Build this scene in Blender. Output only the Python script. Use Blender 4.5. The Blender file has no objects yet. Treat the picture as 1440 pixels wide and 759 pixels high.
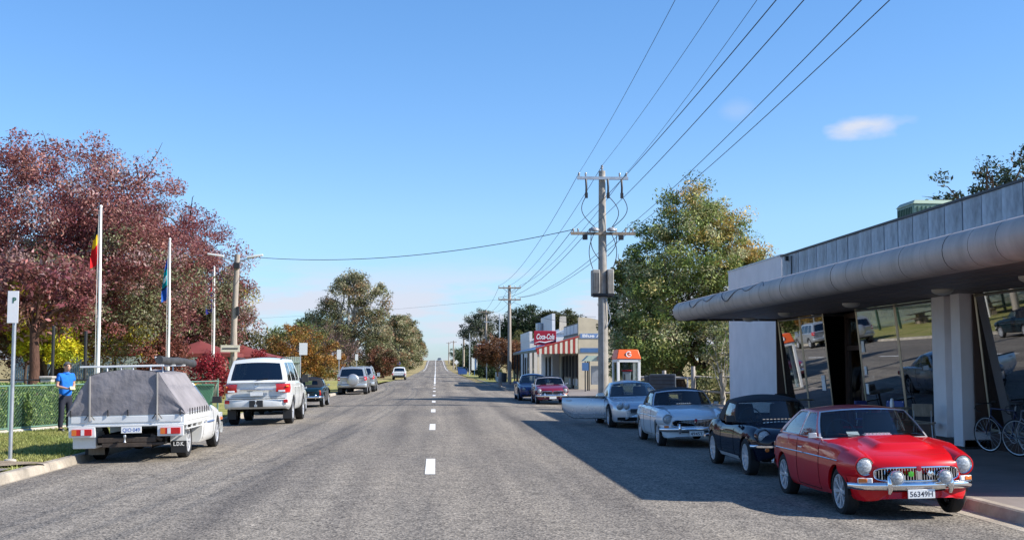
import bpy, bmesh, math, random
import numpy as np
from mathutils import Vector, Matrix, Euler
R = math.radians
rng = np.random.default_rng(7)
random.seed(7)
scene = bpy.context.scene
COL = scene.collection

# ------------------------------------------------------------------ camera
cam_d = bpy.data.cameras.new('camera')
cam = bpy.data.objects.new('camera', cam_d)
COL.objects.link(cam)
cam.location = (0.0, 0.0, 1.69)
cam.rotation_euler = (R(90 + 4.517), 0, R(-3.623))
cam_d.sensor_width = 36.0
cam_d.lens = 36.0 * 1690 / 1440
cam_d.clip_end = 6000
scene.camera = cam

# ------------------------------------------------------------------ light, sky, exposure
SUN = Vector((1.32, -0.34, 1.0)).normalized()
sun_elev = math.asin(SUN.z)
sun_rot = math.atan2(SUN.x, SUN.y)
sd = bpy.data.lights.new('sun', 'SUN')
sd.energy = 5.0
sd.angle = R(0.53)
sd.color = (1.0, 0.945, 0.86)
so = bpy.data.objects.new('sun', sd)
COL.objects.link(so)
so.rotation_euler = SUN.to_track_quat('Z', 'Y').to_euler()

world = bpy.data.worlds.new('World')
scene.world = world
world.use_nodes = True
nt = world.node_tree
nt.nodes.clear()


def N(tree, typ, **kw):
    n = tree.nodes.new(typ)
    for k, v in kw.items():
        if k in n.inputs:
            n.inputs[k].default_value = v
        else:
            setattr(n, k, v)
    return n


def wmath(op, a, b=None, clamp=False):
    n = nt.nodes.new('ShaderNodeMath')
    n.operation = op
    n.use_clamp = clamp
    for i, x in enumerate((a, b)):
        if x is None:
            continue
        if isinstance(x, (int, float)):
            n.inputs[i].default_value = x
        else:
            nt.links.new(x, n.inputs[i])
    return n.outputs[0]


sky = N(nt, 'ShaderNodeTexSky', sky_type='NISHITA', sun_disc=False, sun_elevation=sun_elev,
        sun_rotation=sun_rot, altitude=150, air_density=1.0, dust_density=0.25, ozone_density=2.2)
tc = nt.nodes.new('ShaderNodeTexCoord')
sep = nt.nodes.new('ShaderNodeSeparateXYZ')
nt.links.new(tc.outputs['Generated'], sep.inputs[0])
# low cloud bank round the whole horizon
mp = N(nt, 'ShaderNodeMapping')
mp.inputs['Scale'].default_value = (2.2, 2.2, 11.0)
nt.links.new(tc.outputs['Generated'], mp.inputs[0])
nz = N(nt, 'ShaderNodeTexNoise')
nz.inputs['Scale'].default_value = 3.2
nz.inputs['Detail'].default_value = 6.0
nz.inputs['Roughness'].default_value = 0.55
nt.links.new(mp.outputs[0], nz.inputs['Vector'])
mr = N(nt, 'ShaderNodeMapRange', interpolation_type='SMOOTHSTEP')
mr.inputs['From Min'].default_value = 0.40
mr.inputs['From Max'].default_value = 0.56
nt.links.new(nz.outputs[0], mr.inputs[0])
band = N(nt, 'ShaderNodeMapRange', interpolation_type='SMOOTHSTEP')
band.inputs['From Min'].default_value = 0.095
band.inputs['From Max'].default_value = 0.05
nt.links.new(sep.outputs['Z'], band.inputs[0])
bank = wmath('MULTIPLY', mr.outputs[0], band.outputs[0])
bank = wmath('MULTIPLY', bank, 0.95)


def wisp(d, wx, wz, thr, strength):
    """a small fair-weather cloud in direction d"""
    d = Vector(d).normalized()
    right = Vector((d.y, -d.x, 0)).normalized()
    up = right.cross(d)
    vec = tc.outputs['Generated']

    def dot(ax):
        n = nt.nodes.new('ShaderNodeVectorMath')
        n.operation = 'DOT_PRODUCT'
        n.inputs[1].default_value = ax
        nt.links.new(vec, n.inputs[0])
        return n.outputs['Value']
    a = wmath('DIVIDE', dot(right), wx)
    b = wmath('DIVIDE', dot(up), wz)
    b = wmath('ADD', b, wmath('MULTIPLY', a, -0.22))
    r2 = wmath('ADD', wmath('MULTIPLY', a, a), wmath('MULTIPLY', b, b))
    fwd = wmath('GREATER_THAN', dot(d), 0.5)
    fall = wmath('SUBTRACT', 1.0, r2, clamp=True)
    n2 = N(nt, 'ShaderNodeTexNoise')
    n2.inputs['Scale'].default_value = 26.0
    n2.inputs['Detail'].default_value = 6.0
    m2 = N(nt, 'ShaderNodeMapping')
    m2.inputs['Scale'].default_value = (1, 1, 2.4)
    nt.links.new(vec, m2.inputs[0])
    nt.links.new(m2.outputs[0], n2.inputs['Vector'])
    k = wmath('MULTIPLY', wmath('SUBTRACT', wmath('ADD', wmath('MULTIPLY', fall, 0.55), n2.outputs[0]), thr), 2.2, clamp=True)
    k = wmath('MULTIPLY', wmath('MULTIPLY', k, wmath('MULTIPLY', fall, fwd)), strength)
    return k


w1 = wisp((0.343, 0.939, 0.190), 0.050, 0.013, 0.70, 1.5)
w2 = wisp((0.249, 0.968, 0.210), 0.020, 0.014, 0.66, 0.22)
cl = wmath('ADD', wmath('ADD', bank, w1), w2, clamp=True)
mx = nt.nodes.new('ShaderNodeMix')
mx.data_type = 'RGBA'
nt.links.new(cl, mx.inputs[0])
sat = N(nt, 'ShaderNodeHueSaturation')
sat.inputs['Saturation'].default_value = 1.12
sat.inputs['Value'].default_value = 1.0
nt.links.new(sky.outputs[0], sat.inputs['Color'])
ramp_z = N(nt, 'ShaderNodeValToRGB')
els = ramp_z.color_ramp.elements
els[0].position = 0.0
els[0].color = (.46, .62, .96, 1)
els[1].position = 0.32
els[1].color = (.68, .87, 1.05, 1)
e_ = els.new(0.12)
e_.color = (.70, .82, 1.0, 1)
nt.links.new(sep.outputs['Z'], ramp_z.inputs[0])
mul_ = nt.nodes.new('ShaderNodeMix')
mul_.data_type = 'RGBA'
mul_.blend_type = 'MULTIPLY'
mul_.inputs[0].default_value = 1
nt.links.new(sat.outputs[0], mul_.inputs[6])
nt.links.new(ramp_z.outputs[0], mul_.inputs[7])
nt.links.new(mul_.outputs[2], mx.inputs[6])
mx.inputs[7].default_value = (3.7, 3.95, 4.6, 1)
bg = N(nt, 'ShaderNodeBackground')
bg.inputs['Strength'].default_value = 0.12
nt.links.new(mx.outputs[2], bg.inputs[0])
wo = nt.nodes.new('ShaderNodeOutputWorld')
nt.links.new(bg.outputs[0], wo.inputs[0])

vs = scene.view_settings
vs.view_transform = 'Standard'
vs.look = 'None'
vs.exposure = 0.72
vs.gamma = 1.0
vs.use_curve_mapping = False
scene.render.engine = 'CYCLES'


# ------------------------------------------------------------------ materials
def base_mat(name):
    m = bpy.data.materials.new(name)
    m.use_nodes = True
    t = m.node_tree
    return m, t, t.nodes['Principled BSDF']


def mat(name, col, rough=0.5, metal=0.0, spec=0.5, var=0.0, vscale=3.0, bump=0.0, bscale=30.0, coat=0.0,
        coord='Object', stretch=(1, 1, 1), emit=None, detail=4.0):
    m, t, p = base_mat(name)
    p.inputs['Base Color'].default_value = (*col, 1)
    p.inputs['Roughness'].default_value = rough
    p.inputs['Metallic'].default_value = metal
    p.inputs['Specular IOR Level'].default_value = spec
    p.inputs['Coat Weight'].default_value = coat
    p.inputs['Coat Roughness'].default_value = 0.04
    if var or bump:
        c = t.nodes.new('ShaderNodeTexCoord')
        mpp = t.nodes.new('ShaderNodeMapping')
        mpp.inputs['Scale'].default_value = stretch
        t.links.new(c.outputs[coord], mpp.inputs[0])
    if var:
        n = N(t, 'ShaderNodeTexNoise')
        n.inputs['Scale'].default_value = vscale
        n.inputs['Detail'].default_value = detail
        n.inputs['Roughness'].default_value = 0.62
        t.links.new(mpp.outputs[0], n.inputs['Vector'])
        r = t.nodes.new('ShaderNodeValToRGB')
        r.color_ramp.elements[0].position = 0.3
        r.color_ramp.elements[1].position = 0.7
        r.color_ramp.elements[0].color = (*[max(0, x * (1 - var)) for x in col], 1)
        r.color_ramp.elements[1].color = (*[min(1, x * (1 + var)) for x in col], 1)
        t.links.new(n.outputs[0], r.inputs[0])
        t.links.new(r.outputs[0], p.inputs['Base Color'])
        rr = t.nodes.new('ShaderNodeMapRange')
        rr.inputs['To Min'].default_value = max(0, rough - 0.08)
        rr.inputs['To Max'].default_value = min(1, rough + 0.08)
        t.links.new(n.outputs[0], rr.inputs[0])
        t.links.new(rr.outputs[0], p.inputs['Roughness'])
    if bump:
        n = N(t, 'ShaderNodeTexNoise')
        n.inputs['Scale'].default_value = bscale
        n.inputs['Detail'].default_value = 5.0
        t.links.new(mpp.outputs[0], n.inputs['Vector'])
        b = t.nodes.new('ShaderNodeBump')
        b.inputs['Strength'].default_value = bump
        b.inputs['Distance'].default_value = 0.03
        t.links.new(n.outputs[0], b.inputs['Height'])
        t.links.new(b.outputs[0], p.inputs['Normal'])
    if emit:
        p.inputs['Emission Color'].default_value = (*col, 1)
        p.inputs['Emission Strength'].default_value = emit
    return m


def paint(name, col, metal=0.0, rough=0.35, spec=0.2, coat=0.9):
    m = mat(name, col, rough=rough, metal=metal, spec=spec, var=0.04, vscale=2.0, coat=coat)
    return m


def glass_mat(name, tint, trans, f0=0.06):
    m, t, p = base_mat(name)
    out = t.nodes['Material Output']
    t.nodes.remove(p)
    tr = N(t, 'ShaderNodeBsdfTransparent')
    tr.inputs[0].default_value = (*[x * trans for x in tint], 1)
    gl = N(t, 'ShaderNodeBsdfGlossy')
    gl.inputs['Roughness'].default_value = 0.015
    gl.inputs['Color'].default_value = (0.95, 0.97, 1, 1)
    fr = N(t, 'ShaderNodeFresnel')
    geo = N(t, 'ShaderNodeNewGeometry')
    ior = N(t, 'ShaderNodeMapRange')          # same reflectance from either side of the pane
    ior.inputs['To Min'].default_value = 1.5
    ior.inputs['To Max'].default_value = 1 / 1.5
    t.links.new(geo.outputs['Backfacing'], ior.inputs[0])
    t.links.new(ior.outputs[0], fr.inputs['IOR'])
    ad = N(t, 'ShaderNodeMath', operation='MULTIPLY_ADD')
    ad.use_clamp = True
    ad.inputs[1].default_value = 1.3
    ad.inputs[2].default_value = f0
    t.links.new(fr.outputs[0], ad.inputs[0])
    mi = t.nodes.new('ShaderNodeMixShader')
    t.links.new(ad.outputs[0], mi.inputs[0])
    t.links.new(tr.outputs[0], mi.inputs[1])
    t.links.new(gl.outputs[0], mi.inputs[2])
    t.links.new(mi.outputs[0], out.inputs[0])
    return m


def leaf_mat(name, transl=0.3, rough=0.55):
    m, t, p = base_mat(name)
    out = t.nodes['Material Output']
    a = N(t, 'ShaderNodeAttribute', attribute_name='Col')
    t.links.new(a.outputs['Color'], p.inputs['Base Color'])
    p.inputs['Roughness'].default_value = rough
    p.inputs['Specular IOR Level'].default_value = 0.35
    tl = N(t, 'ShaderNodeBsdfTranslucent')
    t.links.new(a.outputs['Color'], tl.inputs[0])
    mi = t.nodes.new('ShaderNodeMixShader')
    mi.inputs[0].default_value = transl
    t.links.new(p.outputs[0], mi.inputs[1])
    t.links.new(tl.outputs[0], mi.inputs[2])
    t.links.new(mi.outputs[0], out.inputs[0])
    return m


def asphalt_mat():
    m, t, p = base_mat('asphalt')
    c = t.nodes.new('ShaderNodeTexCoord')

    def noise(scale, detail, stretch=(1, 1, 1), rough=0.6):
        mpp = t.nodes.new('ShaderNodeMapping')
        mpp.inputs['Scale'].default_value = stretch
        t.links.new(c.outputs['Object'], mpp.inputs[0])
        n = N(t, 'ShaderNodeTexNoise')
        n.inputs['Scale'].default_value = scale
        n.inputs['Detail'].default_value = detail
        n.inputs['Roughness'].default_value = rough
        t.links.new(mpp.outputs[0], n.inputs['Vector'])
        return n.outputs[0]

    def ramp(src, p0, c0, p1, c1):
        r = t.nodes.new('ShaderNodeValToRGB')
        r.color_ramp.elements[0].position = p0
        r.color_ramp.elements[1].position = p1
        r.color_ramp.elements[0].color = (*c0, 1)
        r.color_ramp.elements[1].color = (*c1, 1)
        t.links.new(src, r.inputs[0])
        return r.outputs[0]

    def mul(a, b, f=1.0):
        x = t.nodes.new('ShaderNodeMix')
        x.data_type = 'RGBA'
        x.blend_type = 'MULTIPLY'
        x.inputs[0].default_value = f
        t.links.new(a, x.inputs[6])
        t.links.new(b, x.inputs[7])
        return x.outputs[2]
    vor = N(t, 'ShaderNodeTexVoronoi')
    vor.inputs['Scale'].default_value = 42.0
    t.links.new(c.outputs['Object'], vor.inputs['Vector'])
    sepc = t.nodes.new('ShaderNodeSeparateColor')
    t.links.new(vor.outputs['Color'], sepc.inputs[0])
    stones = ramp(sepc.outputs[0], 0.05, (0.095, 0.085, 0.074), 0.95, (0.37, 0.332, 0.285))
    fine = ramp(noise(260, 3), 0.3, (0.6, 0.6, 0.6), 0.7, (1.25, 1.25, 1.25))
    big = ramp(noise(0.22, 5, (1, 0.45, 1)), 0.3, (0.78, 0.78, 0.80), 0.7, (1.18, 1.15, 1.10))
    track = ramp(noise(1.1, 4, (1, 0.035, 1)), 0.36, (0.74, 0.74, 0.75), 0.66, (1.15, 1.14, 1.11))
    mid = ramp(noise(3.2, 5), 0.34, (0.86, 0.86, 0.86), 0.66, (1.1, 1.1, 1.1))
    col = mul(mul(mul(mul(stones, fine), big), track), mid)
    # wheel paths polished darker along both lanes
    sx = t.nodes.new('ShaderNodeSeparateXYZ')
    t.links.new(c.outputs['Object'], sx.inputs[0])

    def m2(op, a, b_=None, clamp=False):
        n_ = t.nodes.new('ShaderNodeMath')
        n_.operation = op
        n_.use_clamp = clamp
        for i_, v_ in enumerate((a, b_)):
            if v_ is None:
                continue
            if isinstance(v_, (int, float)):
                n_.inputs[i_].default_value = v_
            else:
                t.links.new(v_, n_.inputs[i_])
        return n_.outputs[0]
    ax = m2('ABSOLUTE', m2('ADD', sx.outputs['X'], m2('MULTIPLY', m2('SUBTRACT', noise(0.09, 2), 0.5), 1.4)))
    bands = None
    for ctr in (0.95, 2.55):
        d_ = m2('DIVIDE', m2('ABSOLUTE', m2('SUBTRACT', ax, ctr)), 0.42)
        bnd = m2('SUBTRACT', 1.0, d_, True)
        bands = bnd if bands is None else m2('ADD', bands, bnd)
    wear = m2('MULTIPLY', bands, noise(0.5, 4, (1, .12, 1)))
    col = mul(col, ramp(wear, 0.0, (1.05, 1.05, 1.04), 0.6, (0.80, 0.80, 0.81)))
    # oil drips and darker repairs
    col = mul(col, ramp(noise(0.55, 6, (1, .6, 1), .75), 0.29, (0.76, 0.76, 0.77), 0.38, (1, 1, 1)))
    # sealed cracks
    crk = N(t, 'ShaderNodeTexVoronoi', feature='DISTANCE_TO_EDGE')
    crk.inputs['Scale'].default_value = 0.16
    wv = N(t, 'ShaderNodeVectorMath', operation='MULTIPLY_ADD')
    nn = N(t, 'ShaderNodeTexNoise')
    nn.inputs['Scale'].default_value = 0.8
    t.links.new(c.outputs['Object'], nn.inputs['Vector'])
    t.links.new(nn.outputs['Color'], wv.inputs[0])
    wv.inputs[1].default_value = (2.5, 2.5, 0)
    t.links.new(c.outputs['Object'], wv.inputs[2])
    t.links.new(wv.outputs[0], crk.inputs['Vector'])
    cr = ramp(crk.outputs['Distance'], 0.0, (0.72, 0.72, 0.72), 0.006, (1, 1, 1))
    col = mul(col, cr)
    t.links.new(col, p.inputs['Base Color'])
    p.inputs['Roughness'].default_value = 0.86
    p.inputs['Specular IOR Level'].default_value = 0.25
    b = t.nodes.new('ShaderNodeBump')
    b.inputs['Strength'].default_value = 0.55
    b.inputs['Distance'].default_value = 0.012
    t.links.new(vor.outputs['Distance'], b.inputs['Height'])
    t.links.new(b.outputs[0], p.inputs['Normal'])
    return m


def ground_mat(name, cols, scale=0.5):
    """patchy dry grass / earth between several colours"""
    m, t, p = base_mat(name)
    c = t.nodes.new('ShaderNodeTexCoord')
    n = N(t, 'ShaderNodeTexNoise')
    n.inputs['Scale'].default_value = scale
    n.inputs['Detail'].default_value = 9.0
    n.inputs['Roughness'].default_value = 0.7
    t.links.new(c.outputs['Object'], n.inputs['Vector'])
    r = t.nodes.new('ShaderNodeValToRGB')
    els = r.color_ramp.elements
    while len(els) < len(cols):
        els.new(0.5)
    for i, cc in enumerate(cols):
        els[i].position = 0.3 + 0.42 * i / (len(cols) - 1)
        els[i].color = (*cc, 1)
    t.links.new(n.outputs[0], r.inputs[0])
    n2 = N(t, 'ShaderNodeTexNoise')
    n2.inputs['Scale'].default_value = 45
    n2.inputs['Detail'].default_value = 4
    t.links.new(c.outputs['Object'], n2.inputs['Vector'])
    r2 = t.nodes.new('ShaderNodeValToRGB')
    r2.color_ramp.elements[0].color = (0.6, 0.6, 0.6, 1)
    r2.color_ramp.elements[1].color = (1.3, 1.3, 1.3, 1)
    r2.color_ramp.elements[0].position = 0.3
    r2.color_ramp.elements[1].position = 0.7
    t.links.new(n2.outputs[0], r2.inputs[0])
    x = t.nodes.new('ShaderNodeMix')
    x.data_type = 'RGBA'
    x.blend_type = 'MULTIPLY'
    x.inputs[0].default_value = 1
    t.links.new(r.outputs[0], x.inputs[6])
    t.links.new(r2.outputs[0], x.inputs[7])
    t.links.new(x.outputs[2], p.inputs['Base Color'])
    p.inputs['Roughness'].default_value = 0.95
    p.inputs['Specular IOR Level'].default_value = 0.1
    b = t.nodes.new('ShaderNodeBump')
    b.inputs['Strength'].default_value = 0.6
    b.inputs['Distance'].default_value = 0.03
    t.links.new(n2.outputs[0], b.inputs['Height'])
    t.links.new(b.outputs[0], p.inputs['Normal'])
    return m


M = {}
M['asphalt'] = asphalt_mat()
M['grass'] = ground_mat('grass_ground', [(0.17, 0.19, 0.05), (0.25, 0.26, 0.075), (0.36, 0.32, 0.13), (0.28, 0.27, 0.09)], 0.7)
M['terrain'] = ground_mat('dry_terrain', [(0.14, 0.13, 0.05), (0.27, 0.22, 0.10), (0.34, 0.27, 0.14), (0.2, 0.19, 0.08)], 0.12)
M['dirt'] = ground_mat('bare_dirt', [(0.20, 0.15, 0.10), (0.31, 0.25, 0.18), (0.24, 0.17, 0.11)], 2.0)
M['concrete'] = mat('concrete', (0.42, 0.385, 0.33), 0.9, spec=0.2, var=0.2, vscale=1.6, bump=0.3, bscale=60)
M['concrete_path'] = mat('concrete_path', (0.23, 0.20, 0.18), 0.9, spec=0.2, var=0.2, vscale=0.9, bump=0.25, bscale=70)
M['concrete_pole'] = mat('concrete_pole', (0.32, 0.295, 0.26), 0.85, spec=0.2, var=0.25, vscale=2.5, bump=0.2, bscale=40)
M['line'] = mat('line_paint', (0.70, 0.69, 0.66), 0.7, var=0.22, vscale=22)
M['kerb'] = mat('kerb_concrete', (0.36, 0.315, 0.255), 0.9, spec=0.2, var=0.35, vscale=2.2, bump=0.4, bscale=50)
M['render'] = mat('painted_render', (0.80, 0.745, 0.73), 0.8, spec=0.25, var=0.07, vscale=1.1, bump=0.1, bscale=50)
M['cream'] = mat('cream_paint', (0.62, 0.53, 0.38), 0.7, spec=0.3, var=0.10, vscale=1.5)
M['white_paint'] = mat('white_paint', (0.78, 0.77, 0.74), 0.55, spec=0.4, var=0.06, vscale=2)
M['galv'] = mat('galvanised_steel', (0.46, 0.48, 0.50), 0.45, 0.75, var=0.15, vscale=5)
M['parapet'] = mat('zinc_panel', (0.34, 0.385, 0.43), 0.5, 0.35, var=0.5, vscale=1.8, coord='Generated')
M['fascia'] = mat('weathered_aluminium', (0.42, 0.355, 0.31), 0.5, 0.08, var=0.22, vscale=1.4, stretch=(1, 1.6, .5))
M['soffit'] = mat('soffit_board', (0.20, 0.15, 0.13), 0.55, spec=0.5, var=0.15, vscale=2)
M['dark'] = mat('black_plastic', (0.018, 0.018, 0.02), 0.5)
M['underbody'] = mat('underbody_black', (0.012, 0.012, 0.013), 0.85, spec=0.2)
M['rubber'] = mat('tyre_rubber', (0.022, 0.022, 0.023), 0.8, spec=0.3, var=0.25, vscale=12)
M['chrome'] = mat('chrome', (0.82, 0.83, 0.85), 0.08, 1.0)
M['alloy'] = mat('alloy', (0.66, 0.67, 0.69), 0.30, 0.45, var=0.06, vscale=9)
M['trim'] = mat('bright_trim', (0.66, 0.66, 0.68), 0.18, 0.6)
M['lens'] = mat('lamp_glass', (0.40, 0.42, 0.43), 0.35, 0.15, coat=0.35, var=.35, vscale=45, detail=1)
M['amber'] = mat('amber_lens', (0.65, 0.16, 0.02), 0.2, coat=1.0)
M['red_lens'] = mat('red_lens', (0.50, 0.010, 0.013), 0.2, coat=0.5)
M['clear_lens'] = mat('clear_lens', (0.75, 0.75, 0.77), 0.15, coat=1.0)
M['plate'] = mat('number_plate', (0.80, 0.80, 0.78), 0.45)
M['ink'] = mat('ink', (0.03, 0.03, 0.05), 0.6)
M['ink_blue'] = mat('ink_blue', (0.05, 0.13, 0.42), 0.6)
M['white_ink'] = mat('white_ink', (0.85, 0.85, 0.85), 0.6)
M['glass'] = glass_mat('car_glass', (0.85, 0.95, 0.95), 0.66, 0.0)
M['glass_dark'] = glass_mat('tinted_glass', (0.5, 0.6, 0.65), 0.16, 0.06)
M['shop_glass'] = glass_mat('shop_glass', (0.7, 0.75, 0.78), 0.40, 0.14)
M['seat'] = mat('seat_vinyl', (0.035, 0.033, 0.035), 0.6)
M['softtop'] = mat('soft_top_vinyl', (0.014, 0.014, 0.017), 0.7, spec=0.35, var=0.2, vscale=4, bump=0.25, bscale=6)
M['tarp'] = mat('canvas', (0.24, 0.225, 0.235), 0.85, spec=0.2, var=0.18, vscale=2.2, bump=1.0, bscale=4.0)
M['wood'] = mat('weathered_wood', (0.30, 0.245, 0.19), 0.85, spec=0.15, var=0.28, vscale=3, stretch=(6, 6, 0.6), bump=0.3, bscale=12)
M['wood_pole'] = mat('pole_timber', (0.36, 0.31, 0.26), 0.85, spec=0.15, var=0.25, vscale=3, stretch=(8, 8, 0.4), bump=0.3, bscale=10)
M['bark'] = mat('bark', (0.085, 0.062, 0.05), 0.95, spec=0.1, var=0.4, vscale=5, stretch=(4, 4, 0.8), bump=0.8, bscale=9)
M['bark_red'] = mat('bark_red', (0.10, 0.055, 0.042), 0.95, spec=0.1, var=0.4, vscale=5, stretch=(4, 4, 0.8), bump=0.9, bscale=9)
M['bark_pale'] = mat('bark_pale', (0.46, 0.41, 0.34), 0.85, spec=0.15, var=0.3, vscale=2.5, stretch=(3, 3, 0.6), bump=0.4, bscale=8)
M['leaf'] = leaf_mat('leaves')
M['leaf_gloss'] = leaf_mat('glossy_leaves', 0.15, 0.32)
M['green_paint'] = mat('green_paint', (0.03, 0.13, 0.075), 0.5, var=0.1, vscale=4)
M['darkgreen'] = mat('dark_green_paint', (0.02, 0.065, 0.04), 0.5, var=0.1, vscale=4)
M['orange'] = mat('orange_plastic', (0.85, 0.13, 0.02), 0.4, var=0.05, vscale=3)
M['coke'] = mat('red_sign', (0.36, 0.012, 0.035), 0.4, var=0.05, vscale=2)
M['brick'] = mat('brick_red', (0.24, 0.09, 0.06), 0.9, var=0.2, vscale=6)
M['sail'] = mat('maroon_roof', (0.18, 0.035, 0.03), 0.7, var=0.12, vscale=1.2)
M['roof_blue'] = mat('blue_iron', (0.09, 0.19, 0.38), 0.4, 0.2, var=0.12, vscale=2)
M['roof_green'] = mat('green_iron', (0.05, 0.10, 0.085), 0.5, 0.1, var=0.15, vscale=2)
M['iron'] = mat('zincalume', (0.52, 0.54, 0.56), 0.4, 0.6, var=0.12, vscale=2)
M['stripe_red'] = mat('awning_red', (0.38, 0.05, 0.035), 0.6, var=0.1, vscale=4)
M['stripe_white'] = mat('awning_cream', (0.75, 0.68, 0.53), 0.6, var=0.08, vscale=4)
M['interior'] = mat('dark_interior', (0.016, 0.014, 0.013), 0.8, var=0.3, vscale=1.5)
M['brown'] = mat('brown_frame', (0.055, 0.028, 0.02), 0.45, var=0.2, vscale=3)
M['frame_alu'] = mat('bronze_aluminium', (0.42, 0.36, 0.27), 0.35, 0.7)
M['yellow'] = mat('yellow_plastic', (0.80, 0.50, 0.03), 0.45)
M['bin_green'] = mat('bin_green', (0.03, 0.12, 0.06), 0.5)
M['bin_blue'] = mat('bin_blue', (0.03, 0.09, 0.30), 0.5)
M['blue_chair'] = mat('blue_plastic', (0.02, 0.05, 0.26), 0.4)
M['black'] = mat('satin_black', (0.02, 0.02, 0.022), 0.4)
M['wire'] = mat('wire_black', (0.03, 0.03, 0.035), 0.6)
M['insul'] = mat('porcelain', (0.30, 0.30, 0.31), 0.25)
M['rust_grey'] = mat('transformer_grey', (0.31, 0.29, 0.26), 0.7, var=0.25, vscale=3)
M['sign_white'] = mat('sign_white', (0.80, 0.80, 0.79), 0.4)


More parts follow.
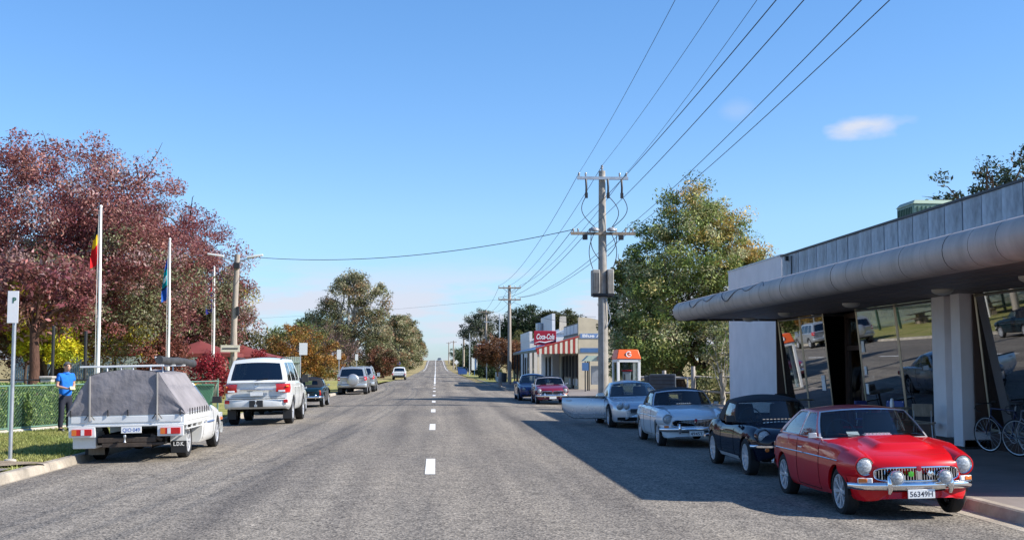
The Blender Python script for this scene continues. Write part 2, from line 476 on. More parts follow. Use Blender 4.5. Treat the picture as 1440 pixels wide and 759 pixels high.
# ------------------------------------------------------------------ mesh helpers
class MB:
    def __init__(self):
        self.v = []
        self.f = []
        self.m = []

    def add(self, vs_, fs, mi=0):
        o = len(self.v)
        self.v += [tuple(p) for p in vs_]
        self.f += [tuple(i + o for i in f) for f in fs]
        self.m += [mi] * len(fs)
        return self

    def box(self, c, s, rot=None, mi=0, taper=(1, 1)):
        hx, hy, hz = s[0] / 2, s[1] / 2, s[2] / 2
        pts = []
        for z in (-1, 1):
            kx, ky = (taper if z > 0 else (1, 1))
            for y, x in ((-1, -1), (-1, 1), (1, 1), (1, -1)):
                pts.append(Vector((x * hx * kx, y * hy * ky, z * hz)))
        if rot:
            e = Euler(rot).to_matrix()
            pts = [e @ p for p in pts]
        pts = [(p.x + c[0], p.y + c[1], p.z + c[2]) for p in pts]
        return self.add(pts, [(0, 3, 2, 1), (4, 5, 6, 7), (0, 1, 5, 4), (1, 2, 6, 5), (2, 3, 7, 6), (3, 0, 4, 7)], mi)

    def tube(self, pts, r, n=8, mi=0, cap=True, closed=False):
        P = [Vector(p) for p in pts]
        k = len(P)
        rs = r if isinstance(r, (list, tuple)) else [r] * k
        rings = []
        up = None
        for i in range(k):
            if closed:
                d = P[(i + 1) % k] - P[i - 1]
            else:
                d = P[min(i + 1, k - 1)] - P[max(i - 1, 0)]
            if d.length < 1e-9:
                d = Vector((0, 0, 1))
            d.normalize()
            if up is None:
                up = Vector((0, 0, 1)) if abs(d.z) < 0.9 else Vector((1, 0, 0))
            a = up - d * up.dot(d)
            if a.length < 1e-6:
                a = Vector((1, 0, 0)) - d * d.x
            a.normalize()
            up = a
            b = d.cross(a)
            rings.append([P[i] + (a * math.cos(2 * math.pi * j / n) + b * math.sin(2 * math.pi * j / n)) * rs[i] for j in range(n)])
        vs_ = [p for rg in rings for p in rg]
        fs = []
        for i in range(k if closed else k - 1):
            i2 = (i + 1) % k
            for j in range(n):
                j2 = (j + 1) % n
                fs.append((i * n + j, i * n + j2, i2 * n + j2, i2 * n + j))
        if cap and not closed:
            fs.append(tuple(range(n - 1, -1, -1)))
            fs.append(tuple((k - 1) * n + j for j in range(n)))
        return self.add(vs_, fs, mi)

    def lathe(self, prof, axis='z', c=(0, 0, 0), n=24, mi=0, a0=0, a1=2 * math.pi):
        full = abs(a1 - a0 - 2 * math.pi) < 1e-6
        cnt = n if full else n + 1
        vs_ = []
        for j in range(cnt):
            a = a0 + (a1 - a0) * j / n
            ca, sa = math.cos(a), math.sin(a)
            for (r, h) in prof:
                if axis == 'z':
                    p = (r * ca, r * sa, h)
                elif axis == 'x':
                    p = (h, r * ca, r * sa)
                else:
                    p = (r * sa, h, r * ca)
                vs_.append((p[0] + c[0], p[1] + c[1], p[2] + c[2]))
        k = len(prof)
        fs = []
        for j in range(n):
            j2 = (j + 1) % cnt
            for i in range(k - 1):
                fs.append((j * k + i, j2 * k + i, j2 * k + i + 1, j * k + i + 1))
        return self.add(vs_, fs, mi)

    def grid(self, A, mi=0, wrap=False):
        n, m_ = len(A), len(A[0])
        vs_ = [p for row in A for p in row]
        fs = []
        for i in range(n - 1):
            for j in range(m_ - 1):
                fs.append((i * m_ + j, (i + 1) * m_ + j, (i + 1) * m_ + j + 1, i * m_ + j + 1))
        return self.add(vs_, fs, mi)

    def surf(self, P, u0, u1, v0, v1, n=6, m_=6, mi=0):
        return self.grid([[P(u0 + (u1 - u0) * i / n, v0 + (v1 - v0) * j / m_) for j in range(m_ + 1)] for i in range(n + 1)], mi)

    def prism(self, poly, a, b, axis='y', mi=0):
        """extrude a 2D polygon between a and b on an axis; poly coords are the other two axes in order"""
        def mk(p, t):
            return {'y': (p[0], t, p[1]), 'x': (t, p[0], p[1]), 'z': (p[0], p[1], t)}[axis]
        k = len(poly)
        vs_ = [mk(p, a) for p in poly] + [mk(p, b) for p in poly]
        fs = [tuple(range(k - 1, -1, -1)), tuple(range(k, 2 * k))]
        fs += [(i, (i + 1) % k, k + (i + 1) % k, k + i) for i in range(k)]
        return self.add(vs_, fs, mi)

    def build(self, name, mats, parent=None, smooth=35, bevel=0, loc=None, rot=None, fix=True):
        me = bpy.data.meshes.new(name)
        me.from_pydata(self.v, [], self.f)
        ml = mats if isinstance(mats, (list, tuple)) else [mats]
        for m_ in ml:
            me.materials.append(M[m_] if isinstance(m_, str) else m_)
        if len(ml) > 1:
            me.polygons.foreach_set('material_index', self.m)
        if fix:
            bm = bmesh.new()
            bm.from_mesh(me)
            bmesh.ops.recalc_face_normals(bm, faces=bm.faces)
            bm.to_mesh(me)
            bm.free()
        if smooth:
            me.polygons.foreach_set('use_smooth', [True] * len(me.polygons))
            me.set_sharp_from_angle(angle=R(smooth))
        me.update()
        o = bpy.data.objects.new(name, me)
        COL.objects.link(o)
        if parent:
            o.parent = parent
        if loc:
            o.location = loc
        if rot:
            o.rotation_euler = rot
        if bevel:
            b = o.modifiers.new('bevel', 'BEVEL')
            b.width = bevel
            b.segments = 2
            b.limit_method = 'ANGLE'
        return o


def tag(o, label=None, cat=None, group=None, kind=None):
    if label:
        o['label'] = label
    if cat:
        o['category'] = cat
    if group:
        o['group'] = group
    if kind:
        o['kind'] = kind
    return o


def thing(name, loc, rz=0, label=None, cat=None, group=None):
    o = bpy.data.objects.new(name, None)
    o.empty_display_size = 0.2
    COL.objects.link(o)
    o.location = loc
    o.rotation_euler = (0, 0, rz)
    return tag(o, label, cat, group)


def dup(o, loc, rz=None, label=None):
    c = o.copy()
    COL.objects.link(c)
    c.location = loc
    if rz is not None:
        c.rotation_euler = (0, 0, rz)
    if label:
        c['label'] = label
    for ch in list(o.children):
        d = ch.copy()
        COL.objects.link(d)
        d.parent = c
        for g in list(ch.children):
            e = g.copy()
            COL.objects.link(e)
            e.parent = d
    return c


def text(name, s, size, loc, rot, m_, parent=None, shear=0.0, extrude=0.002, width=None, bold=0.0):
    cu = bpy.data.curves.new(name, 'FONT')
    cu.body = s
    cu.size = size
    cu.shear = shear
    cu.extrude = extrude
    cu.offset = bold
    cu.align_x = 'CENTER'
    cu.align_y = 'CENTER'
    cu.resolution_u = 3
    to = bpy.data.objects.new(name, cu)
    COL.objects.link(to)
    dg = bpy.context.evaluated_depsgraph_get()
    me = bpy.data.meshes.new_from_object(to.evaluated_get(dg))
    bpy.data.objects.remove(to)
    bpy.data.curves.remove(cu)
    me.materials.clear()
    me.materials.append(M[m_] if isinstance(m_, str) else m_)
    if width and len(me.vertices):
        xs = [v.co.x for v in me.vertices]
        k = width / max(1e-6, max(xs) - min(xs))
        for v in me.vertices:
            v.co.x *= k
    o = bpy.data.objects.new(name, me)
    COL.objects.link(o)
    o.location = loc
    o.rotation_euler = rot
    if parent:
        o.parent = parent
    return o


def hermite(xs, ys):
    """smooth monotone-ish interpolation through (xs increasing, ys)"""
    xs = list(xs)
    ys = list(ys)
    n = len(xs)
    d = [(ys[i + 1] - ys[i]) / (xs[i + 1] - xs[i]) for i in range(n - 1)]
    mm = [d[0]] + [0 if d[i - 1] * d[i] <= 0 else 2 * d[i - 1] * d[i] / (d[i - 1] + d[i]) for i in range(1, n - 1)] + [d[-1]]

    def f(x):
        x = min(max(x, xs[0]), xs[-1])
        i = 0
        while i < n - 2 and x > xs[i + 1]:
            i += 1
        h = xs[i + 1] - xs[i]
        t = (x - xs[i]) / h
        return ((2 * t ** 3 - 3 * t ** 2 + 1) * ys[i] + (t ** 3 - 2 * t ** 2 + t) * h * mm[i]
                + (-2 * t ** 3 + 3 * t ** 2) * ys[i + 1] + (t ** 3 - t ** 2) * h * mm[i + 1])
    return f


def catmull(P, n):
    out = []
    k = len(P)
    for i in range(k - 1):
        p0, p1, p2, p3 = P[max(i - 1, 0)], P[i], P[i + 1], P[min(i + 2, k - 1)]
        for s in range(n):
            t = s / n
            out.append(tuple(0.5 * (2 * b + (c - a) * t + (2 * a - 5 * b + 4 * c - d) * t * t + (3 * b - a - 3 * c + d) * t ** 3)
                             for a, b, c, d in zip(p0, p1, p2, p3)))
    out.append(tuple(P[-1]))
    return out


# ------------------------------------------------------------------ terrain, road, paths
_T = hermite([-100, 0, 120, 250, 390, 480, 570, 640, 800, 1500, 3000], [0, 0, 0, 0.02, 0.35, 1.7, 3.6, 4.2, -2, -40, -60])


def T(y):
    return _T(y)


_WL = hermite([-60, 45, 75, 109, 150, 200, 3000], [6.6, 6.6, 5.95, 5.25, 4.7, 4.3, 4.3])
_WR = hermite([-60, 78, 90, 140, 200, 3000], [6.7, 6.7, 5.1, 4.8, 4.3, 4.3])


def gz(x, y):
    return T(y) - 0.02 * max(0.0, min(abs(x), 6.7) - 0.5)


def terrain():
    ys = [-90, -40, 0, 10, 17, 18.2, 18.6, 20, 40, 60, 80, 100, 120, 150, 200, 250] + list(range(300, 860, 20)) + [900, 1000, 1200, 1500, 2200, 3000]
    xs = [-900, -400, -150, -60, -30, -16, -12, -10, -8.6, -7.4, -6.87, -6.84, -5.2, 0, 5.2, 6.88, 6.96, 7.4, 10, 16, 30, 60, 150, 400, 900]
    b = MB()
    rows = []
    for y in ys:
        row = []
        for x in xs:
            z = T(y)
            wl, wr = _WL(y) + 0.25, _WR(y) + 0.2
            if y < 18.4:
                wl = 11
            if -wl - 0.01 < x < wr + 0.05:
                z -= 0.35
            elif abs(x) > 60:
                z += 0.004 * (abs(x) - 60) * (0.5 + 0.5 * math.sin(x * 0.013 + y * 0.004))
            row.append((x, y, z))
        rows.append(row)
    b.grid(rows)
    o = b.build('ground', 'terrain', smooth=0)
    tag(o, kind='structure')


terrain()


def strip(name, m_, f0, f1, y0, y1, dy, nx, zf, kind='structure', parent=None):
    b = MB()
    n = max(1, int(round((y1 - y0) / dy)))
    rows = []
    for i in range(n + 1):
        y = y0 + (y1 - y0) * i / n
        a, c = f0(y), f1(y)
        rows.append([(a + (c - a) * j / nx, y, zf(a + (c - a) * j / nx, y)) for j in range(nx + 1)])
    b.grid(rows)
    o = b.build(name, m_, smooth=0, parent=parent)
    if kind and not parent:
        tag(o, kind=kind)
    return o


road = strip('road', 'asphalt', lambda y: -_WL(y), lambda y: _WR(y), -60, 1100, 4, 12, gz)
# side street mouth on the left
b = MB()
b.grid([[(-6.6, y, -0.122), (-9, y, -0.06), (-14, y, 0.02), (-60, y, 0.05)] for y in (-60, 0, 10, 17.0)])
b.grid([[(-6.6, 17.0, -0.122), (-6.6, 18.2, -0.122)], [(-7.6, 17.0, -0.0965), (-7.6, 17.6, -0.0965)], [(-9, 17.0, -0.06), (-9, 17.2, -0.06)]])
tag(b.build('side_street', 'asphalt', smooth=0), kind='structure')

# painted centre dashes, far lines
b0 = None
dashes = [(18.9, 22.0), (31.7, 34.9), (43.6, 46.5), (55.0, 57.6), (66.2, 68.8), (77.0, 79.6), (88.0, 90.6), (99.5, 102.0)]
for (a, c) in dashes:
    bb = MB()
    bb.grid([[(x, y, gz(x, y) + 0.004) for x in (-0.16, 0.0)] for y in (a, (a + c) / 2, c)])
    bb.build('centre_line_dash', 'line', parent=road, smooth=0)
bb = MB()
bb.grid([[(x, y, gz(x, y) + 0.006) for x in (-0.16, 0.0)] for y in np.linspace(108, 640, 60)])
bb.build('centre_line', 'line', parent=road, smooth=0)
for s in (-1, 1):
    bb = MB()
    bb.grid([[(s * 3.35 + x, y, gz(3.4, y) + 0.006) for x in (-0.08, 0.08)] for y in np.linspace(330, 640, 40)])
    bb.build('edge_line', 'line', parent=road, smooth=0)


def kerb(name, f, y0, y1, step, side):
    par = thing(name, (0, 0, 0))
    par['kind'] = 'structure'
    y = y0
    while y < y1 - 0.01:
        ya, yb = y, min(y + step, y1)
        bb = MB()
        g_ = -.30 if side > 0 else -.06
        prof = [(g_, 0.006), (-0.02, 0.004), (0.02, 0.125), (0.05, 0.142), (0.17, 0.142), (0.17, -0.2), (g_, -0.2)]
        zt = T((ya + yb) / 2) - 0.122
        def pos(p, yy):
            return (side * (f(yy) + p[0]), yy, p[1] + zt + random.uniform(0, 0.002))
        k = len(prof)
        A = [pos(p, ya + 0.006) for p in prof]
        B = [pos(p, yb - 0.006) for p in prof]
        bb.add(A + B, [tuple(range(k)), tuple(range(2 * k - 1, k - 1, -1))] + [(i, (i + 1) % k, k + (i + 1) % k, k + i) for i in range(k)])
        bb.build('kerb_block', 'kerb', parent=par, smooth=25)
        y += step
    return par


kerb('kerb_left', _WL, 18.3, 110, 3.0, -1)
kerb('kerb_right', _WR, -6, 140, 3.0, 1)
# left verge, dirt and concrete pad
strip('verge_left', 'grass', lambda y: -24 if y > 30 else -14, lambda y: -_WL(y) - 0.16, 18.3, 130, 4, 6, lambda x, y: T(y) + 0.012 + 0.02 * math.sin(x * 1.3) * math.sin(y * 0.7))
strip('concrete_pad', 'concrete_path', lambda y: -9.5, lambda y: -6.78, 18.65, 19.9, 1.25, 2, lambda x, y: T(y) + 0.045)
b = MB()
pts = []
for i in range(24):
    a = 2 * math.pi * i / 24
    r = 1 + 0.22 * math.sin(3 * a + 1) + 0.12 * math.sin(7 * a)
    pts.append((-7.75 + 0.95 * r * math.cos(a), 20.75 + 0.8 * r * math.sin(a), 0.052))
b.add(pts + [(-7.75, 20.75, 0.07)], [(i, (i + 1) % 24, 24) for i in range(24)])
tag(b.build('dirt_patch', 'dirt', smooth=60), kind='structure')
b = MB()
pts = []
for i in range(24):
    a = 2 * math.pi * i / 24
    r = 1 + 0.3 * math.sin(3 * a + 2) + 0.14 * math.sin(8 * a)
    pts.append((-6.15 + 0.42 * r * math.cos(a), 14.9 + 1.0 * r * math.sin(a), gz(-6.15, 15) + 0.004 - 0.02 * 0.42 * r * math.cos(a) * -1))
b.add(pts + [(-6.15, 14.9, gz(-6.15, 15) + 0.012)], [(i, (i + 1) % 24, 24) for i in range(24)])
tag(b.build('gravel_patch', 'dirt', smooth=60), kind='structure')
# right footpath
strip('footpath', 'concrete_path', lambda y: _WR(y) + 0.175, lambda y: 11.4 if y < 46 else 11.9, -6, 118, 4, 3, lambda x, y: T(y) + 0.018 + 0.008 * (x - 6.7))
strip('verge_right', 'grass', lambda y: _WR(y) + 0.19, lambda y: 9.5, 118, 260, 6, 3, lambda x, y: T(y) + 0.015)
strip('verge_roadside', 'grass', lambda y: -9.0, lambda y: -_WL(y) + 0.02, 130, 330, 6, 3, lambda x, y: T(y) - 0.075 + 0.02 * min(4, (abs(x) - 4.3)))
FP = 0.04   # footpath level


# ------------------------------------------------------------------ vegetation
def leaves_mesh(name, C, size, cols, m_, parent, up=0.35, aspect=0.55, kind=None):
    """C: (n,3) leaf centres, size: (n,), cols: (n,3)"""
    n = len(C)
    nrm = rng.normal(size=(n, 3))
    nrm[:, 2] += up * 2
    nrm /= np.linalg.norm(nrm, axis=1)[:, None] + 1e-9
    t = rng.normal(size=(n, 3))
    t -= nrm * (t * nrm).sum(1)[:, None]
    t /= np.linalg.norm(t, axis=1)[:, None] + 1e-9
    bvec = np.cross(nrm, t)
    s = size[:, None]
    fold = nrm * s * 0.18
    V = np.empty((n, 4, 3))
    V[:, 0] = C - t * s
    V[:, 1] = C + bvec * s * aspect + fold
    V[:, 2] = C + t * s
    V[:, 3] = C - bvec * s * aspect + fold
    me = bpy.data.meshes.new(name)
    me.vertices.add(n * 4)
    me.vertices.foreach_set('co', V.reshape(-1))
    me.loops.add(n * 4)
    me.loops.foreach_set('vertex_index', np.arange(n * 4, dtype=np.int32))
    me.polygons.add(n)
    me.polygons.foreach_set('loop_start', np.arange(0, n * 4, 4, dtype=np.int32))
    me.polygons.foreach_set('loop_total', np.full(n, 4, dtype=np.int32))
    a = me.attributes.new('Col', 'FLOAT_COLOR', 'POINT')
    cc = np.ones((n, 4, 4))
    cc[:, :, :3] = np.clip(cols, 0, 1)[:, None, :]
    a.data.foreach_set('color', cc.reshape(-1).astype(np.float32))
    me.materials.append(M[m_])
    me.update(calc_edges=True)
    o = bpy.data.objects.new(name, me)
    COL.objects.link(o)
    o.parent = parent
    if kind:
        o['kind'] = kind
    return o


def pick_cols(pos, pal, jitter=0.22):
    """pal: list of (colour, weight); one colour per position"""
    n = len(pos)
    w = np.array([p[1] for p in pal], float)
    w /= w.sum()
    idx = rng.choice(len(pal), n, p=w)
    return np.array([p[0] for p in pal])[idx]


def tree(name, x, y, blobs, pal, label, cat='tree', group=None, trunk_r=0.3, fork=1.6, n_cl=260, per=90, rc=0.75, leaf=0.13,
         bark='bark', leafm='leaf', limbs=18, trunks=1, tint=None, hollow=0.42, z0=None, droop=0.0, bare=0, aspect=0.42, trunk_top=None):
    """blobs: list of (dx,dy,z,rx,ry,rz,weight) crown lobes above the base"""
    base = Vector((x, y, (T(y) if z0 is None else z0) - 0.03))
    root = thing(name, base, 0, label, cat, group)
    w = np.array([b_[6] for b_ in blobs], float)
    w /= w.sum()
    which = rng.choice(len(blobs), n_cl, p=w)
    B = np.array([b_[:6] for b_ in blobs])[which]
    d = rng.normal(size=(n_cl, 3))
    d /= np.linalg.norm(d, axis=1)[:, None]
    rad = hollow + (1 - hollow) * rng.random(n_cl) ** 0.55
    CC = B[:, :3] + d * rad[:, None] * B[:, 3:6]
    CC[:, 2] = np.maximum(CC[:, 2], rc * 0.6)
    CC += rng.normal(size=CC.shape) * rc * 0.25
    # leaves about the cluster centres
    m_ = per
    idx = np.repeat(np.arange(n_cl), (rng.random(n_cl) * 0.9 * m_ + 0.55 * m_).astype(int))
    off = rng.normal(size=(len(idx), 3))
    off /= np.linalg.norm(off, axis=1)[:, None]
    off *= (rng.random(len(idx)) ** 0.45)[:, None] * rc * (0.65 + 0.7 * rng.random(n_cl))[idx][:, None]
    off[:, 2] *= 0.72
    off[:, 2] -= droop * (off[:, 0] ** 2 + off[:, 1] ** 2)
    P = CC[idx] + off
    ccol = pick_cols(CC, pal)
    if tint:
        ccol = tint(CC, ccol)
    lc = ccol[idx] * (1 + rng.normal(size=(len(idx), 1)) * 0.22) * (1 + rng.normal(size=(len(idx), 3)) * 0.07)
    sz = leaf * (0.45 + 1.15 * rng.random(len(idx)) ** 1.3)
    leaves_mesh('crown', P, sz, lc, leafm, root, aspect=aspect)
    # trunk and limbs
    tb = MB()
    forks = []
    for k in range(trunks):
        a = 2.1 * k + 0.6
        sp = 0.0 if trunks == 1 else 0.35
        top = Vector((sp * 2.2 * math.cos(a), sp * 2.2 * math.sin(a), fork if trunk_top is None else trunk_top))
        bs = Vector((sp * math.cos(a), sp * math.sin(a), -0.1))
        mid = (bs + top) / 2 + Vector((random.uniform(-.1, .1), random.uniform(-.1, .1), 0))
        tb.tube([bs, bs + Vector((0, 0, 0.25)), mid, top], [trunk_r * 1.35, trunk_r * 1.05, trunk_r * 0.92, trunk_r * 0.8], 10)
        forks.append(top)
    tb.build('trunk', bark, root, smooth=60)
    order = rng.permutation(n_cl)[:limbs]
    for q, i in enumerate(order):
        e = Vector(CC[i])
        s = forks[q % len(forks)]
        dl = (e - s).length
        m1 = s.lerp(e, 0.35) + Vector((random.uniform(-.08, .08) * dl, random.uniform(-.08, .08) * dl, 0.10 * dl))
        m2 = s.lerp(e, 0.7) + Vector((random.uniform(-.07, .07) * dl, random.uniform(-.07, .07) * dl, 0.08 * dl))
        r0 = trunk_r * random.uniform(0.32, 0.6)
        lb = MB()
        lb.tube(catmull([s - Vector((0, 0, 0.3)), m1, m2, e], 4), [r0 * (1 - 0.88 * t / 12) for t in range(13)], 6)
        # side twigs
        for j in range(3):
            t0 = random.uniform(0.45, 0.95)
            st = m1.lerp(e, t0)
            en = st + Vector((random.uniform(-1, 1), random.uniform(-1, 1), random.uniform(0.1, 0.9))) * dl * 0.22
            lb.tube([st, st.lerp(en, 0.5) + Vector((0, 0, 0.05 * dl)), en], [r0 * 0.3, r0 * 0.2, r0 * 0.06], 5)
        lb.build('limb', bark, root, smooth=60)
    if bare:
        tw = MB()
        for j in range(bare):
            i = rng.integers(n_cl)
            s = Vector(CC[i])
            out = s - Vector((0, 0, B[:, 2].mean()))
            out.normalize()
            e = s + (out + Vector((random.uniform(-.4, .4), random.uniform(-.4, .4), 0.8))) * rc * random.uniform(0.5, 1.05)
            tw.tube([s, s.lerp(e, 0.5) + Vector((random.uniform(-.1, .1), 0, 0.05)), e], [0.028, 0.02, 0.008], 4)
        tw.build('twigs', bark, root, smooth=60)['kind'] = 'stuff'
    return root


def shrub(name, x, y, r, h, pal, label, cat='shrub', group=None, n_cl=60, per=70, rc=0.35, leaf=0.07, stems=7, z0=None, leafm='leaf', top=1.0):
    base = Vector((x, y, (T(y) if z0 is None else z0) - 0.02))
    root = thing(name, base, 0, label, cat, group)
    d = rng.normal(size=(n_cl, 3))
    d /= np.linalg.norm(d, axis=1)[:, None]
    rad = 0.35 + 0.65 * rng.random(n_cl) ** 0.5
    CC = d * rad[:, None] * np.array([r, r, h * 0.48]) + np.array([0, 0, h * 0.5])
    taper = 1 - (1 - top) * np.clip(CC[:, 2] / h, 0, 1)
    CC[:, :2] *= taper[:, None]
    idx = np.repeat(np.arange(n_cl), per)
    off = rng.normal(size=(len(idx), 3))
    off /= np.linalg.norm(off, axis=1)[:, None]
    off *= (rng.random(len(idx)) ** 0.45)[:, None] * rc
    P = CC[idx] + off
    P[:, 2] = np.maximum(P[:, 2], 0.02)
    lc = pick_cols(CC, pal)[idx] * (1 + rng.normal(size=(len(idx), 1)) * 0.24)
    leaves_mesh('foliage', P, leaf * (0.6 + 0.8 * rng.random(len(idx))), lc, leafm, root)
    for k in range(stems):
        i = rng.integers(n_cl)
        e = Vector(CC[i])
        sb = MB()
        s = Vector((random.uniform(-.1, .1) * r, random.uniform(-.1, .1) * r, -0.02))
        sb.tube([s, s.lerp(e, 0.5) + Vector((0, 0, 0.08 * h)), e], [0.03 * h ** 0.5, 0.022 * h ** 0.5, 0.008], 5)
        sb.build('stem', 'bark', root, smooth=60)
    return root


# ------------------------------------------------------------------ vehicles: shared builders (local x right, y forward, z up)
class Body:
    def __init__(self, st, axles, Ra, zc, bow=(0.12, 0.1), lip=0.05, mod=None):
        st = sorted(st)
        ys = [s[0] for s in st]
        self.f = [hermite(ys, [s[k] for s in st]) for k in range(1, 7)]
        self.y0, self.y1 = ys[0], ys[-1]
        self.axles, self.Ra, self.zc, self.bow, self.lip, self.mod = axles, Ra, zc, bow, lip, mod
        self.wm = max(s[1] for s in st)

    def prof(self, y):
        W, ZB, ZM, ZS, ZC, ws = [g(y) for g in self.f]
        P = [(W * .91, ZB), (W * .972, ZB + .3 * (ZM - ZB)), (W, ZM), (W * .988, ZM + .6 * (ZS - ZM)), (W * ws, ZS),
             (W * (ws - .16), ZS + (ZC - ZS) * .3), (W * .42, ZS + (ZC - ZS) * .78), (0, ZC)]
        return catmull(P, 6)

    def yy(self, x, y):
        k = (x / self.wm) ** 2
        if y > 0:
            return y - self.bow[0] * k * (y / self.y1) ** 3
        return y + self.bow[1] * k * (y / self.y0) ** 3

    def arch(self, y):
        z = -1
        for a in self.axles:
            d = abs(y - a)
            if d < self.Ra:
                z = max(z, self.zc + math.sqrt(self.Ra ** 2 - d * d))
        return z

    def pt(self, x, y, z):
        if self.mod:
            z = self.mod(x, y, z)
        return (x, self.yy(x, y), z)

    def side(self, y, z, off=0.003, s=1):
        P = self.prof(y)
        for i in range(len(P) - 1):
            if P[i][1] <= z <= P[i + 1][1] or (i == 0 and z < P[0][1]):
                t = 0 if P[i + 1][1] == P[i][1] else max(0, (z - P[i][1]) / (P[i + 1][1] - P[i][1]))
                x = P[i][0] + (P[i + 1][0] - P[i][0]) * t
                return (s * (x + off), self.yy(x, y), z)
        x = P[24][0]
        return (s * (x + off), self.yy(x, y), z)

    def top(self, x, y, off=0.003):
        P = self.prof(y)
        a = abs(x)
        for i in range(len(P) - 1, 0, -1):
            if P[i][0] <= a <= P[i - 1][0]:
                t = (a - P[i][0]) / max(1e-6, P[i - 1][0] - P[i][0])
                z = P[i][1] + (P[i - 1][1] - P[i][1]) * t
                q = self.pt(x, y, z)
                return (q[0], q[1], q[2] + off)
        return self.pt(x, y, P[-1][1] + off)

    def mesh(self, n=64, m_=22):
        ys = list(np.linspace(self.y0, self.y1, n))
        for a in self.axles:
            for t in np.linspace(0, math.pi, 15):
                ys.append(a + self.Ra * 0.9995 * math.cos(t))
            ys += [a - self.Ra * 1.004, a + self.Ra * 1.004]
        for t in (0.01, 0.03, 0.06, 0.1):
            ys += [self.y0 + t, self.y1 - t]
        ys = sorted(set(round(float(y), 4) for y in ys if self.y0 - 1e-6 <= y <= self.y1 + 1e-6))
        rows = []
        for y in ys:
            P = self.prof(y)
            za = self.arch(y)
            if za > 0 and za > P[0][1]:
                k = next((i for i in range(len(P)) if P[i][1] > za), 20)
                a, b_ = P[k - 1], P[k]
                t = (za - a[1]) / max(1e-6, b_[1] - a[1])
                P = [(a[0] + (b_[0] - a[0]) * t, za)] + P[k:]
            L = [0]
            for i in range(1, len(P)):
                L.append(L[-1] + math.hypot(P[i][0] - P[i - 1][0], P[i][1] - P[i - 1][1]))
            Q = []
            for j in range(m_ + 1):
                s = L[-1] * j / m_
                i = 0
                while i < len(L) - 2 and L[i + 1] < s:
                    i += 1
                t = (s - L[i]) / max(1e-9, L[i + 1] - L[i])
                Q.append((P[i][0] + (P[i + 1][0] - P[i][0]) * t, P[i][1] + (P[i + 1][1] - P[i][1]) * t))
            Q = [(Q[0][0] - self.lip, Q[0][1])] + Q
            row = [self.pt(-x, y, z) for x, z in Q] + [self.pt(x, y, z) for x, z in reversed(Q[:-1])]
            rows.append(row)
        b = MB()
        b.grid(rows)
        k = len(rows[0])
        for i in (0, len(rows) - 1):
            c = np.mean(np.array(rows[i]), axis=0)
            o = len(b.v)
            b.v += [tuple(p) for p in rows[i]] + [tuple(c)]
            for j in range(k):
                b.f.append((o + j, o + (j + 1) % k, o + k))
                b.m.append(0)
        bmx = b
        return bmx


def weld_build(b, name, m_, parent, smooth=40):
    o = b.build(name, m_, parent, smooth=0, fix=False)
    bm = bmesh.new()
    bm.from_mesh(o.data)
    bmesh.ops.remove_doubles(bm, verts=bm.verts, dist=0.0005)
    bmesh.ops.recalc_face_normals(bm, faces=bm.faces)
    bm.to_mesh(o.data)
    bm.free()
    o.data.polygons.foreach_set('use_smooth', [True] * len(o.data.polygons))
    o.data.set_sharp_from_angle(angle=R(smooth))
    return o


def wheel(root, x, y, r, w, side, style='spoke', tyre_frac=0.71, rim_mat='alloy', steer=0.0):
    ri = r * tyre_frac
    hub = MB()
    hub.lathe([(0.0, -w * .3), (ri * .96, -w * .3), (ri * .96, -w * .1), (0.0, -w * .1)], 'x', n=20)
    o = hub.build('wheel', 'underbody', root, loc=(x, y, r), rot=(0, 0, steer), smooth=40)
    t = MB()
    h = w / 2
    t.lathe([(ri, -h * .85), (ri + .01, -h), (r - .035, -h), (r - .008, -h + .02), (r, -h + .045), (r, h - .045), (r - .008, h - .02),
             (r - .035, h), (ri + .01, h), (ri, h * .85)], 'x', n=32)
    for k in (-0.5, 0, 0.5):
        pass
    t.build('tyre', 'rubber', o, smooth=30)
    g = MB()
    s = side
    lip = [(ri, s * h * .78), (ri - .004, s * (h * .92)), (ri - .018, s * (h * .9)), (ri - .028, s * h * .35), (ri - .03, -s * h * .5)]
    g.lathe(lip, 'x', n=32)
    if style == 'spoke':
        ns, sw = 8, 0.038
    elif style == 'five':
        ns, sw = 5, 0.085
    elif style == 'wire':
        ns, sw = 20, 0.006
    else:
        ns, sw = 10, 0.058
    for k in range(ns):
        a = 2 * math.pi * k / ns
        d = Vector((0, math.cos(a), math.sin(a)))
        p = Vector((0, -math.sin(a), math.cos(a)))
        r0, r1 = ri * .2, ri - .02
        x0, x1 = s * h * .70, s * h * .62
        q = []
        for rr, xx, ww, dp in ((r0, x0, sw * .8, .02), (r1, x1 + s * .02, sw * 1.25, .02)):
            for (e, f_) in ((-1, 0), (1, 0), (1, 1), (-1, 1)):
                v = d * rr + p * e * ww / 2
                q.append((xx - s * dp * f_, v.y, v.z))
        g.add(q, [(0, 1, 2, 3), (4, 7, 6, 5), (0, 4, 5, 1), (1, 5, 6, 2), (2, 6, 7, 3), (3, 7, 4, 0)])
    g.lathe([(0.0, s * h * .75), (ri * .17, s * h * .72), (ri * .26, s * h * .60), (ri * .27, s * h * .2)], 'x', n=16)
    g.build('rim', rim_mat, o, smooth=35)
    return o


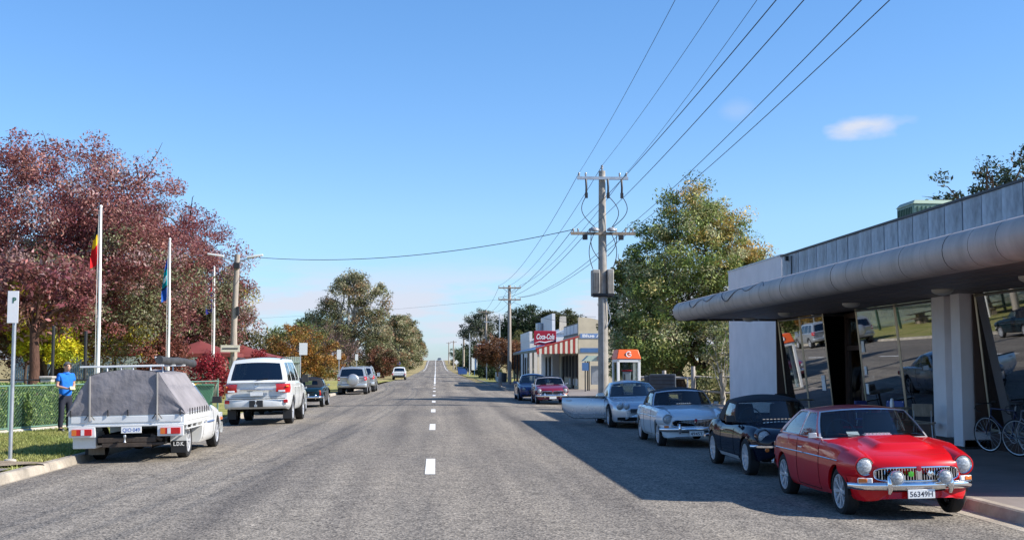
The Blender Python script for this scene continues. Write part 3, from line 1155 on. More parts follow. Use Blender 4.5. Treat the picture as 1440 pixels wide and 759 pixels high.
def wells(root, B, r, w, xs):
    """dark wheel housings and floor pan"""
    b = MB()
    for a in B.axles:
        for s in (-1, 1):
            xo = s * (xs + w * .5)
            xi = s * (xs - w * .8)
            arc = [(B.Ra * math.cos(t), B.Ra * math.sin(t)) for t in np.linspace(0, math.pi, 11)]
            b.grid([[(xo, a + p[0] * .995, B.zc + p[1] * .995), (xi, a + p[0] * .995, B.zc + p[1] * .995)] for p in arc])
            o = len(b.v)
            b.v += [(xi, a + p[0], B.zc + p[1]) for p in arc]
            b.f.append(tuple(range(o, o + 11)))
            b.m.append(0)
    zb = B.f[1](0)
    xf = xs - w * .75
    b.box((0, (B.y0 + B.y1) / 2, zb + 0.13), (xf * 2, (B.y1 - B.y0) * .84, 0.2))
    b.box((0, (B.axles[0] + B.axles[1]) / 2, zb + 0.12), (B.f[0](0) * 1.78, abs(B.axles[0] - B.axles[1]) - 2 * B.Ra - 0.04, 0.2))
    # exhaust and suspension bits
    b.tube([(-0.3, B.y0 * .97, zb + .03), (-0.3, 0, zb), (-.2, 1, zb + .02)], 0.03, 8)
    for a in B.axles:
        b.tube([(-xs, a, r), (xs, a, r)], 0.035, 8)
    b.build('underbody', 'underbody', root, smooth=40)


def seam(root, pts, r=0.0045, m_='underbody', name='panel_gap'):
    b = MB()
    b.tube(pts, r, 5)
    return b.build(name, m_, root, smooth=60)


def greenhouse(root, A0, A1, C1, C0, hw, frame, roof, glass, wins, rear=(-.82, .82, .12, .86), ws=(.93, .07, .93), crown=.035,
               cz=.045, bf=(.12, .07), br=(.10, .05), rear_mat=None, ws_mat=None, vwin=(.07, .90), cloth=False, arc=0.03):
    wA0, wA1, wC1, wC0 = hw

    def L(a, c, t):
        return a + (c - a) * t

    def sideP(s):
        def P(u, v):
            xb, yb, zb = L(wA0, wC0, u), L(A0[0], C0[0], u), L(A0[1], C0[1], u)
            xb += 0.03 * 4 * u * (1 - u)
            xt, yt, zt = L(wA1, wC1, u) + .012 * 4 * u * (1 - u), L(A1[0], C1[0], u), L(A1[1], C1[1], u) + arc * 4 * u * (1 - u)
            return (s * (L(xb, xt, v) + 0.018 * 4 * v * (1 - v)), L(yb, yt, v), L(zb, zt, v))
        return P

    def wsP(u, v):
        w_ = L(wA0, wA1, v) + 0.018 * 4 * v * (1 - v)
        return (u * w_, L(A0[0], A1[0], v) + L(bf[0], bf[1], v) * (1 - u * u), L(A0[1], A1[1], v) + cz * (1 - u * u) * v)

    def rwP(u, v):
        w_ = L(wC0, wC1, v) + 0.018 * 4 * v * (1 - v)
        return (u * w_, L(C0[0], C1[0], v) - L(br[0], br[1], v) * (1 - u * u), L(C0[1], C1[1], v) + cz * (1 - u * u) * v)

    def roofP(u, v):
        s = -1 if u < 0 else 1
        e = sideP(s)(v, 1)
        k = 1 - u * u
        yo = L(bf[1], -br[1], v) * k
        return (e[0] * abs(u), e[1] + yo, e[2] + cz * k + crown * k * 4 * v * (1 - v))

    rb = MB()
    rb.grid([[roofP(-1 + 2 * i / 14, j / 12) for j in range(13)] for i in range(15)])
    weld_build(rb, 'roof', roof, root, 60)

    def framed(P, us, vsb, holes, mname, name, n=6):
        fb = MB()
        for i in range(len(us) - 1):
            for j in range(len(vsb) - 1):
                uc, vc = (us[i] + us[i + 1]) / 2, (vsb[j] + vsb[j + 1]) / 2
                if any(h[0] < uc < h[1] and h[2] < vc < h[3] for h in holes):
                    continue
                fb.surf(P, us[i], us[i + 1], vsb[j], vsb[j + 1], n, 4)
        return weld_build(fb, name, mname, root, 50)

    wr, w0, w1 = ws
    framed(wsP, [-1, -wr, wr, 1], [0, w0, w1, 1], [(-wr, wr, w0, w1)], ws_mat or frame, 'windscreen_frame', 8)
    g = MB()
    g.surf(lambda u, v: tuple(np.array(wsP(u, v)) - np.array((0, .006, .003))), -wr, wr, w0, w1, 10, 5)
    weld_build(g, 'windscreen', M[glass], root, 60)
    framed(rwP, [-1, rear[0], rear[1], 1], [0, rear[2], rear[3], 1], [rear], rear_mat or frame, 'rear_window_frame', 8)
    g = MB()
    g.surf(lambda u, v: tuple(np.array(rwP(u, v)) + np.array((0, .006, -.003))), rear[0], rear[1], rear[2], rear[3], 10, 5)
    weld_build(g, 'rear_window', M[glass], root, 60)
    for s in (-1, 1):
        P = sideP(s)
        us = [0]
        holes = []
        for (a, c) in wins:
            us += [a, c]
            holes.append((a, c, vwin[0], vwin[1]))
        us.append(1)
        framed(P, us, [0, vwin[0], vwin[1], 1], holes, frame, 'window_frame', 5)
        for (a, c) in wins:
            g = MB()
            g.surf(lambda u, v: (P(u, v)[0] - s * .006, P(u, v)[1], P(u, v)[2]), a, c, vwin[0], vwin[1], 5, 4)
            weld_build(g, 'side_window', M[glass], root, 60)
    return sideP, wsP, rwP


def seats(root, y, z, w=0.42, rhd=True, headrest=False, yw=None, m_='seat'):
    for s in (-1, 1):
        b = MB()
        b.box((s * .34, y, z + .08), (w, .13, .34), rot=(R(12), 0, 0), taper=(.85, .8))
        if headrest:
            b.box((s * .34, y - .06, z + .33), (.2, .08, .13))
        b.build('seat', m_, root, bevel=.03, smooth=40)
    b = MB()
    yw = yw or y + .52
    c = Vector((.34 if rhd else -.34, yw, z + .02))
    ring = [c + Vector((.185 * math.cos(t), .185 * math.sin(t) * math.sin(R(-20)), .185 * math.sin(t) * math.cos(R(20)))) for t in np.linspace(0, 2 * math.pi, 22)[:-1]]
    b.tube(ring, .012, 6, closed=True)
    b.tube([c - Vector((.18, 0, 0)), c + Vector((.18, 0, 0))], .01, 5)
    b.tube([c, c + Vector((0, .25, -.1))], .02, 6)
    b.build('steering_wheel', 'black', root, smooth=50)


def round_lamp(root, c, r, name='headlight', ring='chrome', lens='lens', depth=.07, facing=1, n=24):
    b = MB()
    f_ = facing
    b.lathe([(r * 1.0, f_ * -.01), (r * 1.13, f_ * 0), (r * 1.17, f_ * -.015), (r * 1.14, f_ * -depth)], 'y', n=n)
    o = b.build(name, ring, root, loc=c, smooth=50)
    g = MB()
    g.lathe([(0.0005, f_ * .018), (r * .5, f_ * .014), (r * .85, f_ * .003), (r * 1.01, f_ * -.012)], 'y', n=n)
    g.build('lens', lens, o, smooth=70)
    return o


def plate(root, c, w, h, txt, facing, tilt=0, ink='ink', name='number_plate', m_='plate'):
    b = MB()
    b.box((0, 0, 0), (w, .012, h))
    rz = math.pi if facing > 0 else 0
    o = b.build(name, m_, root, bevel=.004, loc=c, rot=(tilt, 0, rz))
    if txt and txt.strip():
        text('lettering', txt, h * .82, (0, -.0065, -.005), (R(90), 0, 0), ink, o, width=w * .84, bold=.001, extrude=.0005)
    return o


def mirror(root, c, size, m_, s, arm=.06, chrome=False):
    b = MB()
    b.box((0, 0, 0), size, taper=(.9, .85))
    b.tube([(-s * (size[0] / 2 + arm), .03, -size[2] * .5), (-s * size[0] * .2, 0, -size[2] * .2)], .012, 6)
    return b.build('wing_mirror', m_, root, bevel=min(size) * .28, loc=c, smooth=50)


# ------------------------------------------------------------------ classic two-door sports car (closed or with soft top)
def classic_car(name, loc, rz, roll, col, label, group, kind='soft', plate_txt=None, detail='front', spots=False, wheels='spoke', top_mat='softtop',
                bulge=False, chrome_ws=True, rear_plate=None, cat='car', glass='glass', strip_m='chrome'):
    root = thing(name, loc, rz, label, cat, group)
    root.rotation_euler = (0, roll, rz)
    st = [(1.80, .52, .25, .45, .61, .625, .88), (1.785, .585, .23, .46, .65, .66, .89), (1.74, .65, .22, .48, .69, .70, .90), (1.62, .70, .225, .50, .745, .745, .92),
          (1.40, .735, .25, .50, .80, .80, .925), (1.155, .75, .24, .50, .83, .84, .93), (.60, .76, .22, .5, .85, .895, .94), (.4, .762, .215, .5, .855, .90, .94),
          (0, .763, .21, .5, .86, .885, .945), (-.6, .76, .21, .5, .86, .87, .945), (-1.155, .752, .23, .5, .855, .86, .94), (-1.55, .73, .27, .5, .83, .835, .93),
          (-1.8, .68, .31, .5, .785, .79, .91), (-1.90, .62, .36, .5, .73, .735, .89), (-1.93, .54, .41, .5, .67, .675, .87)]

    def mod(x, y, z):
        if bulge and .5 < y < 1.55 and z > .6 and abs(x) < .5:
            kx = max(0, 1 - max(0, abs(x) - .27) / .13)
            kx = kx * kx * (3 - 2 * kx)
            ky = min(1, max(0, (1.46 - y) / .09))
            ky = ky * ky * (3 - 2 * ky)
            kb = min(1, max(0, (y - .5) / .4))
            z += .062 * kx * ky * kb
        # gutters either side of the bonnet
        if y > .5 and z > .6:
            d = abs(abs(x) - .50) / .07
            if d < 1:
                z -= .008 * (1 - d) ** 1.2 * min(1, (y - .5) / .2)
        return z
    B = Body(st, (1.155, -1.155), .325, .285, (.20, .12), mod=mod)
    body = weld_build(B.mesh(96, 30), 'body', col, root, 38)
    wells(root, B, .29, .17, .64)
    for a in B.axles:
        for s in (-1, 1):
            wheel(root, s * .648, a, .292, .168, s, wheels)
    for s in (-1, 1):
        # headlight scoop and lamp
        sc = MB()
        sc.lathe([(.20, -.42), (.172, -.22), (.140, -.07), (.122, .002), (.108, .006), (.105, -.04)], 'y', n=30)
        sc.build('headlight_bucket', col, root, loc=(s * .588, 1.690, .622), smooth=60)
        round_lamp(root, (s * .588, 1.700, .622), .089)
        if detail == 'front':
            b = MB()
            b.box((0, 0, 0), (.17, .03, .062))
            o = b.build('indicator', 'clear_lens', root, bevel=.012, loc=(s * .60, 1.712, .468), rot=(0, 0, -s * R(20)))
            b = MB()
            b.box((s * .025, .006, 0), (.105, .03, .05))
            b.build('amber_lens', 'amber', o, bevel=.01)
        # door seams, handle, side strip
        for yd in (.50, -.42):
            seam(root, [B.side(yd, z, .0005, s) for z in np.linspace(.26, .835, 9)])
        seam(root, [B.side(y, .255, .0005, s) for y in np.linspace(.50, -.42, 8)])
        seam(root, [B.side(y, .655 + .01 * math.cos(y), .004, s) for y in np.linspace(1.58, -1.78, 34)], .0075, strip_m, 'side_strip')
        h = MB()
        p = B.side(-.26, .735, .012, s)
        h.tube([(p[0] - s * .012, p[1] + .07, p[2]), (p[0] + s * .012, p[1] + .05, p[2]), (p[0] + s * .012, p[1] - .04, p[2]), (p[0] - s * .012, p[1] - .06, p[2])], .010, 6)
        h.build('door_handle', 'chrome', root, smooth=50)
        seam(root, [B.top(s * .50, y, -.004) for y in np.linspace(1.55, .55, 12)])
        # rear lamps
        b = MB()
        b.box((0, 0, 0), (.10, .07, .21), taper=(.9, .7))
        o = b.build('tail_light', 'red_lens', root, bevel=.02, loc=(s * .615, -1.80, .61))
        b = MB()
        b.box((0, -.004, .065), (.092, .062, .07))
        b.build('amber_lens', 'amber', o, bevel=.015)
        if kind != 'gt' or s > 0:
            mirror(root, (s * .79, .40, .915), (.11, .04, .068), 'galv', s)
    seam(root, [B.top(x, .50 + .05 * (1 - (x / .5) ** 2), -.003) for x in np.linspace(-.50, .50, 14)])
    seam(root, [B.top(x, 1.60 + .04 * (1 - (x / .5) ** 2), -.004) for x in np.linspace(-.50, .50, 14)])
    # grille
    gw, gz0, gz1 = .50, .46, .60
    yb = 1.80
    g = MB()

    def gy(x):
        return 1.800 - .20 * (x / .763) ** 2
    ring = []
    for t in np.linspace(0, 2 * math.pi, 49)[:-1]:
        cx_, cz_ = math.cos(t), math.sin(t)
        x = gw * (abs(cx_) ** .35) * (1 if cx_ >= 0 else -1)
        z = .535 + .078 * (abs(cz_) ** .6) * (1 if cz_ >= 0 else -1)
        ring.append((x, gy(x) + .022, z))
    g.tube(ring, .011, 6, closed=True)
    grille = g.build('grille', 'chrome', root, smooth=60)
    bk = MB()
    o_ = len(bk.v)
    bk.v += [(p[0] * .985, p[1] - .016, p[2]) for p in ring]
    bk.f.append(tuple(range(48)))
    bk.m.append(0)
    bk.build('grille_recess', 'underbody', grille)
    for i in range(31):
        x = -.48 + .96 * i / 30
        if abs(x) < .03:
            continue
        sl = MB()
        sl.box((x, gy(x) + .016, .535), (.009, .012, .135 if abs(x) < .44 else .09))
        sl.build('grille_slat', 'chrome', grille)
    bd = MB()
    bd.box((0, gy(0) + .028, .545), (.05, .02, .145))
    bd.build('grille_spine', 'chrome', grille, bevel=.006)
    bd = MB()
    bd.lathe([(0.0005, .012), (.032, .010), (.036, 0)], 'y', n=8)
    bd.build('badge', 'coke', grille, loc=(0, gy(0) + .03, .60), smooth=20)
    # bumpers
    for (yf, sgn, w_, z) in ((1.86, 1, .755, .40), (-1.99, -1, .755, .43)):
        bp = MB()
        rows = []
        for x in np.linspace(-w_, w_, 29):
            k = (x / w_) ** 2
            yy = yf - sgn * (.17 * k + .14 * k ** 6)
            hh = .048 * (1 - .35 * k ** 4)
            rows.append([(x, yy - sgn * .035, z + hh), (x, yy - sgn * .008, z + hh * .8), (x, yy, z + hh * .25), (x, yy - sgn * .003, z - hh * .3),
                         (x, yy - sgn * .015, z - hh * .8), (x, yy - sgn * .035, z - hh)])
        bp.grid(rows)
        bo = weld_build(bp, 'bumper', 'chrome', root, 60)
        for s in (-1, 1):
            ov = MB()
            x = s * (.36 if sgn > 0 else .45)
            yy = yf - sgn * .17 * (x / w_) ** 2
            ov.tube([(x, yy + sgn * .005, z - .075), (x, yy + sgn * .035, z - .03), (x, yy + sgn * .038, z + .06), (x, yy + sgn * .015, z + .125)], [.022, .032, .034, .018], 8)
            ov.build('overrider', 'chrome', bo, smooth=60)
    vt = MB()
    vt.box((0, 1.772, .365), (.62, .08, .05))
    vt.build('valance_opening', 'underbody', root)
    if plate_txt:
        plate(root, (0, 1.868, .315), .32, .105, plate_txt, 1)
    if rear_plate:
        plate(root, (0, -1.975, .52), .36, .11, rear_plate, -1, m_='plate')
    if spots:
        for s in (-1, 1):
            round_lamp(root, (s * .285, 1.905, .505), .072, 'spot_lamp')
            b = MB()
            b.tube([(s * .285, 1.87, .42), (s * .285, 1.86, .50)], .012, 6)
            b.build('lamp_bracket', 'chrome', root)
        b = MB()
        b.lathe([(0.0005, .01), (.034, .008), (.036, 0)], 'y', n=6)
        b.build('club_badge', mat('badge_green', (.08, .42, .04), .4), root, loc=(.115, 1.88, .545), smooth=20)
        b = MB()
        b.tube([(-.11, 1.875, .50), (-.11, 1.88, .58)], .016, 6)
        b.tube([(-.15, 1.88, .545), (-.07, 1.88, .545)], .014, 6)
        b.lathe([(0.0005, .01), (.035, .006), (.037, 0)], 'y', c=(-.11, 1.885, .545), n=12)
        b.build('club_badge', 'chrome', root, smooth=40)
    # air intake and wipers
    b = MB()
    b.box((0, .53, .918), (.34, .11, .012))
    for i in range(7):
        b.box((-.14 + .28 * i / 6, .53, .93), (.026, .10, .016))
    b.build('air_intake', 'trim', root)
    deck = MB()
    deck.grid([[(x, y, .905 + .012) for x in np.linspace(-.62, .62, 3)] for y in (.36, -.2, -.9)])
    deck.build('cockpit', 'interior', root)
    if kind == 'gt':
        sp, wsp, rwp = greenhouse(root, (.42, .865), (.02, 1.20), (-.84, 1.195), (-1.50, .86), (.705, .565, .54, .665), col, col, glass,
                                  [(.05, .40), (.43, .90)], rear=(-.86, .86, .16, .88), ws=(.965, .035, .955), crown=.02, cz=.035, bf=(.14, .08), ws_mat='trim', vwin=(.06, .93), arc=.012)
        for s in (-1, 1):
            P = sp(s)
            for (a, c) in ((.05, .40), (.43, .90)):
                rg = [P(a, .06), P(a + .02, .93), P(c - .02, .93), P(c, .06)]
                b = MB()
                b.tube([(q[0] + s * .004, q[1], q[2]) for q in rg], .008, 5, closed=True)
                b.build('window_trim', 'trim', root, smooth=60)
        for s in (-.32, .12):
            b = MB()
            q = [wsp(s + (.55) * t, .05 + .10 * t) for t in (0, .5, 1)]
            b.tube([(p[0], p[1] + .012, p[2] + .012) for p in q], .006, 5)
            b.build('wiper', 'black', root, smooth=60)
        b = MB()
        q0, q1 = wsp(.28, .10), wsp(.50, .24)
        b.add([(q0[0], q0[1] - .03, q0[2]), (q1[0], q0[1] - .045, q0[2]), (q1[0], q1[1] - .045, q1[2]), (q0[0], q1[1] - .03, q1[2])], [(0, 1, 2, 3)])
        b.build('windscreen_sticker', 'white_ink', root)
        seats(root, -.35, .90, rhd=True)
    else:
        top = M[top_mat]
        sp, wsp, rwp = greenhouse(root, (.40, .865), (.10, 1.18), (-.72, 1.16), (-1.02, .86), (.69, .57, .55, .66), top, top, glass,
                                  [(.06, .62)], rear=(-.70, .70, .25, .75), ws=(.95, .06, .92), crown=.03, cz=.05, bf=(.13, .08),
                                  ws_mat='trim' if chrome_ws else 'black', vwin=(.06, .86), rear_mat=top, arc=.03)
        for s in (-.3, .1):
            b = MB()
            q = [wsp(s + .5 * t, .05 + .10 * t) for t in (0, .5, 1)]
            b.tube([(p[0], p[1] + .012, p[2] + .012) for p in q], .006, 5)
            b.build('wiper', 'black', root, smooth=60)
        seats(root, -.35, .90, rhd=True)
    return root, B


# ------------------------------------------------------------------ four-wheel-drive wagons
def wagon(name, loc, rz, roll, col, label, group, L=4.95, W=1.97, H=1.88, wb=2.85, rear_oh=1.06, r=.39, kind='cruiser', plate_txt=None, belt=1.16, cat='car'):
    root = thing(name, loc, rz, label, cat, group)
    root.rotation_euler = (0, roll, rz)
    hw = W / 2
    yr = -wb / 2 - rear_oh
    yf = yr + L
    k = H / 1.88
    zb = .40 * k
    st = [(yf, hw * .70, .50 * k, .70 * k, .86 * k, .88 * k, .86), (yf - .04, hw * .80, .45 * k, .7 * k, .93 * k, .95 * k, .9), (yf - .18, hw * .90, .42 * k, .7 * k, 1.0 * k, 1.03 * k, .92),
          (yf - .5, hw * .965, .40 * k, .72 * k, 1.06 * k, 1.09 * k, .94), (wb / 2 - .3, hw * .985, .39 * k, .72 * k, 1.11 * k, 1.14 * k, .95), (.6, hw * .99, .38 * k, .74 * k, belt * k, (belt + .02) * k, .955),
          (-.8, hw, .38 * k, .75 * k, (belt + .02) * k, (belt + .02) * k, .96), (-wb / 2 - .2, hw * .995, .40 * k, .76 * k, (belt + .03) * k, (belt + .03) * k, .955),
          (yr + .25, hw * .975, .44 * k, .78 * k, (belt + .03) * k, (belt + .04) * k, .95), (yr + .08, hw * .95, .47 * k, .78 * k, (belt + .02) * k, (belt + .03) * k, .94), (yr, hw * .91, .50 * k, .78 * k, belt * k, (belt + .01) * k, .93)]
    B = Body(st, (wb / 2, -wb / 2), r * 1.13, r * 1.02, (.14, .06))
    weld_build(B.mesh(60, 24), 'body', col, root, 35)
    wells(root, B, r, .25, hw - .16)
    for a in B.axles:
        for s in (-1, 1):
            wheel(root, s * (hw - .15), a, r, .255, s, 'five', .66)
            b = MB()
            b.box((s * (hw - .15), a - r - .06, r * .78), (.26, .02, r * .72))
            if a < 0:
                b.build('mud_flap', 'dark', root)
    zt = H - .085
    sp, wsp, rwp = greenhouse(root, (.98 * wb / 2.85, belt * k), (.25, zt), (yr + .30, zt - .01), (yr + .03, belt * k + .02), (hw * .91, hw * .74, hw * .73, hw * .90), col, col, 'glass_dark',
                              [(.10, .36), (.39, .66), (.70, .90)], rear=(-.88, .88, .10, .84), ws=(.94, .06, .93), crown=.02, cz=.05, bf=(.16, .1), br=(.06, .04), vwin=(.05, .86), arc=.02)
    deck = MB()
    deck.grid([[(x, y, belt * k + .035) for x in np.linspace(-hw * .8, hw * .8, 3)] for y in (.9, -.5, yr + .15)])
    deck.build('cabin_floor', 'interior', root)
    for yy in (.05, -.95):
        for s in (-1, 1):
            b = MB()
            b.box((s * .4, yy, belt * k + .13), (.5, .12, .24), taper=(.85, .8))
            b.box((s * .4, yy - .02, belt * k + .32), (.26, .08, .14))
            b.build('seat', 'seat', root, bevel=.03)
    for s in (-1, 1):
        rl = MB()
        q = [sp(s)(u, 1) for u in np.linspace(.12, .95, 8)]
        rl.tube([(p[0] - s * .05, p[1], p[2] + .055 - (.04 if i in (0, 7) else 0)) for i, p in enumerate(q)], .017, 6)
        rl.build('roof_rail', 'dark' if kind == 'cruiser' else 'galv', root, smooth=60)
        for yd in (.95 * wb / 2.85, 0.02, -1.0 * wb / 2.85):
            seam(root, [B.side(yd, z, .0005, s) for z in np.linspace(zb + .08, belt * k, 7)])
        for yd in (.12, -.88):
            p = B.side(yd, belt * k - .14, .012, s)
            h = MB()
            h.tube([(p[0] - s * .012, p[1] + .10, p[2]), (p[0] + s * .014, p[1] + .07, p[2]), (p[0] + s * .014, p[1] - .07, p[2]), (p[0] - s * .012, p[1] - .10, p[2])], .014, 6)
            h.build('door_handle', col, root, smooth=50)
        mirror(root, (s * (hw + .11), .80 * wb / 2.85, belt * k + .09), (.20, .10, .25), 'dark' if kind == 'cruiser' else col, s)
        # tail lamps wrap the corner
        zl = (1.02 if kind == 'cruiser' else 1.04) * k
        pts = []
        hh = .125 * k
        if kind == 'cruiser':
            tl = MB()
            rows = []
            for (x, y) in ((hw * .58, yr - .012), (hw * .80, yr + .000), (hw * .93, yr + .045), (hw * .972, yr + .12), (hw * .985, yr + .26)):
                rows.append([(s * x, y, zl - hh * (1 if x > hw * .7 else .75)), (s * (x + .018), y - .012, zl), (s * x, y, zl + hh * .95)])
            tl.grid(rows)
            o = weld_build(tl, 'tail_light', 'red_lens', root, 60)
            b = MB()
            b.box((s * hw * .76, yr - .022, zl - hh * .66), (.20, .02, .06))
            b.build('reversing_lens', 'clear_lens', o, bevel=.008)
            b = MB()
            b.box((s * hw * .93, yr + .01, zl + .05), (.11, .03, .05), rot=(0, 0, s * R(40)))
            b.build('amber_lens', 'amber', o, bevel=.01)
            b = MB()
            b.box((s * hw * .88, yr - .03, .66 * k), (.13, .05, .10))
            b.build('reflector', 'red_lens', root, bevel=.01)
        else:
            tl = MB()
            rows = []
            for (x, y) in ((hw * .80, yr + .005), (hw * .90, yr + .04), (hw * .955, yr + .14), (hw * .965, yr + .22)):
                rows.append([(s * x, y, zl - .09), (s * (x + .014), y - .01, zl + .02), (s * x * .985, y + .01, zl + .14)])
            tl.grid(rows)
            o = weld_build(tl, 'tail_light', 'red_lens', root, 60)
            b = MB()
            b.box((s * hw * .86, yr - .012, zl + .01), (.10, .02, .05))
            b.build('reversing_lens', 'clear_lens', o, bevel=.008)
        # head lamps
        b = MB()
        b.box((s * hw * .70, yf - .12, .86 * k), (.34, .14, .17 * k), rot=(0, 0, -s * R(22)))
        b.build('headlight', 'lens', root, bevel=.03)
    # bumpers
    for (ye, sg) in ((yr, -1), (yf, 1)):
        bp = MB()
        rows = []
        for x in np.linspace(-hw * .985, hw * .985, 21):
            q = (x / hw) ** 2
            y = ye + sg * (.095 - .06 * q - .16 * q ** 5)
            rows.append([(x, y - sg * .12, .72 * k), (x, y - sg * .015, .70 * k), (x, y, .63 * k), (x, y - sg * .02, .52 * k), (x, y - sg * .13, .46 * k)])
        bp.grid(rows)
        weld_build(bp, 'bumper', col, root, 45)
    if kind == 'cruiser':
        b = MB()
        b.box((0, yr - .062, .735 * k), (hw * 1.72, .05, .02))
        b.build('bumper_step', 'dark', root)
        b = MB()
        b.box((0, yr - .10, .60 * k), (.40, .06, .20))
        b.build('bumper_insert', 'dark', root, bevel=.01)
        b = MB()
        b.box((0, yr - .14, .55 * k), (.07, .18, .07))
        b.lathe([(0.0005, .13), (.02, .12), (.026, .10), (.02, .075), (.012, .06), (.012, 0)], 'z', c=(0, yr - .2, .58 * k), n=12)
        b.build('tow_bar', 'galv', root, smooth=50)
        b = MB()
        b.box((0, yr - .03, .985 * k), (.98, .05, .055))
        b.build('tailgate_garnish', 'chrome', root, bevel=.012)
        o = plate(root, (0.0, yr - .03, .87 * k), .37, .12, plate_txt, -1, ink='ink_blue')
        e = MB()
        for (a_, c_, zz) in ((.075, .05, 0), (.03, .05, 0), (.052, .018, .03)):
            e.tube([(a_ * math.cos(t), 0, zz + c_ * math.sin(t)) for t in np.linspace(0, 2 * math.pi, 25)[:-1]], .006, 5, closed=True)
        e.build('emblem', 'chrome', root, loc=(0, yr - .012, 1.10 * k), smooth=60)
        b = MB()
        q0, q1 = rwp(.0, .10), rwp(.38, .16)
        b.tube([(q0[0], q0[1] - .02, q0[2]), (q1[0], q1[1] - .02, q1[2])], .009, 5)
        b.build('wiper', 'black', root)
        b = MB()
        b.box((0, yr - .012, .79 * k), (hw * 1.50, .012, .012))
        b.build('panel_gap', 'underbody', root)
    else:
        plate(root, (-.42 if kind == 'spare' else 0, yr - .03, .80 * k), .37, .12, plate_txt, -1, ink='ink_blue')
        if kind == 'spare':
            b = MB()
            b.lathe([(0.0005, -.225), (.24, -.22), (.33, -.20), (.362, -.16), (.365, -.06), (.34, -.01), (0.0005, 0)], 'y', n=32)
            b.build('spare_wheel_cover', col, root, loc=(.06, yr + .01, .98 * k), smooth=40)
    return root, B


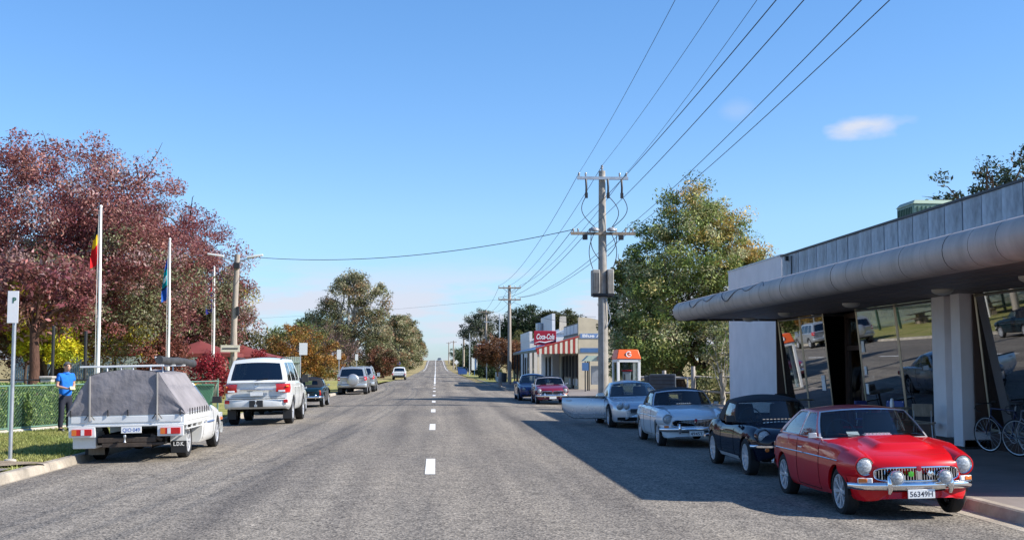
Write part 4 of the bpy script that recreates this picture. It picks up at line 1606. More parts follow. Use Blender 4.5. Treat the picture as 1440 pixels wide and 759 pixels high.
def coupe(name, loc, rz, roll, col, label, group, open_door=False, plate_txt=None, W=1.83, L=4.53, wb=2.56, H=1.30, roof_mat=None, twin=True):
    root = thing(name, loc, rz, label, 'car', group)
    root.rotation_euler = (0, roll, rz)
    hw = W / 2
    fo = .84
    yf = wb / 2 + fo
    yr = yf - L
    st = [(yf, hw * .52, .33, .45, .54, .56, .86), (yf - .03, hw * .64, .27, .45, .60, .62, .88), (yf - .12, hw * .78, .22, .45, .66, .68, .9), (yf - .30, hw * .90, .20, .46, .715, .735, .91),
          (wb / 2 + .1, hw * .965, .20, .48, .775, .80, .92), (.75, hw * .985, .19, .5, .835, .875, .925), (.3, hw * .985, .19, .5, .865, .90, .93), (-.5, hw, .19, .52, .895, .905, .93),
          (-wb / 2, hw * .995, .20, .55, .915, .925, .92), (yr + .5, hw * .95, .23, .56, .90, .92, .91), (yr + .15, hw * .86, .27, .56, .86, .88, .9), (yr, hw * .72, .34, .56, .79, .81, .88)]
    B = Body(st, (wb / 2, -wb / 2), .375, .335, (.26, .18))
    weld_build(B.mesh(80, 26), 'body', col, root, 38)
    wells(root, B, .33, .22, hw - .15)
    for a in B.axles:
        for s in (-1, 1):
            wheel(root, s * (hw - .135), a, .335, .225, s, 'five', .70)
    rm = roof_mat or col
    sp, wsp, rwp = greenhouse(root, (.62, .86), (-.08, H - .055), (-.80, H - .07), (-1.45, .90), (hw * .84, hw * .62, hw * .60, hw * .74), rm, rm, 'glass', [(.07, .52), (.57, .80)],
                              rear=(-.85, .85, .12, .86), ws=(.95, .06, .95), crown=.03, cz=.05, bf=(.22, .12), br=(.15, .08), vwin=(.06, .90), arc=.03)
    deck = MB()
    deck.grid([[(x, y, .915) for x in np.linspace(-hw * .75, hw * .75, 3)] for y in (.5, -.3, -1.2)])
    deck.build('cockpit', 'interior', root)
    seats(root, -.45, .91, headrest=True)
    # front apron: air intake, grille, lamps
    b = MB()

    def fy(x, e=0):
        return yf - .26 * (x / hw) ** 2 * 1.0 + e
    b.grid([[(x, fy(x, .012), z) for z in (.46, .52, .575)] for x in np.linspace(-.36, .36, 9)])
    g = weld_build(b, 'grille', 'underbody', root, 60)
    for z in (.485, .52, .555):
        b = MB()
        b.tube([(x, fy(x, .016), z) for x in np.linspace(-.34, .34, 9)], .006, 5)
        b.build('grille_slat', 'galv', g, smooth=60)
    b = MB()
    b.lathe([(.058, 0), (.066, .012), (.058, .02)], 'y', n=24)
    b.tube([(0, .012, 0), (0, .012, .06)], .006, 5)
    b.tube([(0, .012, 0), (.052, .012, -.03)], .006, 5)
    b.tube([(0, .012, 0), (-.052, .012, -.03)], .006, 5)
    b.build('emblem', 'chrome', g, loc=(0, fy(0, .012), .52), smooth=60)
    b = MB()
    b.grid([[(x, fy(x, .015) - .01 * (abs(x) / .5), z) for z in (.255, .30, .345)] for x in np.linspace(-.42, .42, 9)])
    weld_build(b, 'lower_intake', 'underbody', root, 60)
    for s in (-1, 1):
        b = MB()
        b.grid([[(s * x, fy(x, .02) - .03, z) for z in (.25, .30, .34)] for x in np.linspace(.50, .72, 5)])
        weld_build(b, 'side_intake', 'underbody', root, 60)
        for (x, r_, dz) in (((.46, .080, 0), (.635, .10, .02)) if twin else ((.60, .09, .0),)):
            P = B.top(s * x, yf - .30 - .10 * (x - .45) / .2)
            o = MB()
            o.lathe([(0.0005, .05), (r_ * .5, .042), (r_ * .85, .02), (r_, 0)], 'y', n=20)
            lo = o.build('headlight', 'lens', root, loc=(s * x, yf - .085 - .36 * (x - .42), .605 + dz), rot=(R(-24), 0, -s * R(22)), smooth=70)
            rg = MB()
            rg.lathe([(r_ * .98, .006), (r_ * 1.06, 0), (r_ * 1.08, -.02), (r_ * 1.02, -.12)], 'y', n=20)
            rg.build('bezel', col, lo, smooth=60)
        # doors
        mirror(root, (s * (hw + .06), .46, .93), (.20, .12, .13), col, s)
        if not (open_door and s == 1):
            for yd in (.62, -.52):
                seam(root, [B.side(yd, z, .0005, s) for z in np.linspace(.25, .86, 9)])
            p = B.side(-.32, .74, .012, s)
            h = MB()
            h.tube([(p[0] - s * .012, p[1] + .09, p[2]), (p[0] + s * .012, p[1] + .06, p[2]), (p[0] + s * .012, p[1] - .06, p[2]), (p[0] - s * .012, p[1] - .09, p[2])], .012, 6)
            h.build('door_handle', col, root, smooth=50)
        b = MB()
        b.box((s * hw * .66, yr + .08, .72), (.34, .10, .13), rot=(0, 0, s * R(18)))
        b.build('tail_light', 'red_lens', root, bevel=.03)
        seam(root, [B.side(y, .30, .001, s) for y in np.linspace(.8, -.8, 10)], .012, 'galv', 'sill_strip')
    seam(root, [B.top(x, yf - .26 - .20 * (x / .6) ** 2, -.003) for x in np.linspace(-.52, .52, 14)])
    for s in (-1, 1):
        seam(root, [B.top(s * (.55 + .12 * t), yf - .42 - t * 1.0, -.003) for t in np.linspace(0, 1, 12)])
    if plate_txt:
        plate(root, (0, yf + .022, .40), .37, .11, plate_txt, 1)
    if open_door:
        # dark aperture in the body and the door swung out on its front hinge
        b = MB()
        b.grid([[B.side(y, z, .006, 1) for z in np.linspace(.27, .85, 8)] for y in np.linspace(.60, -.50, 10)])
        weld_build(b, 'door_aperture', 'interior', root, 60)
        hinge = Vector(B.side(.62, .5, 0, 1))
        dm = MB()
        outer = []
        for y in np.linspace(.62, -.72, 14):
            row = []
            for z in np.linspace(.265, .885, 12):
                p = B.side(y, min(z, .86), 0, 1)
                k = max(0, (-.32 - y) / .40)
                zz = z + (k ** 1.6) * .24 * (1 - (z - .265) / .62)
                row.append((p[0] - hinge.x, p[1] - hinge.y, zz))
            outer.append(row)
        dm.grid(outer)
        inner = [[(p[0] - .11, p[1], p[2]) for p in row] for row in outer]
        dm.grid(inner)
        n_, m_2 = len(outer), len(outer[0])
        dm.grid([[outer[i][0], inner[i][0]] for i in range(n_)])
        dm.grid([[outer[i][-1], inner[i][-1]] for i in range(n_)])
        dm.grid([[outer[0][j], inner[0][j]] for j in range(m_2)])
        dm.grid([[outer[-1][j], inner[-1][j]] for j in range(m_2)])
        door = weld_build(dm, 'door', col, root, 40)
        door.location = (hinge.x, hinge.y, 0)
        door.rotation_euler = (0, 0, R(62))
        h = MB()
        p = outer[11][9]
        h.tube([(p[0] - .01, p[1] + .1, p[2]), (p[0] + .016, p[1] + .07, p[2]), (p[0] + .016, p[1] - .05, p[2]), (p[0] - .01, p[1] - .08, p[2])], .014, 6)
        h.build('door_handle', col, door, smooth=50)
        t = MB()
        t.box((-.05, -.64, .893), (.13, 1.36, .024))
        t.build('door_cap', 'dark', door)
        e_ = MB()
        e_.tube([(row[0][0] - .03, row[0][1], row[0][2] - .006) for row in outer] + [(p[0] - .03, p[1] - .008, p[2]) for p in outer[-1]], .016, 5)
        e_.build('door_seal', 'dark', door, smooth=60)
        for zz, rr_ in ((.40, .010), (.33, .006)):
            c = MB()
            ri_ = min(range(12), key=lambda j: abs(outer[0][j][2] - zz))
            c.tube([(row[ri_][0] + .003, row[ri_][1], row[ri_][2]) for row in outer], rr_, 5)
            c.build('door_strip', 'galv', door, smooth=60)
        c = MB()
        c.box((-.125, -.55, .56), (.03, 1.0, .5))
        c.build('door_card', 'interior', door, bevel=.02)
    return root, B


def dark_roadster(name, loc, rz, roll, col, label, group):
    root = thing(name, loc, rz, label, 'car', group)
    root.rotation_euler = (0, roll, rz)
    st = [(1.78, .44, .40, .50, .58, .60, .84), (1.76, .54, .34, .50, .63, .65, .86), (1.68, .62, .29, .50, .69, .71, .88), (1.50, .69, .26, .5, .755, .77, .88), (1.25, .725, .24, .50, .80, .80, .86),
          (1.0, .735, .23, .5, .815, .83, .87), (.5, .735, .22, .5, .80, .86, .92), (.1, .735, .22, .5, .775, .85, .94), (-.35, .735, .22, .5, .765, .84, .94), (-.75, .74, .22, .5, .80, .83, .92),
          (-1.05, .745, .23, .5, .84, .835, .90), (-1.35, .735, .25, .5, .83, .825, .89), (-1.65, .70, .29, .5, .775, .775, .88), (-1.85, .62, .34, .5, .70, .70, .87), (-1.92, .52, .40, .5, .63, .64, .86)]
    B = Body(st, (1.16, -1.16), .345, .30, (.14, .14))
    weld_build(B.mesh(90, 28), 'body', col, root, 38)
    wells(root, B, .31, .17, .63)
    for a in B.axles:
        for s in (-1, 1):
            wheel(root, s * .645, a, .312, .175, s, 'disc', .70)
    for s in (-1, 1):
        sc = MB()
        sc.lathe([(.132, -.28), (.126, -.03), (.116, .012), (.104, .01), (.103, -.04)], 'y', n=26)
        sc.build('headlight_bucket', col, root, loc=(s * .525, 1.625, .655), smooth=50)
        round_lamp(root, (s * .525, 1.64, .655), .09)
        b = MB()
        b.lathe([(0.0005, .02), (.03, .016), (.036, 0)], 'y', n=14)
        b.build('indicator', 'amber', root, loc=(s * .52, 1.76, .46), smooth=60)
        # quarter bumpers
        bp = MB()
        rows = []
        for t in np.linspace(0, 1, 12):
            x = s * (.30 + .44 * t)
            y = 1.83 - .09 * t - .20 * t ** 4
            rows.append([(x, y - .03, .535), (x, y, .525), (x, y, .495), (x, y - .03, .485)])
        bp.grid(rows)
        weld_build(bp, 'bumper', 'chrome', root, 60)
        rr = MB()
        rr.tube([(s * .30, -1.93, .5), (s * .6, -1.90, .5), (s * .74, -1.72, .5)], [.035, .04, .02], 8)
        rr.build('bumper', 'chrome', root, smooth=60)
        b = MB()
        b.box((0, 0, 0), (.12, .06, .08))
        b.build('tail_light', 'red_lens', root, bevel=.02, loc=(s * .55, -1.86, .60))
        for yd in (.42, -.50):
            seam(root, [B.side(yd, z, .0005, s) for z in np.linspace(.28, .74, 9)])
        seam(root, [B.side(y, .275, .0005, s) for y in np.linspace(.42, -.5, 8)])
        sl = MB()
        sl.grid([[B.side(y, z, .012, s) for z in (.235, .27, .30)] for y in np.linspace(.70, -.62, 14)])
        weld_build(sl, 'sill_strip', 'alloy', root, 60)
        p = B.side(-.36, .69, .012, s)
        h = MB()
        h.tube([(p[0] - s * .012, p[1] + .07, p[2]), (p[0] + s * .014, p[1] + .05, p[2]), (p[0] + s * .014, p[1] - .04, p[2]), (p[0] - s * .012, p[1] - .06, p[2])], .010, 6)
        h.build('door_handle', 'chrome', root, smooth=50)
        mirror(root, (s * .77, .40, .90), (.15, .08, .11), 'black', s)
        seam(root, [B.top(s * .44, y, -.003) for y in np.linspace(1.55, .55, 12)])
    b = MB()
    b.grid([[(x, 1.79 - .14 * (x / .7) ** 2 + .012, z) for z in (.43, .49, .55)] for x in np.linspace(-.40, .40, 9)])
    g = weld_build(b, 'grille', 'underbody', root, 60)
    for z in (.455, .49, .525):
        b = MB()
        b.tube([(x, 1.79 - .14 * (x / .7) ** 2 + .018, z) for x in np.linspace(-.38, .38, 9)], .006, 5)
        b.build('grille_slat', 'chrome', g, smooth=60)
    b = MB()
    for i in range(8):
        b.box((-.22 + .44 * i / 7, .50, .885), (.04, .09, .012))
    b.build('air_intake', 'chrome', root)
    deck = MB()
    deck.grid([[(x, y, .885) for x in np.linspace(-.55, .55, 3)] for y in (.3, -.2, -.9)])
    deck.build('cockpit', 'interior', root)
    sp, wsp, rwp = greenhouse(root, (.36, .83), (.06, 1.17), (-.72, 1.17), (-1.10, .83), (.65, .55, .53, .62), M['softtop'], M['softtop'], 'glass', [(.06, .60)],
                              rear=(-.7, .7, .25, .75), ws=(.94, .06, .92), crown=.03, cz=.05, bf=(.13, .08), ws_mat='black', vwin=(.06, .84), arc=.035)
    seats(root, -.38, .87)
    return root, B


def tray_ute(loc, rz, roll, col):
    root = thing('utility_truck', loc, rz, 'white tray utility with grey canvas cover over its load and awning roll on rack', 'utility')
    root.rotation_euler = (0, roll, rz)
    hw = .93
    st = [(2.42, .62, .30, .46, .60, .62, .86), (2.39, .72, .26, .46, .66, .68, .88), (2.28, .82, .23, .46, .72, .74, .9), (2.05, .89, .22, .48, .78, .80, .92), (1.52, .915, .22, .5, .86, .89, .93),
          (.95, .925, .21, .52, .92, .955, .94), (.4, .93, .21, .53, .945, .955, .945), (-.1, .93, .21, .54, .955, .96, .945), (-.36, .925, .22, .54, .96, .96, .945)]
    B = Body(st, (1.52, -9), .365, .325, (.22, 0))
    weld_build(B.mesh(60, 24), 'body', col, root, 38)
    hb = MB()
    hb.box((0, 1.0, .33), (1.2, 2.5, .2))
    hb.box((0, -1.25, .44), (.95, 2.7, .16))
    hb.box((0, -2.4, .40), (1.3, .16, .16))
    hb.tube([(-.75, -1.52, .33), (.75, -1.52, .33)], .05, 8)
    hb.tube([(.3, .3, .28), (.3, -1.2, .26), (.38, -2.3, .28)], .035, 8)
    hb.tube([(.70, .3, .30), (.70, 1.2, .30)], .04, 8)
    hb.build('chassis', 'underbody', root)
    for s in (-1, 1):
        wheel(root, s * .79, 1.52, .325, .205, s, 'spoke', .68)
        wheel(root, s * .79, -1.52, .325, .205, s, 'spoke', .68)
        # rear guards with flaps
        gd = MB()
        gd.box((s * .79, -1.98, .46), (.30, .02, .42))
        gd.box((s * .79, -1.52, .675), (.30, .92, .02))
        gd.build('mudguard', col, root)
        fl = MB()
        fl.box((s * .80, -2.0, .235), (.29, .018, .22))
        fo = fl.build('mud_flap', 'dark', root)
        if s == 1:
            text('lettering', 'L.D.K.', .10, (s * .80, -2.012, .285), (R(90), 0, 0), 'white_ink', fo, width=.20, bold=.002)
        else:
            pass
    sp, wsp, rwp = greenhouse(root, (.86, .93), (.22, 1.395), (-.12, 1.40), (-.32, .95), (.82, .64, .63, .80), col, col, 'glass_dark', [(.10, .86)], rear=(-.85, .85, .12, .86), ws=(.95, .06, .94),
                              crown=.01, cz=.05, bf=(.16, .1), br=(.05, .04), vwin=(.05, .88), arc=.02)
    for s in (-1, 1):
        mirror(root, (s * 1.04, .66, 1.04), (.20, .10, .14), 'dark', s)
        for yd in (.92, -.20):
            seam(root, [B.side(yd, z, .0005, s) for z in np.linspace(.28, .93, 8)])
        seam(root, [B.side(y, .60, .008, s) for y in np.linspace(.88, -.16, 8)], .02, mat('side_rubber', (.09, .14, .26), .5) if s > 0 else 'dark', 'side_strip')
        h = MB()
        p = B.side(-.02, .82, .012, s)
        h.tube([(p[0], p[1] + .08, p[2]), (p[0] + s * .014, p[1], p[2]), (p[0], p[1] - .08, p[2])], .012, 6)
        h.build('door_handle', col, root)
        b = MB()
        b.box((s * .68, 2.26, .66), (.38, .16, .14), rot=(0, 0, -s * R(22)))
        b.build('headlight', 'lens', root, bevel=.03)
        b = MB()
        b.box((s * .89, 2.0, .60), (.05, .16, .07))
        b.build('indicator', 'amber', root, bevel=.01)
    bp = MB()
    bp.grid([[(x, 2.47 - .22 * (x / .9) ** 2 - .1 * (x / .9) ** 8 - e, z) for (e, z) in ((.06, .52), (0, .48), (0, .36), (.06, .28))] for x in np.linspace(-.9, .9, 17)])
    weld_build(bp, 'bumper', col, root, 50)
    # tray: floor, drop sides, frame
    x1 = 1.05
    y0, y1 = -2.70, -.40
    b = MB()
    b.box((0, (y0 + y1) / 2, .715), (2 * x1 - .06, y1 - y0 - .04, .05))
    b.build('tray_floor', 'galv', root)
    b = MB()
    b.box((0, y0, .80), (2 * x1, .035, .20))
    b.box((0, y0 - .024, .80), (2 * x1 - .1, .014, .12))
    b.build('tailgate', col, root, bevel=.008)
    b = MB()
    b.box((0, y0 - .012, .685), (2 * x1 + .01, .05, .035))
    b.build('tray_rail', col, root, bevel=.006)
    for s in (-1, 1):
        b = MB()
        b.box((s * x1, (y0 + y1) / 2, .80), (.035, y1 - y0 - .05, .20))
        b.box((s * (x1 + .022), (y0 + y1) / 2, .80), (.012, y1 - y0 - .2, .11))
        b.build('drop_side', col, root, bevel=.008)
        b = MB()
        b.box((s * x1, (y0 + y1) / 2, .685), (.045, y1 - y0, .03))
        b.box((s * x1, (y0 + y1) / 2, .60), (.035, y1 - y0 - .2, .025))
        for yy in np.linspace(y0 + .2, y1 - .2, 5):
            b.box((s * x1, yy, .645), (.03, .03, .07))
        b.build('side_rail', col, root)
        # lamp pods
        b = MB()
        b.box((s * .80, y0 - .01, .575), (.48, .06, .19))
        pod = b.build('lamp_housing', col, root, bevel=.008)
        b = MB()
        b.box((s * .80, y0 - .048, .575), (.36, .03, .115))
        o = b.build('tail_light', 'red_lens', pod, bevel=.006)
        b = MB()
        b.box((s * .80 + (.02 if s < 0 else -.02), y0 - .057, .575), (.06, .02, .105))
        b.build('reversing_lens', 'clear_lens', pod)
        b = MB()
        b.box((s * .80 - .135, y0 - .056, .575), (.085, .02, .105))
        b.build('amber_lens', 'amber', pod)
    b = MB()
    b.box((-.80, -2.30, .42), (.42, .55, .30))
    b.build('tool_box', col, root, bevel=.01)
    b = MB()
    b.box((-.72, -2.04, .22), (.30, .02, .20))
    b.build('mud_flap', 'wood', root)
    b = MB()
    b.box((0, -2.66, .42), (1.05, .08, .09))
    b.box((0, -2.55, .33), (.9, .3, .08))
    b.tube([(.42, -2.62, .50), (.62, -2.62, .40)], .035, 8)
    b.box((.55, -2.66, .34), (.22, .05, .05))
    b.build('tow_frame', mat('rusty_steel', (.075, .055, .042), .8, .3, var=.4, vscale=8), root, bevel=.01)
    b = MB()
    b.lathe([(0.0005, .12), (.022, .115), (.028, .09), (.022, .065), (.014, .05), (.016, 0), (.03, -.02)], 'z', c=(-.02, -2.76, .40), n=12)
    b.build('tow_ball', 'galv', root, smooth=50)
    plate(root, (.09, y0 - .03, .605), .37, .12, 'QIO·049', -1, ink='ink_blue')
    # canvas cover stretched over hoops
    cm = MB()
    prof = [(-1.075, .88), (-1.05, .97), (-.86, 1.32), (-.67, 1.60), (-.45, 1.665), (0, 1.72), (.42, 1.675), (.58, 1.64), (.76, 1.36), (1.02, 1.0), (1.075, .88)]
    pp = [tuple(a + (b_ - a) * k / 4 for a, b_ in zip(prof[i], prof[i + 1])) for i in range(len(prof) - 1) for k in range(4)] + [prof[-1]]
    rows = []
    ys = [y0 - .03] + list(np.linspace(y0 + .02, y1 + .05, 16))
    for yi, y in enumerate(ys):
        kf = 1.0 - .03 * math.sin(math.pi * (y - y0) / (y1 - y0)) ** 2
        rows.append([(x * (1 if z < .9 else kf), y, .88 + (z - .88) * (kf - .02 * (yi > 0)) + .014 * math.sin(7 * x + 4 * y) * math.sin(3.3 * y + 1) * (z > 1)) for x, z in pp])
    cm.grid(rows)
    # rear end panel, slightly wrinkled
    n_ = len(pp)
    cen = []
    for k in range(9):
        f = k / 8
        cen.append([(x * (1 - f * .0) * 1.0, y0 - .03 - .014 * math.sin(math.pi * f) * (1 + math.sin(7 * x + 9 * f)), .88 + (z - .88) * (1 - f)) for x, z in pp])
    cm.grid(cen)
    fr = [[(x, y1 + .05, .88 + (z - .88) * (1 - k / 4) * .97) for x, z in pp] for k in range(5)]
    cm.grid(fr)
    cov = weld_build(cm, 'canvas_cover', 'tarp', root, 50)
    for x in (-.66, .56):
        st_ = MB()
        zt = 1.60 if x < 0 else 1.645
        st_.tube([(x, y0 - .055, z) for z in np.linspace(.78, zt, 8)], .018, 6)
        st_.build('strap', mat('webbing', (.25, .24, .23), .8) if x < 0 else bpy.data.materials['webbing'], cov, smooth=60)
        bk = MB()
        for a in (-.09, 0, .09):
            bk.tube([(x, y0 - .05, .92), (x + a, y0 - .05, .80)], .008, 5)
        bk.build('buckle', 'black', cov)
    for x in (-1.0, -.33, .03, .98):
        hk = MB()
        hk.tube([(x, y0 - .045, .98), (x, y0 - .05, .86)], .011, 5)
        hk.build('hook', 'black', cov)
    for y in np.linspace(y0 + .3, y1 - .1, 9):
        hk = MB()
        hk.tube([(1.085, y, .97), (1.088, y, .85)], .010, 5)
        hk.build('hook', 'black', cov)
    # ladder rack and awning roll
    for y in (-2.35, -1.35, -.42):
        rk = MB()
        rk.box((-.18, y, 1.775), (1.55, .04, .035))
        for s in (-.45, .35):
            rk.tube([(s, y, 1.60), (s, y, 1.76)], .016, 6)
        rk.build('rack_bar', col, root, bevel=.006)
    aw = MB()
    pts = [(.48 + .06 * t, -2.25 + 2.9 * t, 1.885 - .06 * t - .010 * math.sin(8 * t)) for t in np.linspace(0, 1, 14)]
    aw.tube(pts, [.076 + .005 * math.sin(k * 2.1) for k in range(14)], 12)
    aro = aw.build('awning_roll', mat('awning_bag', (.045, .045, .048), .75, var=.3, vscale=5, bump=.5, bscale=8), root, smooth=50)
    lb = MB()
    lb.box((.40, -2.1, 1.90), (.02, .16, .09), rot=(0, R(-10), 0))
    lb.build('bag_label', 'white_ink', aro)
    return root


def far_ute(loc, col):
    root = thing('pickup_truck', loc, 0, 'small white pickup parked alone on the left kerb near the guard rail', 'pickup')
    st = [(2.2, .62, .4, .55, .75, .76, .88), (2.1, .74, .36, .55, .82, .84, .9), (1.7, .80, .34, .55, .88, .9, .92), (.8, .82, .33, .58, .94, .96, .94), (-.2, .82, .33, .58, .96, .96, .95), (-2.0, .82, .36, .58, .94, .94, .95), (-2.15, .78, .42, .58, .92, .92, .94)]
    B = Body(st, (1.35, -1.3), .38, .34, (.12, .03))
    weld_build(B.mesh(40, 16), 'body', col, root)
    wells(root, B, .33, .2, .68)
    for a in B.axles:
        for s in (-1, 1):
            wheel(root, s * .69, a, .33, .2, s, 'disc')
    greenhouse(root, (1.0, .94), (.45, 1.45), (-.35, 1.45), (-.55, .95), (.74, .62, .62, .74), col, col, 'glass_dark', [(.1, .85)], rear=(-.85, .85, .1, .85), bf=(.1, .06), br=(.03, .02))
    for s in (-1, 1):
        b = MB()
        b.box((s * .73, -2.16, .70), (.12, .05, .2))
        b.build('tail_light', 'red_lens', root)
    b = MB()
    b.box((0, -2.2, .52), (1.5, .12, .12))
    b.build('bumper', 'dark', root)
    return root


# ------------------------------------------------------------------ place the vehicles
P_red = paint('paint_red', (.52, .004, .010), spec=.12, coat=.65)
P_white = paint('paint_white', (.72, .73, .72))
P_pale = paint('paint_pale_white', (.66, .73, .77))
P_cream = paint('paint_cream', (.70, .72, .60))
P_navy = paint('paint_navy', (.004, .006, .018), spec=0.0, coat=.8)
P_dkgreen = paint('paint_blue_green', (.005, .018, .026), spec=0.0)
P_maroon = paint('paint_maroon', (.16, .008, .028))
P_silver = paint('paint_silver', (.58, .62, .66), .5, .28)
P_silver2 = paint('paint_silver_grey', (.50, .52, .53), .6, .3)
P_blue = paint('paint_blue', (.012, .028, .12), .2)
GR = 'cars parked along the right kerb'
GL = 'cars parked along the left kerb'
RL = R(1.15)


def pose(x, y):
    return (x, y, gz(x, y))


classic_car('sports_car', pose(5.60, 15.55), math.pi, RL, P_red, 'bright red closed sports coupe with twin spot lamps on its chrome bumper', GR, kind='gt', plate_txt='56349H',
            spots=True, bulge=True, wheels='spoke')
dark_roadster('sports_car', pose(5.80, 20.75), math.pi, RL, P_navy, 'near-black roadster with black soft top and chrome sill, behind the red coupe', GR)
classic_car('sports_car', pose(5.66, 27.8), math.pi, RL, P_pale, 'pale white roadster with raised black soft top and chrome bumper', GR, plate_txt='4945T', wheels='spoke')
coupe('coupe_car', pose(5.86, 35.9), math.pi, RL, P_silver, 'silver coupe with its driver door swung open towards the road', GR, open_door=True)
classic_car('sports_car', pose(5.30, 56.2), math.pi, RL, P_maroon, 'maroon roadster with dark soft top parked before the striped awning shop', GR, wheels='spoke', detail='front', plate_txt=' ')
coupe('coupe_car', pose(4.98, 61.6), math.pi, RL, P_blue, 'dark blue low car parked directly behind the maroon roadster', GR, twin=False, W=1.76, L=4.3, wb=2.5)
tray_ute(pose(-5.66, 25.4), 0, -RL, P_white)
wagon('four_wheel_drive', pose(-5.28, 38.72), 0, -RL, P_white, 'large white four wheel drive wagon with tow bar and dark roof rails', GL, H=2.02, r=.41, W=1.95, plate_txt=' ')
classic_car('sports_car', pose(-5.74, 46.2), 0, -RL, P_cream, 'cream roadster mostly hidden in front of the large white wagon', GL, wheels='spoke', rear_plate=' ')
classic_car('sports_car', pose(-5.48, 53.2), 0, -RL, P_dkgreen, 'dark blue green roadster with black soft top beside left kerb', GL, wheels='spoke', rear_plate=' ')
wagon('four_wheel_drive', pose(-5.02, 75.4), 0, -RL, P_silver2, 'silver compact wagon with round white spare wheel cover on its tailgate', GL, L=4.3, W=1.82, H=1.70, wb=2.56, rear_oh=.84, r=.345, kind='spare', plate_txt=' ', belt=1.12)
wagon('four_wheel_drive', pose(-4.92, 82.0), 0, -RL, P_silver2, 'silver wagon parked in front of the one with the spare wheel', GL, L=4.65, W=1.89, H=1.72, wb=2.70, rear_oh=1.02, r=.355, kind='plain', plate_txt=' ', belt=1.12)
far_ute(pose(-4.3, 144), P_white)
wagon('four_wheel_drive', (1.7, 560, gz(1.7, 560)), math.pi, 0, P_silver2, 'tiny far-off car coming over the crest of the road', None, L=4.4, W=1.8, H=1.6, wb=2.6, rear_oh=.9, r=.34, kind='plain', belt=1.1)


